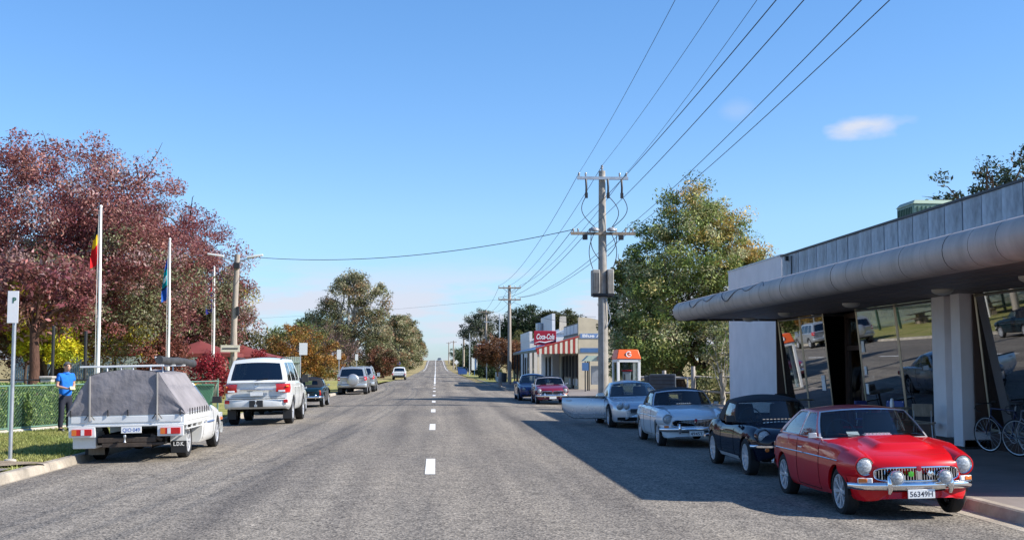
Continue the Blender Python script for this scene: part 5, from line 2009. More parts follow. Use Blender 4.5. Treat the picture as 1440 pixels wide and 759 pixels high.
# ------------------------------------------------------------------ cafe building with bullnose canopy (right)
def cafe():
    root = thing('shop_building', (0, 0, 0), 0, 'long single storey shop with rounded metal canopy, zinc parapet and slanted windows', 'shop')
    FX, CX0 = 10.8, 7.30
    yN, yF = 14.4, 36.7
    b = MB()
    b.box((12.3, 40.35, 2.55), (3.0, 6.9, 5.1))
    b.box((16.6, 29.0, 2.3), (.3, 29.4, 4.6))
    b.box((13.75, 14.25, 2.3), (5.9, .25, 4.6))
    b.box((13.9, 43.6, 2.3), (5.2, .25, 4.5))
    b.build('wall', 'render', root)
    b = MB()
    b.box((12.3, 40.35, 5.125), (3.04, 6.94, .05))
    b.build('tower_capping', 'galv', root)
    b = MB()
    b.box((13.8, 29.0, 4.55), (5.6, 29.6, .12))
    b.build('roof', 'iron', root)
    b = MB()
    b.box((FX + .14, 25.55, 4.08), (.2, 22.5, 1.9))
    b.build('parapet_backing', 'galv', root)
    n = 26
    w = (yF + .15 - yN) / n
    for i in range(n):
        y = yN + w * (i + .5)
        b = MB()
        b.box((0, 0, 0), (.03, w - .035, 1.47), rot=(0, random.uniform(-.006, .006), 0))
        b.build('parapet_panel', 'parapet', root, loc=(FX + random.uniform(-.008, .008), y, 4.32))
    b = MB()
    b.box((FX + .03, (yN + yF) / 2 + .05, 5.085), (.16, yF - yN + .3, .05))
    b.build('parapet_capping', 'dark', root)
    b = MB()
    b.box((FX - .05, 36.2, 4.95), (.10, .12, .14))
    b.tube([(FX - .04, 35.75, 5.0), (FX - .04, 35.75, 4.2), (FX - .04, 36.2, 4.2)], .02, 6)
    b.build('conduit', 'black', root)
    # canopy
    b = MB()
    b.add([(7.55, yN, 3.60), (FX + .02, yN, 3.66), (FX + .02, yF, 3.66), (7.55, yF, 3.60)], [(0, 1, 2, 3)])
    b.build('canopy_roof', 'galv', root)
    nb = 17
    for i in range(nb):
        xa = 7.42 + (FX + .1 - 7.42) * i / nb
        xb = 7.42 + (FX + .1 - 7.42) * (i + 1) / nb
        b = MB()
        b.box(((xa + xb) / 2, (yN + yF) / 2, 3.12 + random.uniform(-.003, .003)), (xb - xa - .008, yF - yN - .06, .03))
        b.build('soffit_board', 'soffit', root)
    b = MB()
    b.box((9.2, (yN + yF) / 2, 3.2), (3.3, yF - yN - .2, .1))
    b.build('canopy_frame', 'underbody', root)
    prof = []
    for t in np.linspace(R(75), R(278), 13):
        prof.append((CX0 + .30 + .30 * math.copysign(abs(math.cos(t)) ** .8, math.cos(t)), 3.325 + .285 * math.sin(t)))
    m_ = 27
    wf = (yF - yN) / m_
    for i in range(m_):
        ya, yb = yN + wf * i + .006, yN + wf * (i + 1) - .006
        dx = random.uniform(-.003, .003)
        b = MB()
        b.grid([[(x + dx, y, z) for (x, z) in prof] for y in (ya, yb)])
        b.grid([[(x + dx + .02, y, z) for (x, z) in prof] for y in (ya, yb)])
        weld_build(b, 'fascia_panel', 'fascia', root, 40)
    b = MB()
    b.grid([[(x + .012, y, z) for (x, z) in prof] for y in (yN, yF)])
    b.build('fascia_backing', 'underbody', root)
    # far end of the canopy, square return with a rounded edge
    b = MB()
    pe = [(yF - .02 + .22 * math.cos(t), 3.325 + .285 * math.sin(t)) for t in np.linspace(R(95), R(-95), 11)]
    for i in range(4):
        xa, xb = CX0 + .34 + i * .79, CX0 + .34 + (i + 1) * .79 - .012
        e = MB()
        e.grid([[(x, y, z) for (y, z) in pe] for x in (xa, xb)])
        e.build('fascia_panel', 'fascia', root, smooth=40)
    e = MB()
    rows = []
    for a in np.linspace(0, math.pi / 2, 6):
        c, s = math.cos(a), math.sin(a)
        rows.append([(CX0 + .34 - (.34 + 0 * 1) * c * (1 if True else 1) * max(0.0, 1) * (.3 * abs(math.cos(t)) / .3 if math.cos(t) > 0 else 0), yF - .02 + .22 * s * max(0, math.cos(t)), 3.325 + .285 * math.sin(t)) for t in np.linspace(R(95), R(-95), 11)])
    e.grid(rows)
    e.build('fascia_corner', 'fascia', root, smooth=60)
    # galvanised beading along the top and a sagging cable
    b = MB()
    b.tube([(CX0 + .36, y, 3.62 + .006 * math.sin(y * 5)) for y in np.linspace(yN, yF, 60)], .02, 5)
    b.build('fascia_beading', 'galv', root)
    b = MB()
    pts = []
    for k, y in enumerate(np.linspace(26.5, 35.5, 64)):
        zz = 3.46 + .10 * math.sin(y * 3.1) - .08 * math.cos(y * 1.7)
        ang = math.asin(max(-1, min(1, (zz - 3.325) / .285)))
        pts.append((CX0 + .30 - .30 * math.cos(ang) - .012, y, zz))
    b.tube(pts, .011, 5)
    b.build('loose_cable', 'black', root)
    for y in (15.9, 18.6, 22.0, 27.0, 32.2, 36.0):
        b = MB()
        b.lathe([(.20, 3.105), (.19, 3.06), (.14, 3.02), (.07, 3.0), (.0005, 2.995)], 'z', c=(9.5, y, 0), n=20)
        b.build('soffit_light', mat('opal_light', (.62, .56, .46), .35) if y < 16.5 else bpy.data.materials['opal_light'], root, smooth=60)
    # column with stepped faces
    b = MB()
    b.box((10.66, 24.35, 1.60), (.52, .62, 3.0))
    b.box((10.74, 23.80, 1.60), (.40, .48, 3.0))
    b.box((10.62, 23.35, 1.60), (.58, .42, 3.0))
    b.build('column', 'render', root)
    b = MB()
    b.box((10.66, 23.92, .13), (.60, 1.56, .20))
    b.build('column_plinth', 'dark', root)

    # dark panels added beside column and tower to darken the reflections in the glazing
    for (x, y, w_) in ((10.69, 23.06, .28), (10.68, 36.72, .30)):
        b = MB()
        b.box((x, y, 1.74), (w_, .05, 2.68))
        b.build('dark_reflection_panel', 'brown', root)

    # slanted glazing
    xt, xb, zt, zb = 10.58, 10.84, 3.09, .42

    def P(y, t):
        return (xb + (xt - xb) * t, y, zb + (zt - zb) * t)
    bays = [(32.35, 34.45), (34.50, 36.65), (24.80, 27.15), (27.20, 29.75), (20.6, 23.0), (18.2, 20.55), (15.8, 18.15), (14.5, 15.75)]
    for (a, c) in bays:
        p = [P(a, 0), P(c, 0), P(c, 1), P(a, 1)]
        g = MB()
        g.add(p + [(q[0] + .012, q[1], q[2]) for q in p], [(0, 1, 2, 3), (7, 6, 5, 4), (0, 4, 5, 1), (1, 5, 6, 2), (2, 6, 7, 3), (3, 7, 4, 0)])
        go = g.build('window_pane', M['shop_glass'], root, smooth=0)
        f = MB()
        for yy in (a, c):
            f.tube([P(yy, -.01), P(yy, 1.0)], .022, 4)
        f.tube([P(a, 0), P(c, 0)], .035, 4)
        f.tube([P(a, .985), P(c, .985)], .03, 4)
        f.build('window_frame', 'frame_alu', go, smooth=0)
    b = MB()
    for (a, c) in ((14.4, 23.1), (24.75, 29.8), (32.3, 36.75)):
        b.box((10.98, (a + c) / 2, .235), (.24, c - a, .37))
    b.build('stall_riser', 'brown', root)
    # recessed doorway: dark frame, fanlight, door leaf
    b = MB()
    for y in (29.85, 31.0, 32.25):
        b.box((11.25, y, 1.56), (.16, .14, 3.05))
    b.box((11.25, 31.05, 2.15), (.14, 2.4, .12))
    b.box((11.25, 31.05, 3.02), (.14, 2.4, .14))
    fr = b.build('door_frame', 'brown', root)
    for (a, c, z0, z1) in ((29.93, 30.93, 2.22, 2.95), (31.08, 32.17, 2.22, 2.95), (31.08, 32.17, .12, 2.08)):
        g = MB()
        g.box((11.25, (a + c) / 2, (z0 + z1) / 2), (.02, c - a, z1 - z0))
        g.build('door_glass', M['shop_glass'], fr, smooth=0)
    b = MB()
    b.box((11.22, 30.43, 1.08), (.05, .96, 1.98))
    d = b.build('door', 'brown', root)
    b = MB()
    b.box((11.18, 30.43, 1.35), (.02, .6, .9))
    b.build('door_glass', M['shop_glass'], d, smooth=0)
    b = MB()
    b.tube([(11.15, 30.8, .95), (11.15, 30.8, 1.3)], .015, 6)
    b.build('handle', 'chrome', d)
    # notices stuck to the glass
    for (y, z, h, w_) in ((29.5, 2.15, .28, .20), (29.5, 1.55, .22, .16), (29.52, 1.1, .26, .18), (32.9, 1.2, .42, .30)):
        t = (z - zb) / (zt - zb)
        q = P(y, t)
        b = MB()
        b.box((q[0] - .012, q[1], q[2]), (.006, w_, h), rot=(0, -math.atan2(xb - xt, zt - zb), 0))
        b.build('notice', 'white_ink', root)
    # inside
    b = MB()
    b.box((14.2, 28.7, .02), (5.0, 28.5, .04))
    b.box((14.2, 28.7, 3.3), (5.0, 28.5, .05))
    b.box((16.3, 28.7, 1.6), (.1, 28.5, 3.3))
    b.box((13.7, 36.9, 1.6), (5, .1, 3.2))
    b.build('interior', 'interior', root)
    b = MB()
    b.box((13.6, 33.2, .6), (.7, 4.0, 1.1))
    b.box((13.2, 27.5, .9), (.9, .9, 1.7))
    b.build('counter', 'wood', root)
    b = MB()
    b.box((12.1, 33.5, .95), (.6, 1.0, 1.7))
    b.build('drinks_fridge', 'roof_blue', root, bevel=.02)
    return root


cafe()

# rooftop cooler
rt = thing('rooftop_cooler', (13.75, 32.8, 4.61), 0, 'green louvred evaporative cooler standing on the shop roof', 'cooler')
b = MB()
b.box((0, 0, .80), (1.2, 1.2, 1.45))
b.box((0, 0, .05), (.7, .7, .1))
b.build('casing', mat('cooler_green', (.14, .22, .17), .5, var=.1), rt, bevel=.03)
b = MB()
b.box((0, 0, 1.58), (1.26, 1.26, .12), taper=(.85, .85))
b.build('lid', mat('cooler_lid', (.30, .38, .29), .5), rt, bevel=.02)
for i in range(9):
    b = MB()
    b.box((-.48 + .12 * i, -.61, .85), (.03, .03, 1.2))
    b.build('louvre', 'darkgreen', rt)
    b = MB()
    b.box((-.61, -.48 + .12 * i, .85), (.03, .03, 1.2))
    b.build('louvre', 'cooler_green' if False else 'darkgreen', rt)


# ------------------------------------------------------------------ corner shop with striped verandah end
M['sign_blue'] = mat('sign_blue', (.16, .27, .50), .6, var=.15, vscale=3)


def milk_bar():
    Y0 = 82.0
    root = thing('corner_shop', (0, 0, 0), 0, 'old cream corner shop with verandah, its end valance striped red and cream', 'shop')
    pts = [(9.75, .0), (9.75, 4.95)] + [(9.95 + 2.2 * math.sin(t) * .95, 3.9 + 1.05 * math.cos(t)) for t in np.linspace(.1, math.pi / 2, 8)] + [(12.4, 3.9), (12.4, 0)]
    b = MB()
    b.prism(pts, Y0, Y0 + .3, 'y')
    b.build('end_wall', 'cream', root)
    b = MB()
    b.box((13.2, Y0 + .42, 1.8), (6.8, .2, 3.6))
    b.box((9.95, 88.8, 1.75), (.25, 13.0, 3.5))
    b.box((16.5, 89, 1.75), (.2, 13.2, 3.5))
    b.box((13.2, 95.4, 1.75), (6.8, .2, 3.5))
    b.build('wall', 'cream', root)
    b = MB()
    b.add([(9.9, Y0 + .3, 3.55), (13.2, Y0 + .3, 4.7), (16.6, Y0 + .3, 3.55), (9.9, 95.5, 3.55), (13.2, 95.5, 4.7), (16.6, 95.5, 3.55)], [(0, 1, 4, 3), (1, 2, 5, 4), (0, 2, 1), (3, 4, 5)])
    b.build('roof', 'iron', root, smooth=0)
    # front parapet sign board
    b = MB()
    b.box((9.84, 87.0, 4.15), (.12, 9.5, .9))
    p = b.build('parapet', 'dark', root)
    for i in range(4):
        b = MB()
        b.box((9.765, 83.6 + i * 2.3, 4.2), (.03, 2.0, .62))
        b.build('sign_panel', 'sign_white', p)
    b = MB()
    b.box((9.80, 87, 3.66), (.16, 9.6, .12))
    b.build('cornice', 'cream', root)
    # front openings
    for (a, c, z0, z1, nm) in ((83.0, 84.8, .85, 2.35, 'window'), (85.4, 86.5, .06, 2.3, 'door'), (87.0, 88.8, .85, 2.35, 'window'), (89.4, 91.2, .85, 2.35, 'window'), (91.9, 93.0, .06, 2.3, 'door')):
        b = MB()
        b.box((9.80, (a + c) / 2, (z0 + z1) / 2), (.08, c - a + .16, z1 - z0 + .16))
        f = b.build(nm, 'brown', root)
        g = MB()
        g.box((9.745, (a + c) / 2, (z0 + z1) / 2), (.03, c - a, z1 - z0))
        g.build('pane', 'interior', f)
        b = MB()
        b.box((9.74, (a + c) / 2, (z0 + z1) / 2), (.04, .07, z1 - z0))
        b.build('mullion', 'cream', f)
    for i in range(3):
        b = MB()
        b.box((9.78, 83.4 + i * 2.1, .5), (.05, .8, .45))
        b.build('tile_panel', 'white_paint', root)
    # verandah
    b = MB()
    b.add([(9.78, Y0 + .05, 3.58), (6.85, Y0 + .05, 2.76), (6.85, 106.5, 2.76), (9.78, 106.5, 3.58)], [(0, 1, 2, 3)])
    b.add([(9.78, Y0 + .05, 3.54), (6.85, Y0 + .05, 2.72), (6.85, 94.0, 2.72), (9.78, 94.0, 3.54)], [(3, 2, 1, 0)])
    ro = b.build('verandah_roof', 'roof_blue', root, smooth=0)
    for i in range(26):
        xx = 6.85 + 2.93 * i / 25
    b = MB()
    b.box((6.86, 94.3, 2.66), (.06, 24.5, .18))
    b.build('verandah_beam', 'roof_green', root)
    b = MB()
    b.tube([(9.76, Y0, 3.62), (6.82, Y0, 2.79)], .06, 6)
    b.build('verge_trim', 'stripe_red', root)
    ns = 16
    for i in range(ns):
        xa, xb = 6.88 + 2.84 * i / ns, 6.88 + 2.84 * (i + 1) / ns - .012
        za, zb_ = 2.74 + .82 * i / ns, 2.74 + .82 * (i + 1) / ns
        bot = 2.42 + .05 * i / ns
        e = MB()
        e.prism([(xa, bot + .05), ((xa + xb) / 2, bot), (xb, bot + .05), (xb, zb_), (xa, za)], Y0 - .035, Y0 + (.01 if i % 2 else .0), 'y')
        e.build('valance_slat', 'stripe_red' if i % 2 == 0 else 'stripe_white', root, smooth=0)
    for y in (Y0 + .1, 86.5, 91, 95.5, 99, 102.5, 106):
        e = MB()
        if y < 93:
            e.box((7.0, y, 1.33), (.13, .13, 2.62))
            e.build('verandah_post', 'cream', root)
        else:
            e.box((6.95, y, 1.33), (.10, .10, 2.62))
            e.build('verandah_post', 'dark', root)
    # wall signs on the end wall
    for (z, h, s, m_, ik) in ((3.68, .32, 'Blue Ar', 'sign_blue', 'white_ink'), (2.70, .30, '', 'roof_blue', 'white_ink')):
        e = MB()
        e.box((10.75, Y0 - .02, z), (1.75, .03, h))
        o = e.build('sign', m_, root)
        if s:
            text('lettering', s, h * .9, (10.75, Y0 - .038, z), (R(90), 0, 0), ik, o, width=1.5, bold=.01)
    return root


milk_bar()
cs = thing('drink_sign', (7.6, 83.6, 2.95), 0, 'red soft drink sign with white script standing on the verandah roof', 'sign')
b = MB()
b.box((0, 0, .62), (1.56, .10, 1.0))
cb = b.build('board', 'coke', cs, bevel=.02)
text('lettering', 'Coca-Cola', .52, (0, -.058, .70), (R(90), 0, 0), 'white_ink', cs, shear=.32, width=1.25, bold=.012)
b = MB()
b.tube([(-.74, -.056, .25), (-.4, -.056, .36), (0, -.056, .30), (.4, -.056, .40), (.74, -.056, .46)], [.012, .03, .04, .03, .008], 6)
b.build('ribbon', 'white_ink', cs)
b = MB()
for s in (-.6, .6):
    b.box((s, .05, .06), (.06, .06, .35))
b.build('bracket', 'galv', cs)


def simple_shop(name, label, x0, x1, y0, y1, h, wm, rm, front_par=0.0):
    o = thing(name, (0, 0, 0), 0, label, 'building')
    b = MB()
    b.box(((x0 + x1) / 2, (y0 + y1) / 2, h / 2), (x1 - x0, y1 - y0, h))
    if front_par:
        b.box((x0 + .1, (y0 + y1) / 2, h + front_par / 2), (.25, y1 - y0, front_par))
    b.build('wall', wm, o)
    b = MB()
    xm = (x0 + x1) / 2
    b.add([(x0 + .25, y0 - .1, h + .01), (xm, y0 - .1, h + 1.2), (x1, y0 - .1, h + .01), (x0 + .25, y1, h + .01), (xm, y1, h + 1.2), (x1, y1, h + .01)], [(0, 1, 4, 3), (1, 2, 5, 4), (0, 2, 1), (3, 4, 5)])
    b.build('roof', rm, o, smooth=0)
    for (yy, w_) in ((y0 + 2, 1.4), (y0 + 5, 1.1)):
        b = MB()
        b.box((x0 - .02, yy, 1.4), (.06, w_ + .15, 2.0))
        f = b.build('window', 'brown', o)
        b = MB()
        b.box((x0 - .055, yy, 1.4), (.02, w_, 1.8))
        b.build('pane', 'interior', f)
    return o


simple_shop('shop_building', 'white fronted shop with tall parapet, joined behind the corner shop', 9.3, 16, 95.8, 106, 4.2, 'white_paint', 'iron', 1.6)
simple_shop('shop_building', 'low pale building at the far end of the verandah row', 8.4, 15, 107.5, 119, 3.9, 'white_paint', 'iron', .8)
simple_shop('house', 'yellow walled house behind the red brown street tree', 10.5, 22, 150, 164, 4.2, mat('ochre_wall', (.62, .48, .20), .8, var=.1), 'iron')
tk = thing('water_tank', (9.0, 104, 4.2), 0, 'pale cylinder water tank on a stand above the shop roofs', 'tank')
b = MB()
b.lathe([(.0005, 1.15), (.34, 1.1), (.36, 1.08), (.36, .02), (.0005, .0)], 'z', n=20)
b.build('drum', 'iron', tk, smooth=40)
b = MB()
b.box((0, 0, -.05), (.8, .8, .1))
b.build('stand', 'galv', tk)
fp = thing('flue', (9.75, 92.5, 3.5), 0, 'stone chimney rising behind the shop parapets', 'chimney')
b = MB()
b.box((1.0, 9, 1.1), (.7, .7, 2.4), taper=(.7, .7))
b.build('stack', 'concrete', fp)


# ------------------------------------------------------------------ telephone booth
def booth():
    o = thing('phone_booth', (7.55, 47.5, FP + .01), R(4), 'glazed telephone booth with bright orange roof and white emblem', 'phone booth')
    w, h = .94, 1.86
    for sx in (-1, 1):
        for sy in (-1, 1):
            b = MB()
            b.box((sx * (w / 2 - .05), sy * (w / 2 - .05), h / 2), (.10, .10, h))
            b.build('post', 'white_paint', o, bevel=.01)
    b = MB()
    b.box((0, 0, h - .05), (w, w, .12))
    b.build('header', 'white_paint', o, bevel=.01)
    b = MB()
    b.box((0, 0, .03), (w, w, .06))
    b.build('base', 'concrete', o)
    for (c, s) in (((-w / 2 + .04, 0, .98), (.012, w - .2, 1.6)), ((w / 2 - .04, 0, .98), (.012, w - .2, 1.6)), ((0, w / 2 - .04, .98), (w - .2, .012, 1.6))):
        g = MB()
        g.box(c, s)
        g.build('glass_panel', M['glass'], o)
    b = MB()
    b.box((0, 0, h + .20), (w + .06, w + .06, .38), taper=(.80, .80))
    hat = b.build('roof', 'orange', o, bevel=.03)
    g = MB()
    cx = []
    for t in np.linspace(R(40), R(330), 18):
        cx.append((.10 * math.cos(t), -w / 2 + .005 , h + .20 + .10 * math.sin(t)))
    g.tube(cx, .022, 6)
    g.tube([(.09, -w / 2 + .008, h + .155), (.09, -w / 2 + .02, h + .20), (.0, -w / 2 + .02, h + .20)], .02, 6)
    g.build('emblem', 'white_ink', hat, smooth=50)
    b = MB()
    b.box((.08, w / 2 - .20, 1.10), (.30, .20, .55))
    ph = b.build('telephone', 'iron', o, bevel=.02)
    b = MB()
    b.box((.08, w / 2 - .22, 1.42), (.40, .26, .06))
    b.build('hood', 'coke', ph, bevel=.02)
    b = MB()
    b.tube([(-.03, w / 2 - .32, 1.28), (-.03, w / 2 - .35, 1.15), (-.03, w / 2 - .32, 1.02)], .028, 8)
    b.tube([(-.03, w / 2 - .32, 1.02), (.0, w / 2 - .30, .80), (.1, w / 2 - .26, .86)], .008, 6)
    b.build('handset', 'black', ph)
    return o


booth()
kq = thing('kiosk', (10.3, 77.5, FP), 0, 'small open kiosk with pale roof and round orange sign', 'kiosk')
b = MB()
for sx in (-.45, .45):
    for sy in (-.4, .4):
        b.box((sx, sy, .95), (.07, .07, 1.9))
b.build('frame', 'dark', kq)
b = MB()
b.prism([(-.85, 1.9), (.85, 1.9), (.5, 2.25), (-.5, 2.25)], -.6, .6, 'y')
b.build('roof', mat('pale_green', (.45, .55, .46), .6), kq)
b = MB()
b.lathe([(.0005, -.06), (.26, -.06), (.28, 0), (.26, .06), (.0005, .06)], 'y', n=20, c=(.35, -.68, 2.1))
b.build('sign', 'orange', kq, smooth=40)
b = MB()
b.box((0, .1, 1.0), (.5, .4, 1.2))
b.build('cabinet', 'galv', kq)
sgn = thing('street_sign', (9.4, 75.5, FP), 0, 'small blue parking notice on a dark post beside the kiosk', 'sign')
b = MB()
b.tube([(0, 0, 0), (0, 0, 1.9)], .04, 8)
b.build('post', 'dark', sgn)
b = MB()
b.box((0, -.05, 1.55), (.42, .03, .5))
b.build('plate', 'roof_blue', sgn)


# ------------------------------------------------------------------ poles and wires
def insul(b, p, h=.18, r=.05):
    b.lathe([(.0005, h), (r * .7, h * .95), (r, h * .7), (r * .6, h * .55), (r, h * .35), (r * .5, h * .2), (r * .5, 0)], 'z', c=p, n=10)


def power_pole():
    o = thing('power_pole', (6.98, 50.0, FP), 0, 'tall concrete power pole carrying a transformer and two crossarms', 'power pole')
    b = MB()
    b.tube([(0, 0, -.1), (0, 0, 3), (0, 0, 6.5), (0, 0, 9.82)], [.225, .205, .175, .14], 16)
    b.build('shaft', 'concrete_pole', o, smooth=50)
    for z in (1.2, 2.4, 3.1, 3.9, 4.3):
        e = MB()
        e.tube([(0, 0, z), (0, 0, z + .03)], .222 - z * .008, 16)
        e.build('band', 'galv', o)
    for (z, w, n_) in ((9.48, 2.16, 4), (7.14, 2.72, 4)):
        e = MB()
        e.box((0, -.20, z), (w, .11, .12))
        e.build('crossarm', 'wood' if z < 9 else 'galv', o)
    for (s, yy, z, h_, r_) in [(q, -.2, 9.54, .18, .05) for q in (-1.0, -.72, .72, 1.0)] + [(0, 0, 9.82, .26, .06)] + [(q, -.2, 7.2, .16, .05) for q in (-1.25, -1.05, -.55, .55, .95, 1.25)]:
        e = MB()
        insul(e, (s, yy, z), h_, r_)
        e.build('insulator', 'insul', o, smooth=50)
    for s in (-.36, .36):
        e = MB()
        e.lathe([(.0005, .10), (.12, .09), (.20, .02), (.20, -.05), (.0005, -.08)], 'z', c=(s, -.22, 7.30), n=14)
        e.build('insulator', 'insul', o, smooth=50)
    for s in (-.72, .20, .78):
        f = MB()
        f.tube([(s, -.30, 9.42), (s, -.42, 9.05), (s, -.36, 8.80)], .045, 8)
        f.box((s, -.38, 8.72), (.12, .1, .22))
        f.build('fuse', 'dark', o)
    for s in (-.76, .76):
        f = MB()
        f.box((s, -.2, 6.98), (.20, .16, .20))
        f.build('fuse', 'dark', o)
    j = MB()
    for (p0, p1, bow) in (((-.72, -.40, 8.7), (-.36, -.3, 7.4), -.45), ((.20, -.40, 8.7), (.36, -.3, 7.4), .45), ((.78, -.40, 8.7), (.40, -.3, 7.4), .5), ((-.36, -.3, 7.2), (-.42, -.1, 5.65), -.25),
                          ((.30, -.3, 7.2), (.40, -.1, 5.65), .28), ((.55, -.2, 7.1), (.2, -.1, 6.2), .2), ((-.5, -.2, 7.1), (-.1, -.1, 6.0), -.2)):
        pts = []
        for t in np.linspace(0, 1, 11):
            q = Vector(p0).lerp(Vector(p1), t)
            q.x += bow * math.sin(math.pi * t) * .8
            pts.append(q)
        j.tube(pts, .017, 5)
    j.build('jumpers', 'wire', o)
    t = MB()
    t.box((-.31, .0, 5.12), (.30, .7, 1.0))
    t.box((.31, .05, 5.12), (.26, .6, 1.05))
    tr = t.build('transformer', 'rust_grey', o, bevel=.03)
    for s in (-1, 1):
        for k in range(4):
            f = MB()
            f.box((s * (.20 + .06 * k), -.375, 5.1), (.018, .06, .8))
            f.build('cooling_fin', 'rust_grey', tr)
    t = MB()
    t.box((0, -.24, 4.58), (.92, .10, .10))
    t.box((0, .24, 4.58), (.92, .10, .10))
    t.box((0, 0, 4.52), (.8, .4, .06))
    t.build('platform', 'dark', o)
    t = MB()
    t.tube([(.12, -.18, 4.4), (.30, -.2, 3.6), (.12, -.2, 3.2)], .02, 6)
    t.tube([(-.02, -.22, 4.4), (-.02, -.23, .3)], .012, 5)
    t.build('cable', 'galv', o)
    return o


power_pole()


def wood_pole(x, y, h, label, arms=((-.25, 2.0), (-1.3, 2.0)), r=.16, lamp=False, m_='wood_pole', group='timber power poles along the right kerb'):
    o = thing('power_pole', (x, y, T(y) + FP), 0, label, 'power pole', group)
    b = MB()
    b.tube([(0, 0, -.1), (0, 0, h * .5), (0, 0, h)], [r * 1.15, r, r * .8], 12)
    b.build('shaft', m_, o, smooth=50)
    for (dz, w) in arms:
        b = MB()
        b.box((0, -.16, h + dz), (w, .1, .12))
        b.tube([(-w * .3, -.16, h + dz - .02), (0, -.1, h + dz - .5)], .02, 5)
        b.tube([(w * .3, -.16, h + dz - .02), (0, -.1, h + dz - .5)], .02, 5)
        b.build('crossarm', 'wood', o)
        for s in (-.48, -.25, .25, .48):
            e = MB()
            insul(e, (s * w, -.16, h + dz + .06), .16)
            e.build('insulator', 'insul', o)
    if lamp:
        b = MB()
        b.tube([(0, 0, h * .82), (-.8, -.1, h * .88), (-1.3, -.1, h * .88)], .035, 6)
        b.box((-1.5, -.1, h * .88), (.6, .18, .1))
        b.build('lamp_arm', 'galv', o)
    return o


wood_pole(6.55, 107, 8.75, 'timber power pole with two crossarms beside the dark verandah posts')
wood_pole(7.0, 168, 9.3, 'timber power pole standing behind the white board sign', arms=((-.3, 2.2),))
wood_pole(5.9, 255, 8.2, 'thin power pole beside the blue skip bin', arms=((-.9, 2.0),), r=.2)
wood_pole(5.6, 380, 9.0, 'distant power pole near the crest of the road', arms=((-.4, 2.2),), r=.2)
wood_pole(5.4, 500, 9.0, 'most distant power pole, at the crest of the road', arms=((-.4, 2.2),), r=.22)
wood_pole(7.2, 136, 7.4, 'slim lamp pole with short arm above the red brown street tree', arms=(), r=.09, lamp=True, m_='galv')
wood_pole(5.6, 200, 6.9, 'slim lamp pole with short arm near the board sign', arms=(), r=.09, lamp=True, m_='galv')


def catenary(p, q, sag, n=24):
    p, q = Vector(p), Vector(q)
    out = []
    for i in range(n + 1):
        t = i / n
        v = p.lerp(q, t)
        v.z -= sag * 4 * t * (1 - t)
        out.append(v)
    return out


def wire(p, q, sag, label, r=.011, n=24):
    b = MB()
    b.tube(catenary(p, q, sag, n), r, 5)
    o = b.build('overhead_wire', 'wire')
    tag(o, label, 'wire', 'overhead wires')


PX, PY, PZ = 6.98, 50.0, FP
ends3 = ('road side end', 'pole top', 'shop side end')
ends4 = ('road side tip', 'road side middle', 'shop side middle', 'shop side tip')
for i, (s, z, q) in enumerate(((-1.0, 9.7, (3.35, -12, 10.0)), (0.0, 10.05, (4.65, -12, 10.3)), (1.0, 9.7, (4.6, -12, 10.0)))):
    wire((PX + s, PY - .2, PZ + z), q, .7, 'thin overhead wire from the %s of the concrete pole, above the parked coupe' % ends3[i], .0065, 30)
for i, (s, z, q) in enumerate(((-1.25, 7.34, (4.5, -12, 8.1)), (-.55, 7.34, (4.66, -12, 8.1)), (.95, 7.34, (5.15, -12, 8.3)), (1.25, 7.34, (5.6, -12, 8.2)))):
    wire((PX + s, PY - .2, PZ + z), q, .6, 'thick wire from the %s of the concrete pole lower arm, above shop' % ends4[i], .009, 30)
for i, (s, z) in enumerate(((-1.0, 9.7), (0, 10.05), (1.0, 9.7))):
    wire((PX + s, PY - .2, PZ + z), (6.55 + s * .9, 106.84, FP + 8.72), .8, 'high wire from the %s of the concrete pole to the timber pole' % ends3[i], .011)
for i, s in enumerate((-1.25, -.55, .95, 1.25)):
    wire((PX + s, PY - .2, PZ + 7.34), (6.55 + s * .75, 106.84, FP + 7.68), .7, 'low wire from the %s of the concrete pole to the timber pole' % ends4[i], .013)
for i, s in enumerate((-.9, 0, .9)):
    wire((6.55 + s, 106.84, FP + 8.72), (7.0 + s, 167.8, FP + 9.1), .8, 'wire from the %s of the two-arm timber pole to the next pole' % ends3[i], .013)
    wire((7.0 + s, 167.8, FP + 9.1), (5.9 + s, 254.8, FP + 7.4), 1.0, 'wire from the %s of the one-arm timber pole to the far pole' % ends3[i], .015)
wire((PX - 1.25, PY - .2, PZ + 7.3), (-9.4, 64, 7.35), .55, 'single wire crossing the road to the left lamp pole', .016)
wire((6.55, 106.8, 7.6), (-60, 175, 8.5), 1.2, 'faint wire crossing the road beyond the gum trees', .008)
wire((6.55, 106.8, FP + 6.7), (9.8, 88, 4.8), .15, 'service wire dropping from the timber pole to the corner shop', .014)
wire((6.9, 106.8, FP + 7.2), (11.0, 82.3, 5.0), .3, 'service wire reaching the end wall of the corner shop', .012)


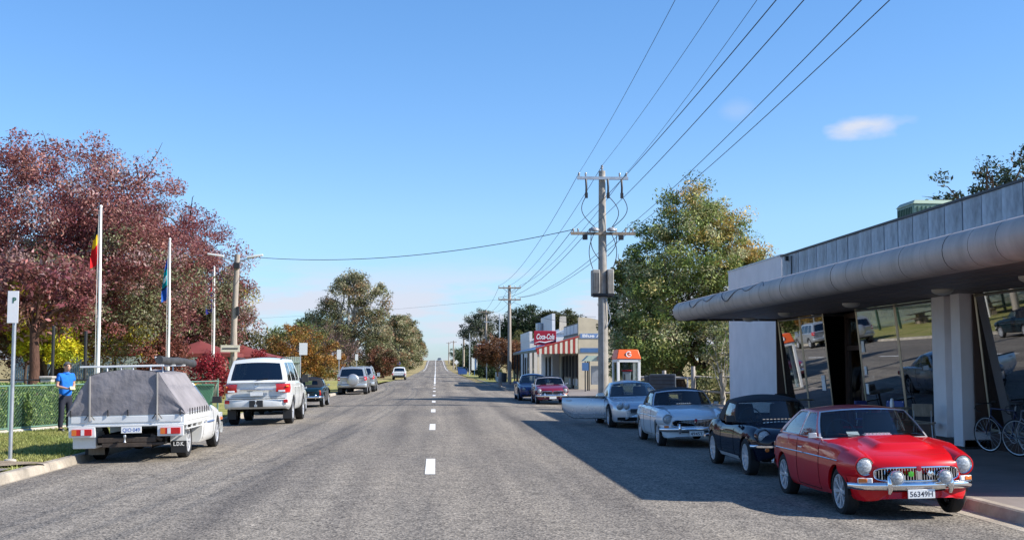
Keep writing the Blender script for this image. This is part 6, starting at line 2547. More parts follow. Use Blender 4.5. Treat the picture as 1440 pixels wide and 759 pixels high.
# lamp pole on the left
lp = thing('lamp_pole', (-10.6, 64, 0), 0, 'old timber lamp pole with two tube lights at its top', 'lamp pole')
b = MB()
b.tube([(.08, 0, -.1), (0, 0, 3.5), (-.12 + .24, 0, 7.5)], [.20, .17, .14], 12)
b.build('shaft', 'wood_pole', lp, smooth=50)
b = MB()
b.tube([(.1, 0, 7.1), (-.9, -.1, 7.45)], .035, 6)
b.tube([(.1, 0, 7.1), (1.1, -.1, 7.4)], .035, 6)
b.build('lamp_arm', 'galv', lp)
for s, z in ((-1.0, 7.46), (1.05, 7.41)):
    b = MB()
    b.box((s, -.1, z), (.85, .16, .10), rot=(0, R(8) * (1 if s < 0 else -1), 0))
    b.build('lamp', 'white_paint', lp, bevel=.02)
b = MB()
b.box((.12, -.2, 6.9), (.3, .24, .3))
b.build('junction_box', 'dark', lp)
b = MB()
b.box((.22, -.15, 4.5), (.12, .14, .5))
b.build('fuse_box', 'dark', lp)
b = MB()
b.box((-.12, -.26, 2.55), (.98, .04, .36))
nb = b.build('name_board', 'stripe_white', lp)
b = MB()
b.box((-.12, -.285, 2.55), (.8, .012, .07))
b.build('board_lines', 'ink', nb)


# ------------------------------------------------------------------ flags
def flag(o, kind, ztop, w, drop):
    """limp cloth hanging in folds beside the halyard"""
    n, m_ = 9, 26
    rows = []
    for j in range(m_ + 1):
        t = j / m_
        row = []
        for i in range(n + 1):
            u = i / n
            wid = w * (.35 + .65 * min(1, t * 1.4)) * (1 - .25 * max(0, t - .7))
            x = -.07 - u * wid
            y = .05 * math.sin(u * 9 + t * 2.5) * (0.4 + t) + .05 * math.sin(t * 7 + u * 3)
            z = ztop - t * drop - u * .35 * (1 - .4 * t)
            row.append((x, y, z))
        rows.append(row)
    b = MB()
    for j in range(m_):
        for i in range(n):
            t, u = (j + .5) / m_, (i + .5) / n
            if kind == 'abo':
                k = 0 if t < .33 else 1
                if ((t - .45) / .13) ** 2 + ((u - .55) / .62) ** 2 < 1:
                    k = 2
            elif kind == 'tsi':
                k = 0 if t < .30 or t > .72 else 1
                if abs(t - .30) < .025 or abs(t - .72) < .025:
                    k = 3
                if abs(t - .52) < .05 and abs(u - .6) < .25:
                    k = 2
            else:
                k = 0
                if t < .42:
                    k = 1 if (abs(u - .4) < .14 or abs(t - .2) < .035) else (2 if abs(u - .4) < .26 or abs(t - .2) < .075 else 0)
                elif (j * 7 + i * 3) % 23 == 0:
                    k = 2
            b.add([rows[j][i], rows[j][i + 1], rows[j + 1][i + 1], rows[j + 1][i]], [(0, 1, 2, 3)], k)
    cols = {'abo': [(.012, .01, .012), (.62, .015, .02), (.80, .50, .02), (.012, .01, .012)], 'tsi': [(.02, .10, .42), (.0, .25, .30), (.8, .8, .8), (.02, .02, .03)],
            'aus': [(.015, .022, .20), (.6, .01, .03), (.75, .75, .75), (.6, .6, .6)]}[kind]
    ms = [mat('flag_%s_%d' % (kind, i), c, .8, spec=.15, var=.08, vscale=3) for i, c in enumerate(cols)]
    me = weld_build(b, 'flag', ms[0], o, 80)
    for m2 in ms[1:]:
        me.data.materials.append(m2)
    me.data.polygons.foreach_set('material_index', b.m)
    return me


for (y, kind, h, ztop, drop, lab) in ((48.5, 'abo', 7.95, 7.55, 1.85, 'white flagpole flying a limp red, black and yellow flag'), (61.0, 'tsi', 7.95, 7.3, 2.3, 'white flagpole flying a limp blue and green flag'),
                                      (73.2, 'aus', 7.55, 7.1, 2.2, 'white flagpole flying a limp dark blue ensign')):
    o = thing('flagpole', (-13.3, y, 0), 0, lab, 'flagpole', 'flagpoles in the park')
    b = MB()
    b.tube([(0, 0, -.1), (0, 0, 4), (-.05, 0, h)], [.075, .066, .05], 12)
    b.lathe([(.0005, h + .10), (.05, h + .08), (.07, h + .03), (.05, h - .02)], 'z', n=12, c=(-.05, 0, 0))
    b.build('pole', 'white_paint', o, smooth=50)
    b = MB()
    b.tube([(-.12, -.02, h - .1), (-.10, -.10, 4), (-.08, -.1, 1.2)], .008, 4)
    b.build('halyard', 'white_paint', o)
    flag(o, kind, ztop, .34 if kind != 'aus' else .46, drop)


# ------------------------------------------------------------------ signs on the left kerb
def parking_sign(x, y, h, w, ph, label, txt=True, off=0.0):
    o = thing('parking_sign', (x, y, T(y) + .03), 0, label, 'sign', 'parking signs along the left kerb')
    b = MB()
    b.tube([(0, 0, -.1), (0, 0, h)], .035, 10)
    b.build('post', 'galv', o, smooth=50)
    b = MB()
    b.box((off, -.042, h - ph / 2 + .02), (w, .008, ph))
    p = b.build('plate', 'sign_white', o, bevel=.003)
    if txt:
        text('lettering', 'P', .13, (off + .02, -.048, h - ph * .26), (R(90), 0, 0), 'green_paint', p, bold=.004)
    b = MB()
    b.lathe([(.11, 0), (.10, .03), (.04, .045)], 'z', n=12)
    b.build('footing', 'concrete', o, smooth=30)
    return o


parking_sign(-7.36, 21.55, 2.93, .19, .56, 'tall white parking sign on grey post standing in bare dirt', off=-.02)
parking_sign(-7.0, 63, 2.78, .42, .62, 'wide white sign on post beside the orange leaved tree', txt=False, off=.15)
parking_sign(-7.0, 88, 2.75, .30, .70, 'small white sign on post behind the silver wagons', txt=False)
parking_sign(-7.0, 107.5, 2.6, .26, .55, 'farthest white kerb sign, narrow, near the gum trees', txt=False)


# ------------------------------------------------------------------ fence, hedge and park furniture on the left
fA, fB = Vector((-12.4, 24.0, 0)), Vector((-7.35, 41.4, 0))
fo = thing('mesh_fence', (0, 0, .03), 0, 'low green mesh fence with pipe top rail in front of the hedge', 'fence')
nseg = 8
b = MB()
b.tube([fA + Vector((0, 0, 1.16)), fB + Vector((0, 0, 1.12))], .022, 8)
b.build('top_rail', mat('pale_green_pipe', (.12, .22, .17), .5), fo, smooth=50)
b = MB()
b.tube([fA + Vector((0, 0, .10)), fB + Vector((0, 0, .10))], .02, 6)
b.build('bottom_rail', 'pale_green_pipe' if False else bpy.data.materials['pale_green_pipe'], fo)
for i in range(nseg + 1):
    p = fA.lerp(fB, i / nseg)
    b = MB()
    b.tube([p + Vector((0, 0, -.1)), p + Vector((0, 0, 1.17))], .03, 8)
    b.build('fence_post', bpy.data.materials['pale_green_pipe'], fo, smooth=50)
L_ = (fB - fA).length
b = MB()
nd = int(L_ / .11)
for i in range(nd):
    p = fA.lerp(fB, i / nd)
    for sgn_ in (1, -1):
        q = fA.lerp(fB, min(1, max(0, i / nd + sgn_ * 1.02 / L_)))
        b.tube([p + Vector((0, 0, .11)), q + Vector((0, 0, 1.12))], .0035, 3, cap=False)
me_ = b.build('wire_mesh', bpy.data.materials['green_paint'], fo, smooth=0, fix=False)
me_['kind'] = 'stuff'
b = MB()
dv = (fB - fA).normalized()
b.tube([fA + Vector((0, 0, .0)), fB + Vector((0, 0, .0))], .07, 4)
b.build('footing_strip', 'concrete', fo, smooth=0)
# hedge behind
nv = Vector((-dv.y, dv.x, 0))
n = 26000
t = rng.random(n)
off = .12 + rng.random(n) * .75
hz = rng.random(n) ** .8 * (1.0 + .10 * np.sin(t * 40) + .06 * np.sin(t * 91))
edge = rng.random(n)
off = np.where(edge < .5, .12 + .10 * rng.random(n), off)
hz = np.where(edge > .75, 1.0 + .12 * rng.random(n) + .08 * np.sin(t * 40), hz)
C = np.stack([fA.x + (fB.x - fA.x) * t * .62 + nv.x * off, fA.y + (fB.y - fA.y) * t * .62 + nv.y * off, .04 + hz], 1)
ho = thing('hedge', (0, 0, 0), 0, 'clipped light green hedge running behind the low mesh fence', 'hedge')
colr = pick_cols(C, [((.17, .26, .06), 3), ((.26, .36, .09), 3), ((.10, .17, .045), 2), ((.36, .42, .15), 1)]) * (1 + rng.normal(size=(n, 1)) * .2)
leaves_mesh('foliage', C, .035 * (0.6 + .8 * rng.random(n)), colr, 'leaf', ho, kind='stuff')
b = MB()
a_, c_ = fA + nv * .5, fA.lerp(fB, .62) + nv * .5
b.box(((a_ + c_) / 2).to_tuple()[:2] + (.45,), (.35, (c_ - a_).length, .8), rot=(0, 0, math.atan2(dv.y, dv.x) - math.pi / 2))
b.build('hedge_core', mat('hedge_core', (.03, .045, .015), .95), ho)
for (x, y, lab) in ((-11.55, 31.0, 'square stone post behind the hedge, beside the near sign'), (-10.45, 33.3, 'square stone post behind the hedge, next to the person in blue')):
    b = MB()
    b.box((0, 0, .66), (.30, .30, 1.34))
    b.box((0, 0, 1.36), (.36, .36, .07))
    o = b.build('stone_post', 'concrete', loc=(x, y, 0), bevel=.02)
    tag(o, lab, 'post', 'stone posts behind the hedge')
# wheelie bins
for (x, y, lm, bm_, lab) in ((-8.55, 43.2, 'yellow', 'bin_blue', 'blue wheelie bin with yellow lid beside the mesh fence'), (-8.0, 42.6, 'bin_green', 'bin_green', 'all green wheelie bin standing next to the yellow lidded one')):
    o = thing('wheelie_bin', (x, y, .02), R(10), lab, 'bin')
    b = MB()
    b.prism([(-.24, .08), (.24, .08), (.29, .95), (-.29, .95)], -.27, .27, 'y')
    b.build('body', bm_, o, bevel=.02)
    b = MB()
    b.box((0, -.02, .985), (.64, .68, .06), taper=(.94, .94))
    b.build('lid', lm, o, bevel=.015)
    for s in (-1, 1):
        b = MB()
        b.lathe([(.0005, -.03), (.10, -.03), (.10, .03), (.0005, .03)], 'x', n=14, c=(s * .27, .26, .10))
        b.build('wheel', 'rubber', o)
    b = MB()
    b.tube([(-.25, .34, .95), (.25, .34, .95)], .018, 6)
    b.build('handle', bm_, o)


def shade(x, y, w, d, ze, za, label, rz=0):
    o = thing('picnic_shelter', (x, y, T(y)), rz, label, 'shelter', 'maroon roofed shelters in the park')
    b = MB()
    n = 8
    rows = []
    for i in range(n + 1):
        row = []
        for j in range(n + 1):
            u, v = -1 + 2 * i / n, -1 + 2 * j / n
            k = 1 - max(abs(u), abs(v))
            row.append((u * w / 2, v * d / 2, ze + (za - ze) * k ** 1.25))
        rows.append(row)
    b.grid(rows)
    b.build('roof', 'sail', o, smooth=20)
    b = MB()
    for (s, q) in (((0, -d / 2, ze - .11), (w, .04, .22)), ((0, d / 2, ze - .11), (w, .04, .22)), ((-w / 2, 0, ze - .11), (.04, d, .22)), ((w / 2, 0, ze - .11), (.04, d, .22))):
        b.box(s, q)
    b.build('fascia', 'sail', o)
    for sx in (-1, 1):
        for sy in (-1, 1):
            b = MB()
            b.box((sx * (w / 2 - .25), sy * (d / 2 - .25), ze / 2), (.14, .14, ze))
            b.build('post', 'darkgreen', o)
    b = MB()
    b.box((0, 0, .74), (1.8, .75, .06))
    b.box((0, 0, .36), (.5, .5, .7))
    b.box((0, -.75, .42), (1.8, .3, .05))
    b.box((0, .75, .42), (1.8, .3, .05))
    b.box((0, -.75, .2), (.3, .2, .4))
    b.box((0, .75, .2), (.3, .2, .4))
    b.build('picnic_table', 'wood', o)
    return o


shade(-17.4, 72, 4.2, 4.2, 2.45, 3.35, 'maroon shelter roof half hidden by the large claret tree and red shrub')
shade(-14.6, 76, 4.6, 4.2, 2.4, 3.2, 'maroon shelter roof behind the second flagpole')
shade(-13.2, 83.5, 5.2, 4.4, 2.25, 3.05, 'maroon shelter roof beside the lamp pole, behind the white wagon')
# palisade fence behind the shelters
pf = thing('palisade_fence', (0, 0, 0), 0, 'tall pale green palisade fence behind the park shelters', 'fence')
b = MB()
for i in range(150):
    x = -30 + i * .135
    b.box((x, 88 + .4 * math.sin(i * .02), 1.15), (.095, .02, 2.3))
po = b.build('pickets', mat('pale_palisade', (.48, .56, .50), .6, var=.1), pf)
po['kind'] = 'stuff'
b = MB()
for z in (.5, 1.9):
    b.box((-20, 88.03, z), (20.5, .05, .08))
b.build('rail', 'pale_green' if False else bpy.data.materials['pale_green'], pf)
# pipe railing in the park
pr = thing('park_railing', (0, 0, 0), 0, 'dark pipe railing crossing the park behind the hedge', 'railing')
for z in (1.1, .6):
    b = MB()
    b.tube([(-30, 47, z), (-13.6, 49.5, z)], .03, 6)
    b.build('rail', 'dark', pr)
for i in range(9):
    x = -30 + i * 2.05
    b = MB()
    b.tube([(x, 47 + i * .3125, 0), (x, 47 + i * .3125, 1.15)], .04, 8)
    b.build('railing_post', 'dark', pr)
for (x, y, h, lab) in ((-16.6, 53.5, 3.4, 'thin dark post below the yellow leaves, behind the person in blue'), (-15.5, 54.5, 3.2, 'thin dark post between the person in blue and the claret tree trunk')):
    b = MB()
    b.tube([(0, 0, -.1), (0, 0, h)], .07, 8)
    tag(b.build('park_post', 'dark', loc=(x, y, 0), smooth=50), lab, 'post', 'dark posts in the park')

# guard rail and small things far along the left
gr = thing('guard_rail', (0, 0, 0), 0, 'short white roadside guard rail beyond the small pickup', 'guard rail')
b = MB()
b.prism([(-5.02, .45), (-4.95, .55), (-5.02, .62), (-4.95, .70), (-5.02, .78), (-5.06, .78), (-5.06, .45)], 172, 205, 'y')
b.build('rail', 'white_paint', gr)
for i in range(9):
    b = MB()
    b.box((-5.12, 172.5 + i * 4, .4), (.12, .14, .9))
    b.build('rail_post', 'white_paint', gr)
o = thing('road_sign', (-5.0, 165, T(150)), 0, 'small round blue sign on a post before the red brown roadside bush', 'sign')
b = MB()
b.tube([(0, 0, 0), (0, 0, 2.2)], .04, 6)
b.build('post', 'galv', o)
b = MB()
b.lathe([(.0005, -.02), (.22, -.02), (.22, .01), (.0005, .01)], 'y', n=20, c=(0, -.05, 1.9))
b.build('plate', 'ink_blue', o)

# ------------------------------------------------------------------ right side small things
o = thing('skip_bin', (4.75, 214, T(214)), 0, 'blue skip bin on the right kerb down the road', 'skip bin')
b = MB()
b.prism([(-.75, 0.05), (.75, 0.05), (.9, 1.2), (-.9, 1.2)], -.8, .8, 'y')
b.build('body', 'bin_blue', o, bevel=.03)
b = MB()
b.box((0, 0, 1.25), (1.9, 1.7, .1))
b.build('rim', 'roof_blue', o)
o = thing('board_sign', (6.0, 142, T(142)), 0, 'white and grey shop board raised on a post over the footpath', 'sign')
b = MB()
b.tube([(0, 0, 0), (0, 0, 4.3)], .07, 8)
b.build('post', 'galv', o)
b = MB()
b.box((-.55, -.1, 3.65), (1.2, .1, 1.15))
p = b.build('board', 'sign_white', o)
b = MB()
b.box((-.55, -.16, 3.9), (1.05, .02, .5))
b.build('panel', mat('faded_red', (.35, .18, .17), .6), p)
o = thing('advertising_sign', (6.1, 190, T(190)), 0, 'white and blue upright sign panel below the gum trees', 'sign')
b = MB()
b.box((0, 0, 1.9), (.9, .1, 2.0))
b.build('panel', 'sign_white', o)
b = MB()
b.box((.2, -.06, 1.9), (.25, .02, 1.8))
b.box((0, 0, .45), (.1, .1, .9))
b.build('stripe', 'roof_blue', o)
o = thing('warning_sign', (5.5, 320, T(320)), 0, 'pale diamond warning sign before the crest', 'sign')
b = MB()
b.tube([(0, 0, 0), (0, 0, 2.6)], .06, 6)
b.build('post', 'galv', o)
b = MB()
b.box((0, -.08, 2.3), (.95, .03, .95), rot=(0, R(45), 0))
b.build('plate', 'sign_white', o)
o = thing('bollard', (5.05, 94.6, .04), 0, 'short grey concrete post at the kerb corner before the verandah', 'bollard')
b = MB()
b.tube([(0, 0, -.1), (0, 0, 1.05), (0, 0, 1.12)], [.15, .14, .08], 10)
b.build('shaft', 'concrete_pole', o, smooth=40)
for (x, y, m_, lab) in ((6.3, 121, 'white_paint', 'white slatted seat under the red brown street tree'), (7.6, 88.5, 'white_paint', 'white seat under the shop verandah')):
    o = thing('bench', (x, y, T(y) + FP), R(90), lab, 'bench')
    for k in range(3):
        b = MB()
        b.box((0, -.14 + .14 * k, .45), (1.6, .11, .04))
        b.build('seat_slat', m_, o)
        b = MB()
        b.box((0, .24, .58 + .13 * k), (1.6, .03, .10))
        b.build('back_slat', m_, o)
    for s in (-.65, .65):
        b = MB()
        b.box((s, 0, .22), (.07, .4, .44))
        b.box((s, .25, .5), (.06, .05, .9))
        b.build('leg', m_, o)
# rubbish bin near the bench
b = MB()
b.lathe([(.0005, .9), (.28, .88), (.30, .80), (.27, 0.02), (.0005, .0)], 'z', n=16)
tag(b.build('litter_bin', 'dark', loc=(6.6, 116.5, .05), smooth=40), 'round dark litter bin near the white seat', 'bin')

# old cart and farm implements beside the booth
o = thing('old_cart', (9.3, 49.0, .03), R(-12), 'old dark timber cart with one tall spoked wheel, standing before the big tree', 'cart')
b = MB()
b.box((0, 0, .98), (1.05, 1.5, .62))
b.box((-.62, 0, .98), (.25, 1.1, .5))
b.build('box', mat('cart_blue', (.05, .065, .085), .6, var=.25, vscale=4), o, bevel=.02)
b = MB()
for k in range(4):
    b.box((0, -.76, .74 + .15 * k), (.95, .02, .025))
b.build('boards', 'dark', o)
b = MB()
b.box((0, 0, .55), (.9, 1.9, .1))
b.tube([(-.7, 0, .5), (1.05, 0, .5)], .04, 8)
b.build('axle_frame', 'wood', o)
for s in (-.72, 1.0):
    w_ = MB()
    rr = .55
    w_.tube([(s, rr * math.cos(t), rr + rr * math.sin(t)) for t in np.linspace(0, 2 * math.pi, 29)[:-1]], .035, 6, closed=True)
    for k in range(10):
        t = 2 * math.pi * k / 10
        w_.tube([(s, 0, rr), (s, rr * math.cos(t), rr + rr * math.sin(t))], .018, 5)
    w_.lathe([(.0005, -.1), (.08, -.1), (.08, .1), (.0005, .1)], 'x', n=10, c=(s, 0, rr))
    w_.build('wheel', mat('bleached_timber', (.42, .38, .34), .85, var=.2) if s < 0 else bpy.data.materials['bleached_timber'], o, smooth=50)
# rustic rail fence
rf = thing('timber_fence', (0, 0, 0), 0, 'rough post and rail timber fence between the big tree and white tower', 'fence')
for i in range(6):
    x = 8.9 + i * 1.15
    b = MB()
    b.tube([(x, 53 - i * .55, -.1), (x + random.uniform(-.04, .04), 53 - i * .55, 1.55 + random.uniform(-.2, .2))], [.12, .09], 8)
    b.build('fence_post', bpy.data.materials['bleached_timber'], rf, smooth=50)
for i in range(5):
    x = 8.9 + i * 1.15
    for z in (.55, 1.15):
        b = MB()
        b.tube([(x, 53 - i * .55, z + random.uniform(-.06, .06)), (x + 1.15, 53 - i * .55 - .55, z + random.uniform(-.06, .06))], .055, 6)
        b.build('fence_rail', bpy.data.materials['bleached_timber'], rf, smooth=50)
b = MB()
b.tube([(13.6, 50.8, .2), (14.8, 50.2, 1.3)], .05, 6)
b.build('brace', bpy.data.materials['bleached_timber'], rf)


# ------------------------------------------------------------------ cafe furniture and bicycles
def chair(x, y, rz, label, m_, legm='galv', group='cafe chairs on the footpath'):
    o = thing('chair', (x, y, FP + .01), rz, label, 'chair', group)
    b = MB()
    b.box((0, 0, .45), (.42, .42, .035))
    b.build('seat', m_, o, bevel=.012)
    b = MB()
    b.box((0, .20, .72), (.40, .03, .26), rot=(R(-8), 0, 0))
    b.build('backrest', m_, o, bevel=.012)
    for sx in (-1, 1):
        for sy in (-1, 1):
            b = MB()
            b.tube([(sx * .17, sy * .17, .44), (sx * .20, sy * .22, 0)], .012, 6)
            b.build('leg', legm, o)
        b = MB()
        b.tube([(sx * .17, .19, .43), (sx * .17, .21, .84)], .012, 6)
        b.build('back_post', legm, o)
    return o


def table(x, y, label):
    o = thing('cafe_table', (x, y, FP + .01), 0, label, 'table', 'cafe tables on the footpath')
    b = MB()
    b.lathe([(.0005, .735), (.40, .735), (.41, .72), (.40, .70), (.0005, .70)], 'z', n=28)
    b.build('top', 'wood', o, smooth=40)
    b = MB()
    b.tube([(0, 0, .05), (0, 0, .71)], .03, 10)
    b.build('stem', 'dark', o)
    b = MB()
    b.lathe([(.0005, .05), (.10, .045), (.25, .0), (.0005, 0)], 'z', n=20)
    b.build('base', 'dark', o, smooth=40)
    return o


table(9.85, 25.4, 'round timber topped cafe table beside the column')
table(9.7, 31.8, 'round timber topped cafe table before the recessed doorway')
chair(10.05, 24.35, R(150), 'timber slat chair with thin metal legs beside the column', 'wood')
chair(9.6, 26.3, R(30), 'blue moulded chair between the table and red coupe', 'blue_chair', 'galv')
chair(10.1, 26.2, R(-40), 'blue moulded chair with its back to the shop glass', 'blue_chair', 'galv')
chair(9.6, 32.7, R(10), 'dark chair on the far side of the doorway table', 'dark', 'dark')
chair(9.2, 31.3, R(120), 'dark chair on the street side of the doorway table', 'dark', 'dark')
b = MB()
b.lathe([(.0005, .20), (.03, .19), (.045, .10), (.045, 0), (.0005, 0)], 'z', n=12)
tag(b.build('sugar_jar', 'clear_lens', loc=(9.75, 25.3, FP + .747), smooth=50), 'small pale jar standing on the cafe table by the column', 'jar')


def bicycle(x, y, rz, col, label):
    o = thing('bicycle', (x, y, FP + .012), rz, label, 'bicycle', 'bicycles leaning by the shop column')
    o.rotation_euler = (R(6), 0, rz)
    r = .335
    wbx = .5
    for s in (-1, 1):
        w_ = MB()
        w_.tube([(s * wbx + (r - .008) * math.cos(t), 0, r + (r - .008) * math.sin(t)) for t in np.linspace(0, 2 * math.pi, 41)[:-1]], .013, 6, closed=True)
        wo_ = w_.build('wheel', 'rubber', o, smooth=60)
        g = MB()
        g.tube([(s * wbx + (r - .03) * math.cos(t), 0, r + (r - .03) * math.sin(t)) for t in np.linspace(0, 2 * math.pi, 41)[:-1]], .009, 5, closed=True)
        g.build('rim', 'alloy', wo_, smooth=60)
        g = MB()
        for k in range(20):
            t = 2 * math.pi * k / 20
            g.tube([(s * wbx + .02 * math.cos(t + .8), .02 * (-1) ** k, r + .02 * math.sin(t + .8)), (s * wbx + (r - .03) * math.cos(t), 0, r + (r - .03) * math.sin(t))], .0018, 3, cap=False)
        g.lathe([(.0005, -.04), (.02, -.04), (.02, .04), (.0005, .04)], 'y', n=10, c=(s * wbx, 0, r))
        g.build('spokes', 'galv', wo_)
    # front is -x
    bb, st, hd, hd2 = (.06, 0, .28), (.20, 0, .80), (-.36, 0, .83), (-.385, 0, .70)
    f = MB()
    for (p, q) in ((bb, st), (st, hd), (hd2, bb), (hd, hd2)):
        f.tube([p, q], .016, 8)
    for s in (-1, 1):
        f.tube([bb, (.5, s * .05, r)], .009, 6)
        f.tube([(.19, s * .02, .76), (.5, s * .05, r)], .008, 6)
        f.tube([hd2, (-.46, s * .045, .5), (-.5, s * .05, r)], .011, 6)
    f.build('frame', col, o, smooth=60)
    s_ = MB()
    s_.tube([st, (.235, 0, .93)], .013, 8)
    s_.build('seat_post', 'alloy', o)
    s_ = MB()
    s_.box((.24, 0, .95), (.26, .13, .05), taper=(.9, .5))
    s_.build('saddle', 'dark', o, bevel=.02)
    h = MB()
    h.tube([hd, (-.35, 0, .90), (-.42, 0, .93)], .013, 8)
    for s in (-1, 1):
        h.tube(catmull([(-.42, 0, .93), (-.42, s * .19, .93), (-.50, s * .205, .93), (-.545, s * .205, .87), (-.50, s * .205, .80), (-.42, s * .205, .79)], 4), .012, 6)
        h.tube([(-.52, s * .205, .93), (-.57, s * .205, .84)], .008, 5)
    h.build('handlebar', 'dark', o, smooth=60)
    c = MB()
    c.lathe([(.085, .035), (.095, .04), (.085, .045)], 'y', n=24, c=bb)
    for s in (-1, 1):
        c.tube([(bb[0], s * .06, bb[2]), (bb[0] + s * .12, s * .07, bb[2] - s * .12)], .01, 6)
        c.box((bb[0] + s * .12, s * .11, bb[2] - s * .12), (.09, .08, .02))
    c.build('crank', 'alloy', o)
    return o


bicycle(10.68, 21.9, R(-68), paint('bike_blue', (.01, .02, .07)), 'dark blue road bicycle with drop handlebars leaning by the column')
bicycle(10.72, 20.75, R(-62), paint('bike_silver', (.16, .18, .22), .4), 'grey blue road bicycle at the edge of the bicycle pair')


# ------------------------------------------------------------------ trees on the left
CLARET = [((.27, .10, .092), 4), ((.215, .072, .078), 4), ((.34, .16, .135), 3), ((.39, .255, .23), 2), ((.16, .075, .06), 1)]


def claret_tint(h, gx):
    def f(C, col):
        g = np.clip(1.15 - C[:, 2] / (h * .55), 0, 1) * np.clip(.25 + (C[:, 0] - gx) * .12, 0, 1)
        pick = rng.random(len(C)) < g * .9
        col = col.copy()
        col[pick] = np.array([.22, .22, .12]) * (0.8 + .5 * rng.random((pick.sum(), 1)))
        y = rng.random(len(C)) < .05 * np.clip(1.6 - C[:, 2] / (h * .45), 0, 1)
        col[y] = np.array([.42, .36, .04])
        return col
    return f


tree('claret_ash_tree', -20.8, 66, [(.3, 0, 8.4, 7.4, 6.5, 5.7, 6), (-3.5, 0, 5.4, 5.5, 5, 3.8, 3), (3.9, -1, 6.2, 4.8, 4.5, 4.4, 4)], CLARET,
     'largest claret ash tree with broad dark red crown behind the first flagpole', group='claret ash trees in the park', trunk_r=.42, fork=2.2, n_cl=1150, per=190, rc=.92, leaf=.08,
     trunks=2, limbs=26, tint=claret_tint(14, 0), hollow=.35, bare=40)
tree('claret_ash_tree', -17.9, 83, [(0, 0, 8.0, 4.8, 4.4, 5.2, 4), (1.8, 0, 5.8, 3.6, 3.4, 3.8, 3), (-1.5, 0, 5.0, 4.0, 3.4, 3.2, 2), (3.2, 0, 5.2, 2.4, 2.5, 2.6, 2)], CLARET,
     'claret ash tree with greenish lower crown, behind the second and third flagpoles', group='claret ash trees in the park', trunk_r=.34, fork=2.0, n_cl=600, per=180, rc=.85, leaf=.082,
     limbs=20, tint=claret_tint(14, -4), hollow=.35, bare=30)
tree('claret_ash_tree', -27.8, 64, [(0, 0, 7.6, 5.5, 5, 5.2, 4), (1.5, 0, 4.4, 5.0, 4, 2.8, 3)], CLARET,
     'claret ash tree spreading over the park behind the near parking sign', group='claret ash trees in the park', trunk_r=.38, fork=2.0, n_cl=420, per=180, rc=.95, leaf=.082, limbs=18, tint=claret_tint(13, 2), hollow=.35)
tree('yellow_leaf_tree', -19.4, 61.5, [(0, 0, 3.2, 1.7, 1.3, 1.1, 3), (-.6, -.3, 4.0, 1.2, 1.0, .8, 2), (.7, 0, 2.4, .9, .8, .6, 1.5)], [((.62, .56, .03), 3), ((.50, .52, .04), 3), ((.34, .40, .05), 2)],
     'small tree with bright yellow green leaves under the claret ash', trunk_r=.10, fork=1.5, n_cl=130, per=120, rc=.45, leaf=.085, limbs=10, hollow=.2)
tree('yellow_leaf_tree', -25.8, 78, [(0, 0, 4.6, 2.2, 1.8, 1.6, 3)], [((.42, .36, .03), 3), ((.30, .30, .04), 3), ((.16, .18, .04), 3)],
     'thin yellowing tree farther back under the claret ash', trunk_r=.10, fork=2.0, n_cl=60, per=60, rc=.5, leaf=.13, limbs=8, hollow=.2)
# stout trunks in the park
tree('park_tree', -18.4, 56.5, [(0, 1, 5.2, 2.8, 2.6, 1.8, 1)], CLARET, 'stout red barked tree trunk with ridged bark behind the hedge', trunk_r=.26, fork=3.2, n_cl=110, per=70, rc=.8, leaf=.12, bark='bark_red', limbs=8, tint=claret_tint(12, 0))
tree('park_tree', -22.0, 58.5, [(0, 1, 5.0, 2.8, 2.6, 1.8, 1)], CLARET, 'park tree whose lower trunk is painted white', trunk_r=.34, fork=3.5, n_cl=60, per=70, rc=.8, leaf=.12, bark='bark', limbs=8)
b = MB()
b.lathe([(.50, 0), (.42, .25), (.395, 1.3), (.36, 1.32)], 'z', n=18, c=(0, 0, 0))
tr_ = [o for o in COL.objects if o.get('label') == 'park tree whose lower trunk is painted white'][0]
b.build('painted_band', 'white_paint', tr_, smooth=40)
# scrub closing the park at the back
scrub = [((.17, .13, .05), 3), ((.11, .10, .04), 3), ((.24, .19, .08), 2), ((.07, .075, .03), 2)]
sl = ['dry scrub tree at the back of the park, left of all', 'gold brown scrub tree behind the white painted trunk', 'olive scrub tree behind the stout red trunk', 'bushy scrub tree behind the yellow leaved tree',
      'dull green scrub tree behind the palisade fence', 'tall scrub tree behind the first shelter', 'brown scrub tree behind the shelters', 'light scrub tree between the shelters and lamp pole']
for i, (x, y, h) in enumerate(((-48, 112, 8), (-41, 106, 7), (-35.5, 110, 8.5), (-30.5, 104, 7.5), (-25.5, 109, 7), (-21, 104, 6.5), (-17.5, 112, 6), (-13.6, 118, 6.2))):
    tree('scrub_tree', x, y, [(0, 0, h * .55, 3.3, 2.6, h * .42, 3), (0, 0, h * .22, 3.2, 2.4, h * .2, 2)], scrub if i < 7 else [((.13, .16, .05), 3), ((.19, .21, .07), 2)],
         sl[i], group='scrub trees at the back of the park', trunk_r=.16, fork=1.2, n_cl=120, per=70, rc=.85, leaf=.15, limbs=10, hollow=.25, bark='bark')
# red shrubs
REDS = [((.32, .03, .045), 4), ((.22, .025, .035), 3), ((.42, .07, .07), 2)]
shrub('red_shrub', -10.6, 57.5, .85, 2.3, REDS, 'vivid crimson shrub beside the left lamp pole', n_cl=70, per=90, rc=.32, leaf=.06)
shrub('red_shrub', -14.3, 64.5, 1.35, 3.35, [((.22, .075, .055), 4), ((.28, .11, .075), 3), ((.15, .06, .04), 2)], 'tall russet shrub before the maroon shelter', n_cl=80, per=80, rc=.42, leaf=.075)
shrub('red_shrub', -10.0, 69.5, .7, 2.6, REDS, 'narrow crimson shrub behind the white wagon', n_cl=50, per=80, rc=.3, leaf=.06)
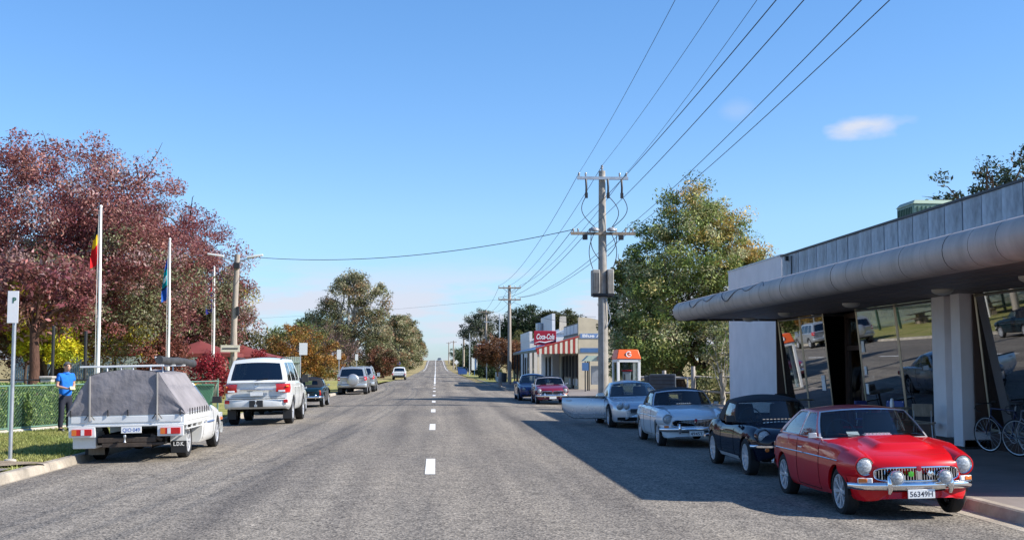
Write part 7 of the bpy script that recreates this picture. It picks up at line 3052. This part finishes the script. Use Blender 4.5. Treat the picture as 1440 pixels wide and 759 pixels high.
# orange tree and bare purple one
tree('autumn_tree', -10.2, 92, [(0, 0, 2.7, 2.5, 2.1, 2.0, 3), (1.6, .5, 2.0, 1.7, 1.6, 1.6, 2), (-1.6, .5, 2.0, 1.5, 1.5, 1.5, 2)], [((.33, .15, .03), 4), ((.26, .17, .04), 3), ((.40, .22, .06), 2), ((.14, .13, .035), 2), ((.2, .09, .03), 2)],
     'orange and gold autumn tree beside the left kerb signs', trunk_r=.14, fork=.8, n_cl=220, per=80, rc=.5, leaf=.085, limbs=14, hollow=.3)
tree('bare_tree', -10.8, 112, [(0, 0, 3.4, 3.0, 2.5, 2.1, 3), (2.4, 0, 2.6, 2.0, 2, 1.6, 2)], [((.19, .11, .11), 3), ((.24, .16, .15), 2), ((.15, .09, .07), 2)],
     'nearly bare purplish tree behind the orange autumn tree', trunk_r=.13, fork=1.0, n_cl=120, per=34, rc=.65, leaf=.07, limbs=30, hollow=.3, bare=150)
tree('bare_tree', -17.2, 122, [(0, 0, 4.0, 2.2, 2.0, 1.5, 3)], [((.17, .13, .11), 3)], 'bare twiggy tree against the sky, left of the gum trees', trunk_r=.10, fork=1.6, n_cl=40, per=6, rc=.5, leaf=.06, limbs=26, bare=110)
# gum trees
GUM = [((.17, .175, .08), 4), ((.25, .24, .13), 4), ((.11, .12, .055), 2), ((.36, .33, .20), 3), ((.30, .20, .11), 1.5)]
tree('gum_tree', -12.4, 172, [(-.6, 0, 9.4, 3.3, 3.2, 4.2, 4), (3.3, 0, 10.6, 2.7, 2.7, 3.0, 3), (-2.9, 0, 7.6, 2.6, 3, 3.6, 3), (.6, 0, 13.4, 2.1, 2.0, 1.5, 2), (3.9, -1, 5.6, 2.1, 2.4, 4.0, 3), (-.5, -1, 3.6, 4.0, 2.5, 3.2, 3)], GUM,
     'huge spreading gum tree, tallest on the left of the road', group='gum trees along the left of the road', trunk_r=.45, fork=3.0, n_cl=420, per=100, rc=.95, leaf=.14, limbs=20, bark='bark_pale', hollow=.4)
tree('gum_tree', -19.5, 190, [(0, 0, 7.0, 3.0, 3, 2.6, 3), (2, 0, 5, 3, 3, 3, 2)], [((.05, .07, .03), 4), ((.085, .10, .04), 2)], 'darker gum tree left of and behind the huge one', group='gum trees along the left of the road',
     trunk_r=.3, fork=2.5, n_cl=160, per=80, rc=1.0, leaf=.18, limbs=12, bark='bark_pale')
gl = ['gum tree with reddish lower leaves beside the huge one', 'tall narrow gum with pale bare trunk by the guard rail', 'dense gum beyond the pale trunked one', 'gum tree halfway up the hill on the left', 'gum tree near the top of the hill on the left', 'last gum tree at the crest on the left']
for i, (x, y, h, w) in enumerate(((-9.4, 205, 8.5, 2.6), (-8.2, 262, 12.5, 3.0), (-8.6, 300, 14.6, 3.8), (-8.6, 360, 15, 4.4), (-8.4, 450, 14.5, 4.8), (-9.0, 600, 10, 5.0))):
    tree('gum_tree', x, y, [(0, 0, h * .72, w * .85, w * .8, h * .27, 3), (.3, 0, h * .42, w, w * .9, h * .3, 3), (0, 0, h * .14, w * .9, w * .8, h * .13, 1.2 if i > 1 else .5)], GUM, gl[i], group='gum trees along the left of the road',
         trunk_r=.3, fork=h * .3, n_cl=200, per=64, rc=1.05, leaf=.24, limbs=10, bark='bark_pale', hollow=.35)
shrub('roadside_bush', -6.9, 158, 2.1, 4.2, [((.16, .06, .035), 3), ((.20, .09, .05), 2), ((.10, .08, .035), 2)], 'red brown bush beside the small blue sign', n_cl=110, per=50, rc=.55, leaf=.12)
shrub('roadside_bush', -6.4, 186, 1.6, 2.2, [((.12, .15, .05), 3), ((.2, .22, .08), 2)], 'light green bush behind the guard rail', n_cl=70, per=40, rc=.5, leaf=.12)
shrub('roadside_bush', -7.4, 118, 1.5, 1.2, [((.15, .19, .05), 3), ((.24, .26, .09), 2)], 'low green bush under the gum trees near the kerb', n_cl=50, per=50, rc=.35, leaf=.08)

# ------------------------------------------------------------------ trees on the right
BIG = [((.17, .225, .06), 5), ((.27, .32, .10), 4), ((.10, .135, .04), 2), ((.47, .47, .26), 2.5), ((.40, .33, .11), 1)]


def big_tint(C, col):
    g = np.clip((C[:, 2] - 4.0) / 5.0, 0, 1) * np.clip((C[:, 0] + 1.2) / 3.5, 0.1, 1)
    pick = rng.random(len(C)) < g * .6
    col = col.copy()
    alt = np.array([[.54, .41, .13], [.46, .32, .11], [.42, .39, .15]])
    col[pick] = alt[rng.integers(0, 3, pick.sum())]
    return col


tree('street_tree', 12.3, 57.5, [(0, 0, 6.6, 3.1, 2.8, 3.3, 4), (1.5, 0, 5.0, 2.8, 2.8, 3.0, 3), (-1.6, -.4, 4.2, 2.4, 2.4, 2.6, 3), (.4, 0, 9.0, .75, .7, 1.9, .8), (-.9, .2, 8.5, .6, .6, 1.7, .6), (1.5, .2, 8.6, .6, .6, 1.6, .6), (2.6, 0, 7.5, .7, .7, 1.6, .6), (-2.2, 0, 6.9, .6, .6, 1.5, .5), (-2.3, -1.0, 2.4, 2.0, 1.8, 1.8, 2), (1.5, -1.5, 2.3, 2.3, 1.8, 1.8, 2), (2.7, .3, 5.4, 1.9, 1.9, 2.4, 2)],
     BIG, 'large leafy street tree turning gold at the top, behind the phone booth', trunk_r=.28, fork=1.6, n_cl=800, per=150, rc=.55, leaf=.068, limbs=18, trunks=2, tint=big_tint, hollow=.3, bare=70)
tree('street_tree', 10.6, 62.5, [(0, 0, 4.4, 2.0, 1.9, 2.2, 3), (.3, 0, 2.2, 1.8, 1.8, 1.6, 2), (-.6, 0, 6.3, 1.0, 1.0, 1.2, 1)], [((.08, .11, .03), 4), ((.13, .16, .045), 3), ((.25, .25, .12), 1.5)],
     'darker leafy tree just behind the concrete power pole', trunk_r=.18, fork=1.4, n_cl=220, per=90, rc=.5, leaf=.10, limbs=14, hollow=.3, bare=30, leafm='leaf_gloss')
tree('back_tree', 22.3, 45.5, [(0, 0, 8.4, 2.9, 2.4, 1.6, 3), (-1.6, 0, 7.5, 1.5, 1.5, 1.0, 1.2), (1.4, 0, 9.5, 1.8, 1.6, 1.0, 1.5)], [((.03, .055, .035), 4), ((.05, .075, .045), 3), ((.10, .08, .045), 1)],
     'open branched dark gum tree rising behind the shop roof', trunk_r=.22, fork=4.8, n_cl=120, per=60, rc=.48, leaf=.085, limbs=40, hollow=.1)
RB = [((.16, .07, .032), 4), ((.21, .10, .045), 3), ((.11, .055, .03), 2)]
tree('street_tree', 6.6, 128, [(0, 0, 3.4, 2.3, 2.1, 1.4, 3), (1.2, .5, 2.7, 1.8, 1.8, 1.2, 2), (-1.0, 0, 2.8, 1.5, 1.5, 1.0, 2)], RB, 'round red brown street tree beyond the corner shop', trunk_r=.13, fork=1.3, n_cl=200, per=80, rc=.5, leaf=.09, limbs=12, hollow=.3)
tree('street_tree', 8.2, 121, [(0, 0, 2.6, 1.9, 1.8, 1.5, 3)], RB, 'low red brown tree nearest the verandah end', trunk_r=.11, fork=1.0, n_cl=110, per=70, rc=.5, leaf=.09, limbs=10, hollow=.3)
DK = [((.028, .05, .02), 4), ((.045, .07, .026), 3), ((.07, .09, .035), 1)]
tree('pine_tree', 12.6, 168, [(0, 0, 7.4, 3.6, 3.2, 2.4, 3), (2.4, 0, 6.4, 3.0, 3, 2.2, 2), (-1.6, 0, 5.0, 2.8, 2.8, 2.8, 2)], DK, 'broad dark evergreen tree above the shop roofs', trunk_r=.3, fork=3, n_cl=260, per=80, rc=.9, leaf=.16, limbs=12)
tree('pine_tree', 16.6, 160, [(0, 0, 7.7, 2.8, 2.5, 1.2, 3), (1, 0, 6.3, 2.6, 2.4, 1.4, 2)], [((.05, .06, .02), 3), ((.085, .09, .03), 2)], 'flat topped evergreen tree behind the corner shop parapet', trunk_r=.25, fork=4.5, n_cl=140, per=80, rc=.7, leaf=.15, limbs=10)
tree('olive_tree', 11.2, 140, [(0, 0, 3.6, 2.6, 2.4, 2.0, 3), (-1.2, 0, 2.6, 2.0, 2.0, 1.6, 2)], [((.15, .15, .05), 3), ((.22, .19, .07), 2), ((.10, .11, .04), 2)], 'light olive tree behind the low pale building', trunk_r=.16, fork=1.4, n_cl=140, per=70, rc=.6, leaf=.11, limbs=10)
tree('gum_tree', 9.4, 246, [(0, 0, 10.4, 3.2, 3.0, 3.0, 4), (-2.2, 0, 8.4, 2.4, 2.2, 3.4, 3), (2.0, 0, 8.0, 2.4, 2.2, 2.6, 2)], [((.085, .11, .075), 4), ((.06, .085, .055), 3), ((.13, .14, .09), 1)],
     'tall open gum tree right of the road, behind the poles', trunk_r=.3, fork=5, n_cl=200, per=54, rc=.85, leaf=.17, limbs=24, bark='bark_pale', hollow=.2)
rl = ['green bushy tree behind the upright sign', 'dark green tree beyond the skip bin', 'bushy tree right of the road towards the crest', 'last bushy tree on the right of the crest']
for i, (x, y, h, w) in enumerate(((8.0, 205, 5.2, 2.6), (8.8, 268, 6.6, 4.0), (9.4, 350, 6.8, 4.2), (9.5, 470, 8.0, 4.6))):
    tree('bushy_tree', x, y, [(0, 0, h * .55, w, w * .9, h * .42, 3), (0, 0, h * .2, w * .9, w * .8, h * .2, 2)], [((.05, .08, .026), 4), ((.08, .11, .036), 3), ((.03, .05, .02), 2)], rl[i], group='bushy trees along the right of the road',
         trunk_r=.2, fork=1, n_cl=130, per=54, rc=.8, leaf=.17, limbs=8)
shrub('dark_shrub', 6.4, 152, 1.3, 2.3, DK, 'dark dense shrub below the board sign', n_cl=60, per=60, rc=.4, leaf=.09)
shrub('dark_shrub', 6.7, 135, .9, 1.3, DK, 'low dark shrub beside the red brown street tree', n_cl=40, per=50, rc=.35, leaf=.08)
shrub('low_shrub', 12.0, 52.0, 1.3, 1.3, [((.20, .20, .08), 3), ((.12, .14, .05), 2)], 'pale green shrub beside the timber fence', n_cl=40, per=50, rc=.35, leaf=.07)
tree('sapling', 12.1, 50.2, [(0, 0, 2.6, 1.0, .8, 1.3, 1)], [((.20, .22, .09), 3), ((.28, .26, .13), 2)], 'pale bare stemmed sapling close to the white tower wall', trunk_r=.05, fork=.7, n_cl=34, per=40, rc=.3, leaf=.07, limbs=12, bark='bark_pale')


# ------------------------------------------------------------------ grass blades on the near verge
def blades(name, n, xr, yr, h, test=None):
    x = rng.uniform(*xr, n)
    y = rng.uniform(*yr, n)
    if test is not None:
        k = test(x, y)
        x, y = x[k], y[k]
    n = len(x)
    a = rng.uniform(0, 6.283, n)
    hh = h * (.5 + rng.random(n))
    w = .009 + .006 * rng.random(n)
    lean = rng.normal(size=(n, 2)) * .6
    V = np.empty((n, 3, 3))
    base = np.stack([x, y, np.full(n, .012)], 1)
    d = np.stack([np.cos(a), np.sin(a), np.zeros(n)], 1) * w[:, None]
    V[:, 0] = base - d
    V[:, 1] = base + d
    V[:, 2] = base + np.stack([lean[:, 0] * hh, lean[:, 1] * hh, hh], 1)
    me = bpy.data.meshes.new(name)
    me.vertices.add(n * 3)
    me.vertices.foreach_set('co', V.reshape(-1))
    me.loops.add(n * 3)
    me.loops.foreach_set('vertex_index', np.arange(n * 3, dtype=np.int32))
    me.polygons.add(n)
    me.polygons.foreach_set('loop_start', np.arange(0, n * 3, 3, dtype=np.int32))
    me.polygons.foreach_set('loop_total', np.full(n, 3, dtype=np.int32))
    att = me.attributes.new('Col', 'FLOAT_COLOR', 'POINT')
    patch = .5 + .5 * np.sin(x * 1.7 + 1.3 * np.sin(y * .9)) * np.sin(y * 1.1 + x * .4)
    c = np.array([.21, .25, .065])[None] * (1 - patch[:, None] * .6) + np.array([.42, .38, .14])[None] * patch[:, None] * .6
    c = c * (1 + rng.normal(size=(n, 1)) * .25)
    cc = np.ones((n, 3, 4))
    cc[:, :, :3] = np.clip(c, .01, 1)[:, None, :]
    att.data.foreach_set('color', cc.reshape(-1).astype(np.float32))
    me.materials.append(M['leaf'])
    me.update(calc_edges=True)
    o = bpy.data.objects.new(name, me)
    COL.objects.link(o)
    return tag(o, 'short patchy green and straw grass on the near left verge', 'grass', kind='stuff')


def verge_test(x, y):
    dirt = ((x + 7.75) / 1.1) ** 2 + ((y - 20.75) / .95) ** 2 > 1 + .25 * np.sin(x * 9) * np.sin(y * 7)
    pad = ~((y > 18.6) & (y < 19.95) & (x > -9.6))
    return dirt & pad


blades('grass_blades', 90000, (-12.6, -6.8), (18.3, 40), .055, verge_test)

# dead leaves scattered by the kerb and over the verge
n = 420
C = np.stack([rng.uniform(-12, -6.2, n), rng.uniform(18, 42, n), np.full(n, .04)], 1)
C[:, 2] = np.where(C[:, 0] > -6.6, -.10, .045)
lo = thing('fallen_leaves', (0, 0, 0), 0, 'brown fallen leaves scattered along the left gutter and grass', 'leaves')
lo['kind'] = 'stuff'
leaves_mesh('leaf_litter', C, .035 * (0.6 + .8 * rng.random(n)), pick_cols(C, [((.28, .14, .05), 2), ((.36, .24, .10), 2), ((.2, .09, .05), 1)]), 'leaf', lo, up=2.5, kind='stuff')


# ------------------------------------------------------------------ the person by the hedge
def skin(name, V, Ed, Rr, m_, parent, sub=2, root=0):
    me = bpy.data.meshes.new(name)
    me.from_pydata(V, Ed, [])
    o = bpy.data.objects.new(name, me)
    COL.objects.link(o)
    sk = o.modifiers.new('skin', 'SKIN')
    sk.use_smooth_shade = True
    ss = o.modifiers.new('sub', 'SUBSURF')
    ss.levels = ss.render_levels = sub
    lay = me.skin_vertices[0].data if me.skin_vertices else None
    if lay is None:
        bm = bmesh.new()
        bm.from_mesh(me)
        bm.verts.layers.skin.verify()
        bm.to_mesh(me)
        bm.free()
        lay = me.skin_vertices[0].data
    for i, r in enumerate(Rr):
        lay[i].radius = r if isinstance(r, tuple) else (r, r)
        lay[i].use_root = (i == root)
    dg = bpy.context.evaluated_depsgraph_get()
    m2 = bpy.data.meshes.new_from_object(o.evaluated_get(dg))
    bpy.data.objects.remove(o)
    bpy.data.meshes.remove(me)
    m2.materials.clear()
    m2.materials.append(M[m_] if isinstance(m_, str) else m_)
    m2.polygons.foreach_set('use_smooth', [True] * len(m2.polygons))
    m2.name = name
    q = bpy.data.objects.new(name, m2)
    COL.objects.link(q)
    q.parent = parent
    return q


def person():
    root = thing('person', (-9.28, 31.0, .03), R(44), 'person in bright blue polo shirt standing by the hedge, looking down at hands', 'person')
    SK = mat('skin', (.50, .29, .21), .55, var=.06, vscale=8)
    V, E_, Rr = [], [], []

    def add(p, r, par=None):
        V.append(p)
        Rr.append(r)
        if par is not None:
            E_.append((par, len(V) - 1))
        return len(V) - 1
    pel = add((0, 0, .93), (.135, .105))
    sp_ = add((0, .01, 1.12), (.125, .10), pel)
    ch = add((0, 0, 1.33), (.145, .105), sp_)
    nb_ = add((0, -.005, 1.46), (.065, .06), ch)
    nk = add((0, -.025, 1.505), (.052, .054), nb_)
    h1 = add((0, -.06, 1.55), (.070, .082), nk)
    h2 = add((0, -.07, 1.63), (.084, .10), h1)
    h3 = add((0, -.055, 1.70), (.066, .075), h2)
    add((0, -.165, 1.60), (.014, .014), h2)
    for s in (-1, 1):
        sh = add((s * .165, .0, 1.40), .058, ch)
        el = add((s * .225, .02, 1.13), .044, sh)
        wr = add((s * .085, -.225, 1.075), .028, el)
        hd = add((s * .045, -.285, 1.075), (.020, .036), wr)
        for k in range(4):
            a = add((s * (.028 + .0 * k), -.325 - .004 * (1.5 - abs(k - 1.5)), 1.102 - .019 * k), .0085, hd)
            add((s * -.004, -.335 - .004 * (1.5 - abs(k - 1.5)), 1.098 - .019 * k), .0075, a)
        th = add((s * .052, -.295, 1.108), .010, hd)
        add((s * .028, -.325, 1.125), .0085, th)
        hip = add((s * .095, 0, .86), .088, pel)
        kn = add((s * .105, -.02, .49), .056, hip)
        an = add((s * .11, .02, .09), .038, kn)
        ft = add((s * .12, -.12, .04), (.034, .028), an)
    skin('body', V, E_, Rr, SK, root)
    # clothes
    sv = [(0, 0, .80), (0, .01, 1.10), (0, 0, 1.33), (0, -.005, 1.45), (.17, 0, 1.40), (.205, .01, 1.24), (-.17, 0, 1.40), (-.205, .01, 1.24)]
    skin('polo_shirt', sv, [(0, 1), (1, 2), (2, 3), (2, 4), (4, 5), (2, 6), (6, 7)], [(.185, .15), (.168, .13), (.172, .125), (.075, .07), .078, .072, .078, .072], mat('blue_cotton', (.018, .16, .60), .8, spec=.2, var=.14, vscale=14, bump=.4, bscale=14), root)
    c = MB()
    c.lathe([(.085, 1.44), (.080, 1.475), (.066, 1.485), (.060, 1.45)], 'z', n=16, c=(0, -.01, 0))
    c.build('collar', bpy.data.materials['blue_cotton'], root, smooth=60)
    tv = [(0, 0, 1.0), (0, 0, .88), (.095, 0, .76), (.105, -.02, .49), (.11, .02, .08), (-.095, 0, .76), (-.105, -.02, .49), (-.11, .02, .08)]
    skin('trousers', tv, [(0, 1), (1, 2), (2, 3), (3, 4), (1, 5), (5, 6), (6, 7)], [(.14, .115), (.15, .12), .096, .075, .066, .096, .075, .066], mat('navy_trousers', (.014, .016, .03), .85, var=.15, vscale=9), root)
    for s in (-1, 1):
        b = MB()
        b.box((s * .12, -.06, .045), (.10, .28, .09), taper=(.8, .8))
        b.build('shoe', 'dark', root, bevel=.03, smooth=50)
        e = MB()
        e.lathe([(.0005, .012), (.012, .006), (.012, -.006)], 'y', n=10, c=(0, 0, 0))
        e.build('eye', 'ink', root, loc=(s * .032, -.160, 1.632))
        e = MB()
        e.lathe([(.0005, .01), (.026, .008), (.032, 0), (.0005, -.01)], 'x', n=12)
        e.build('ear', SK, root, loc=(s * .088, -.055, 1.61), smooth=60)
    m_ = MB()
    m_.tube([(-.026, -.140, 1.555), (0, -.146, 1.553), (.026, -.140, 1.555)], .006, 6)
    m_.build('mouth', mat('lips', (.35, .14, .12), .5), root)
    # grey hair cap made of many short locks over a shell
    hb = MB()
    rows = []
    for i in range(11):
        th = math.pi * .60 * i / 10
        row = []
        for j in range(21):
            ph = 2 * math.pi * j / 20
            front = max(0, -math.sin(ph))
            t = th * (1 - .46 * front ** .7)
            rr = 1 + .03 * math.sin(ph * 7 + i)
            row.append((.096 * rr * math.sin(t) * math.cos(ph), -.052 + .115 * rr * math.sin(t) * math.sin(ph), 1.632 + .112 * rr * math.cos(t)))
        rows.append(row)
    hb.grid(rows)
    weld_build(hb, 'hair', mat('grey_hair', (.10, .09, .09), .7, var=.4, vscale=60, bump=.8, bscale=90), root, 60)
    b = MB()
    b.box((0, -.352, 1.088), (.13, .012, .09), rot=(R(-35), 0, 0))
    b.build('folded_paper', mat('paper', (.62, .64, .30), .7), root)
    return root


person()
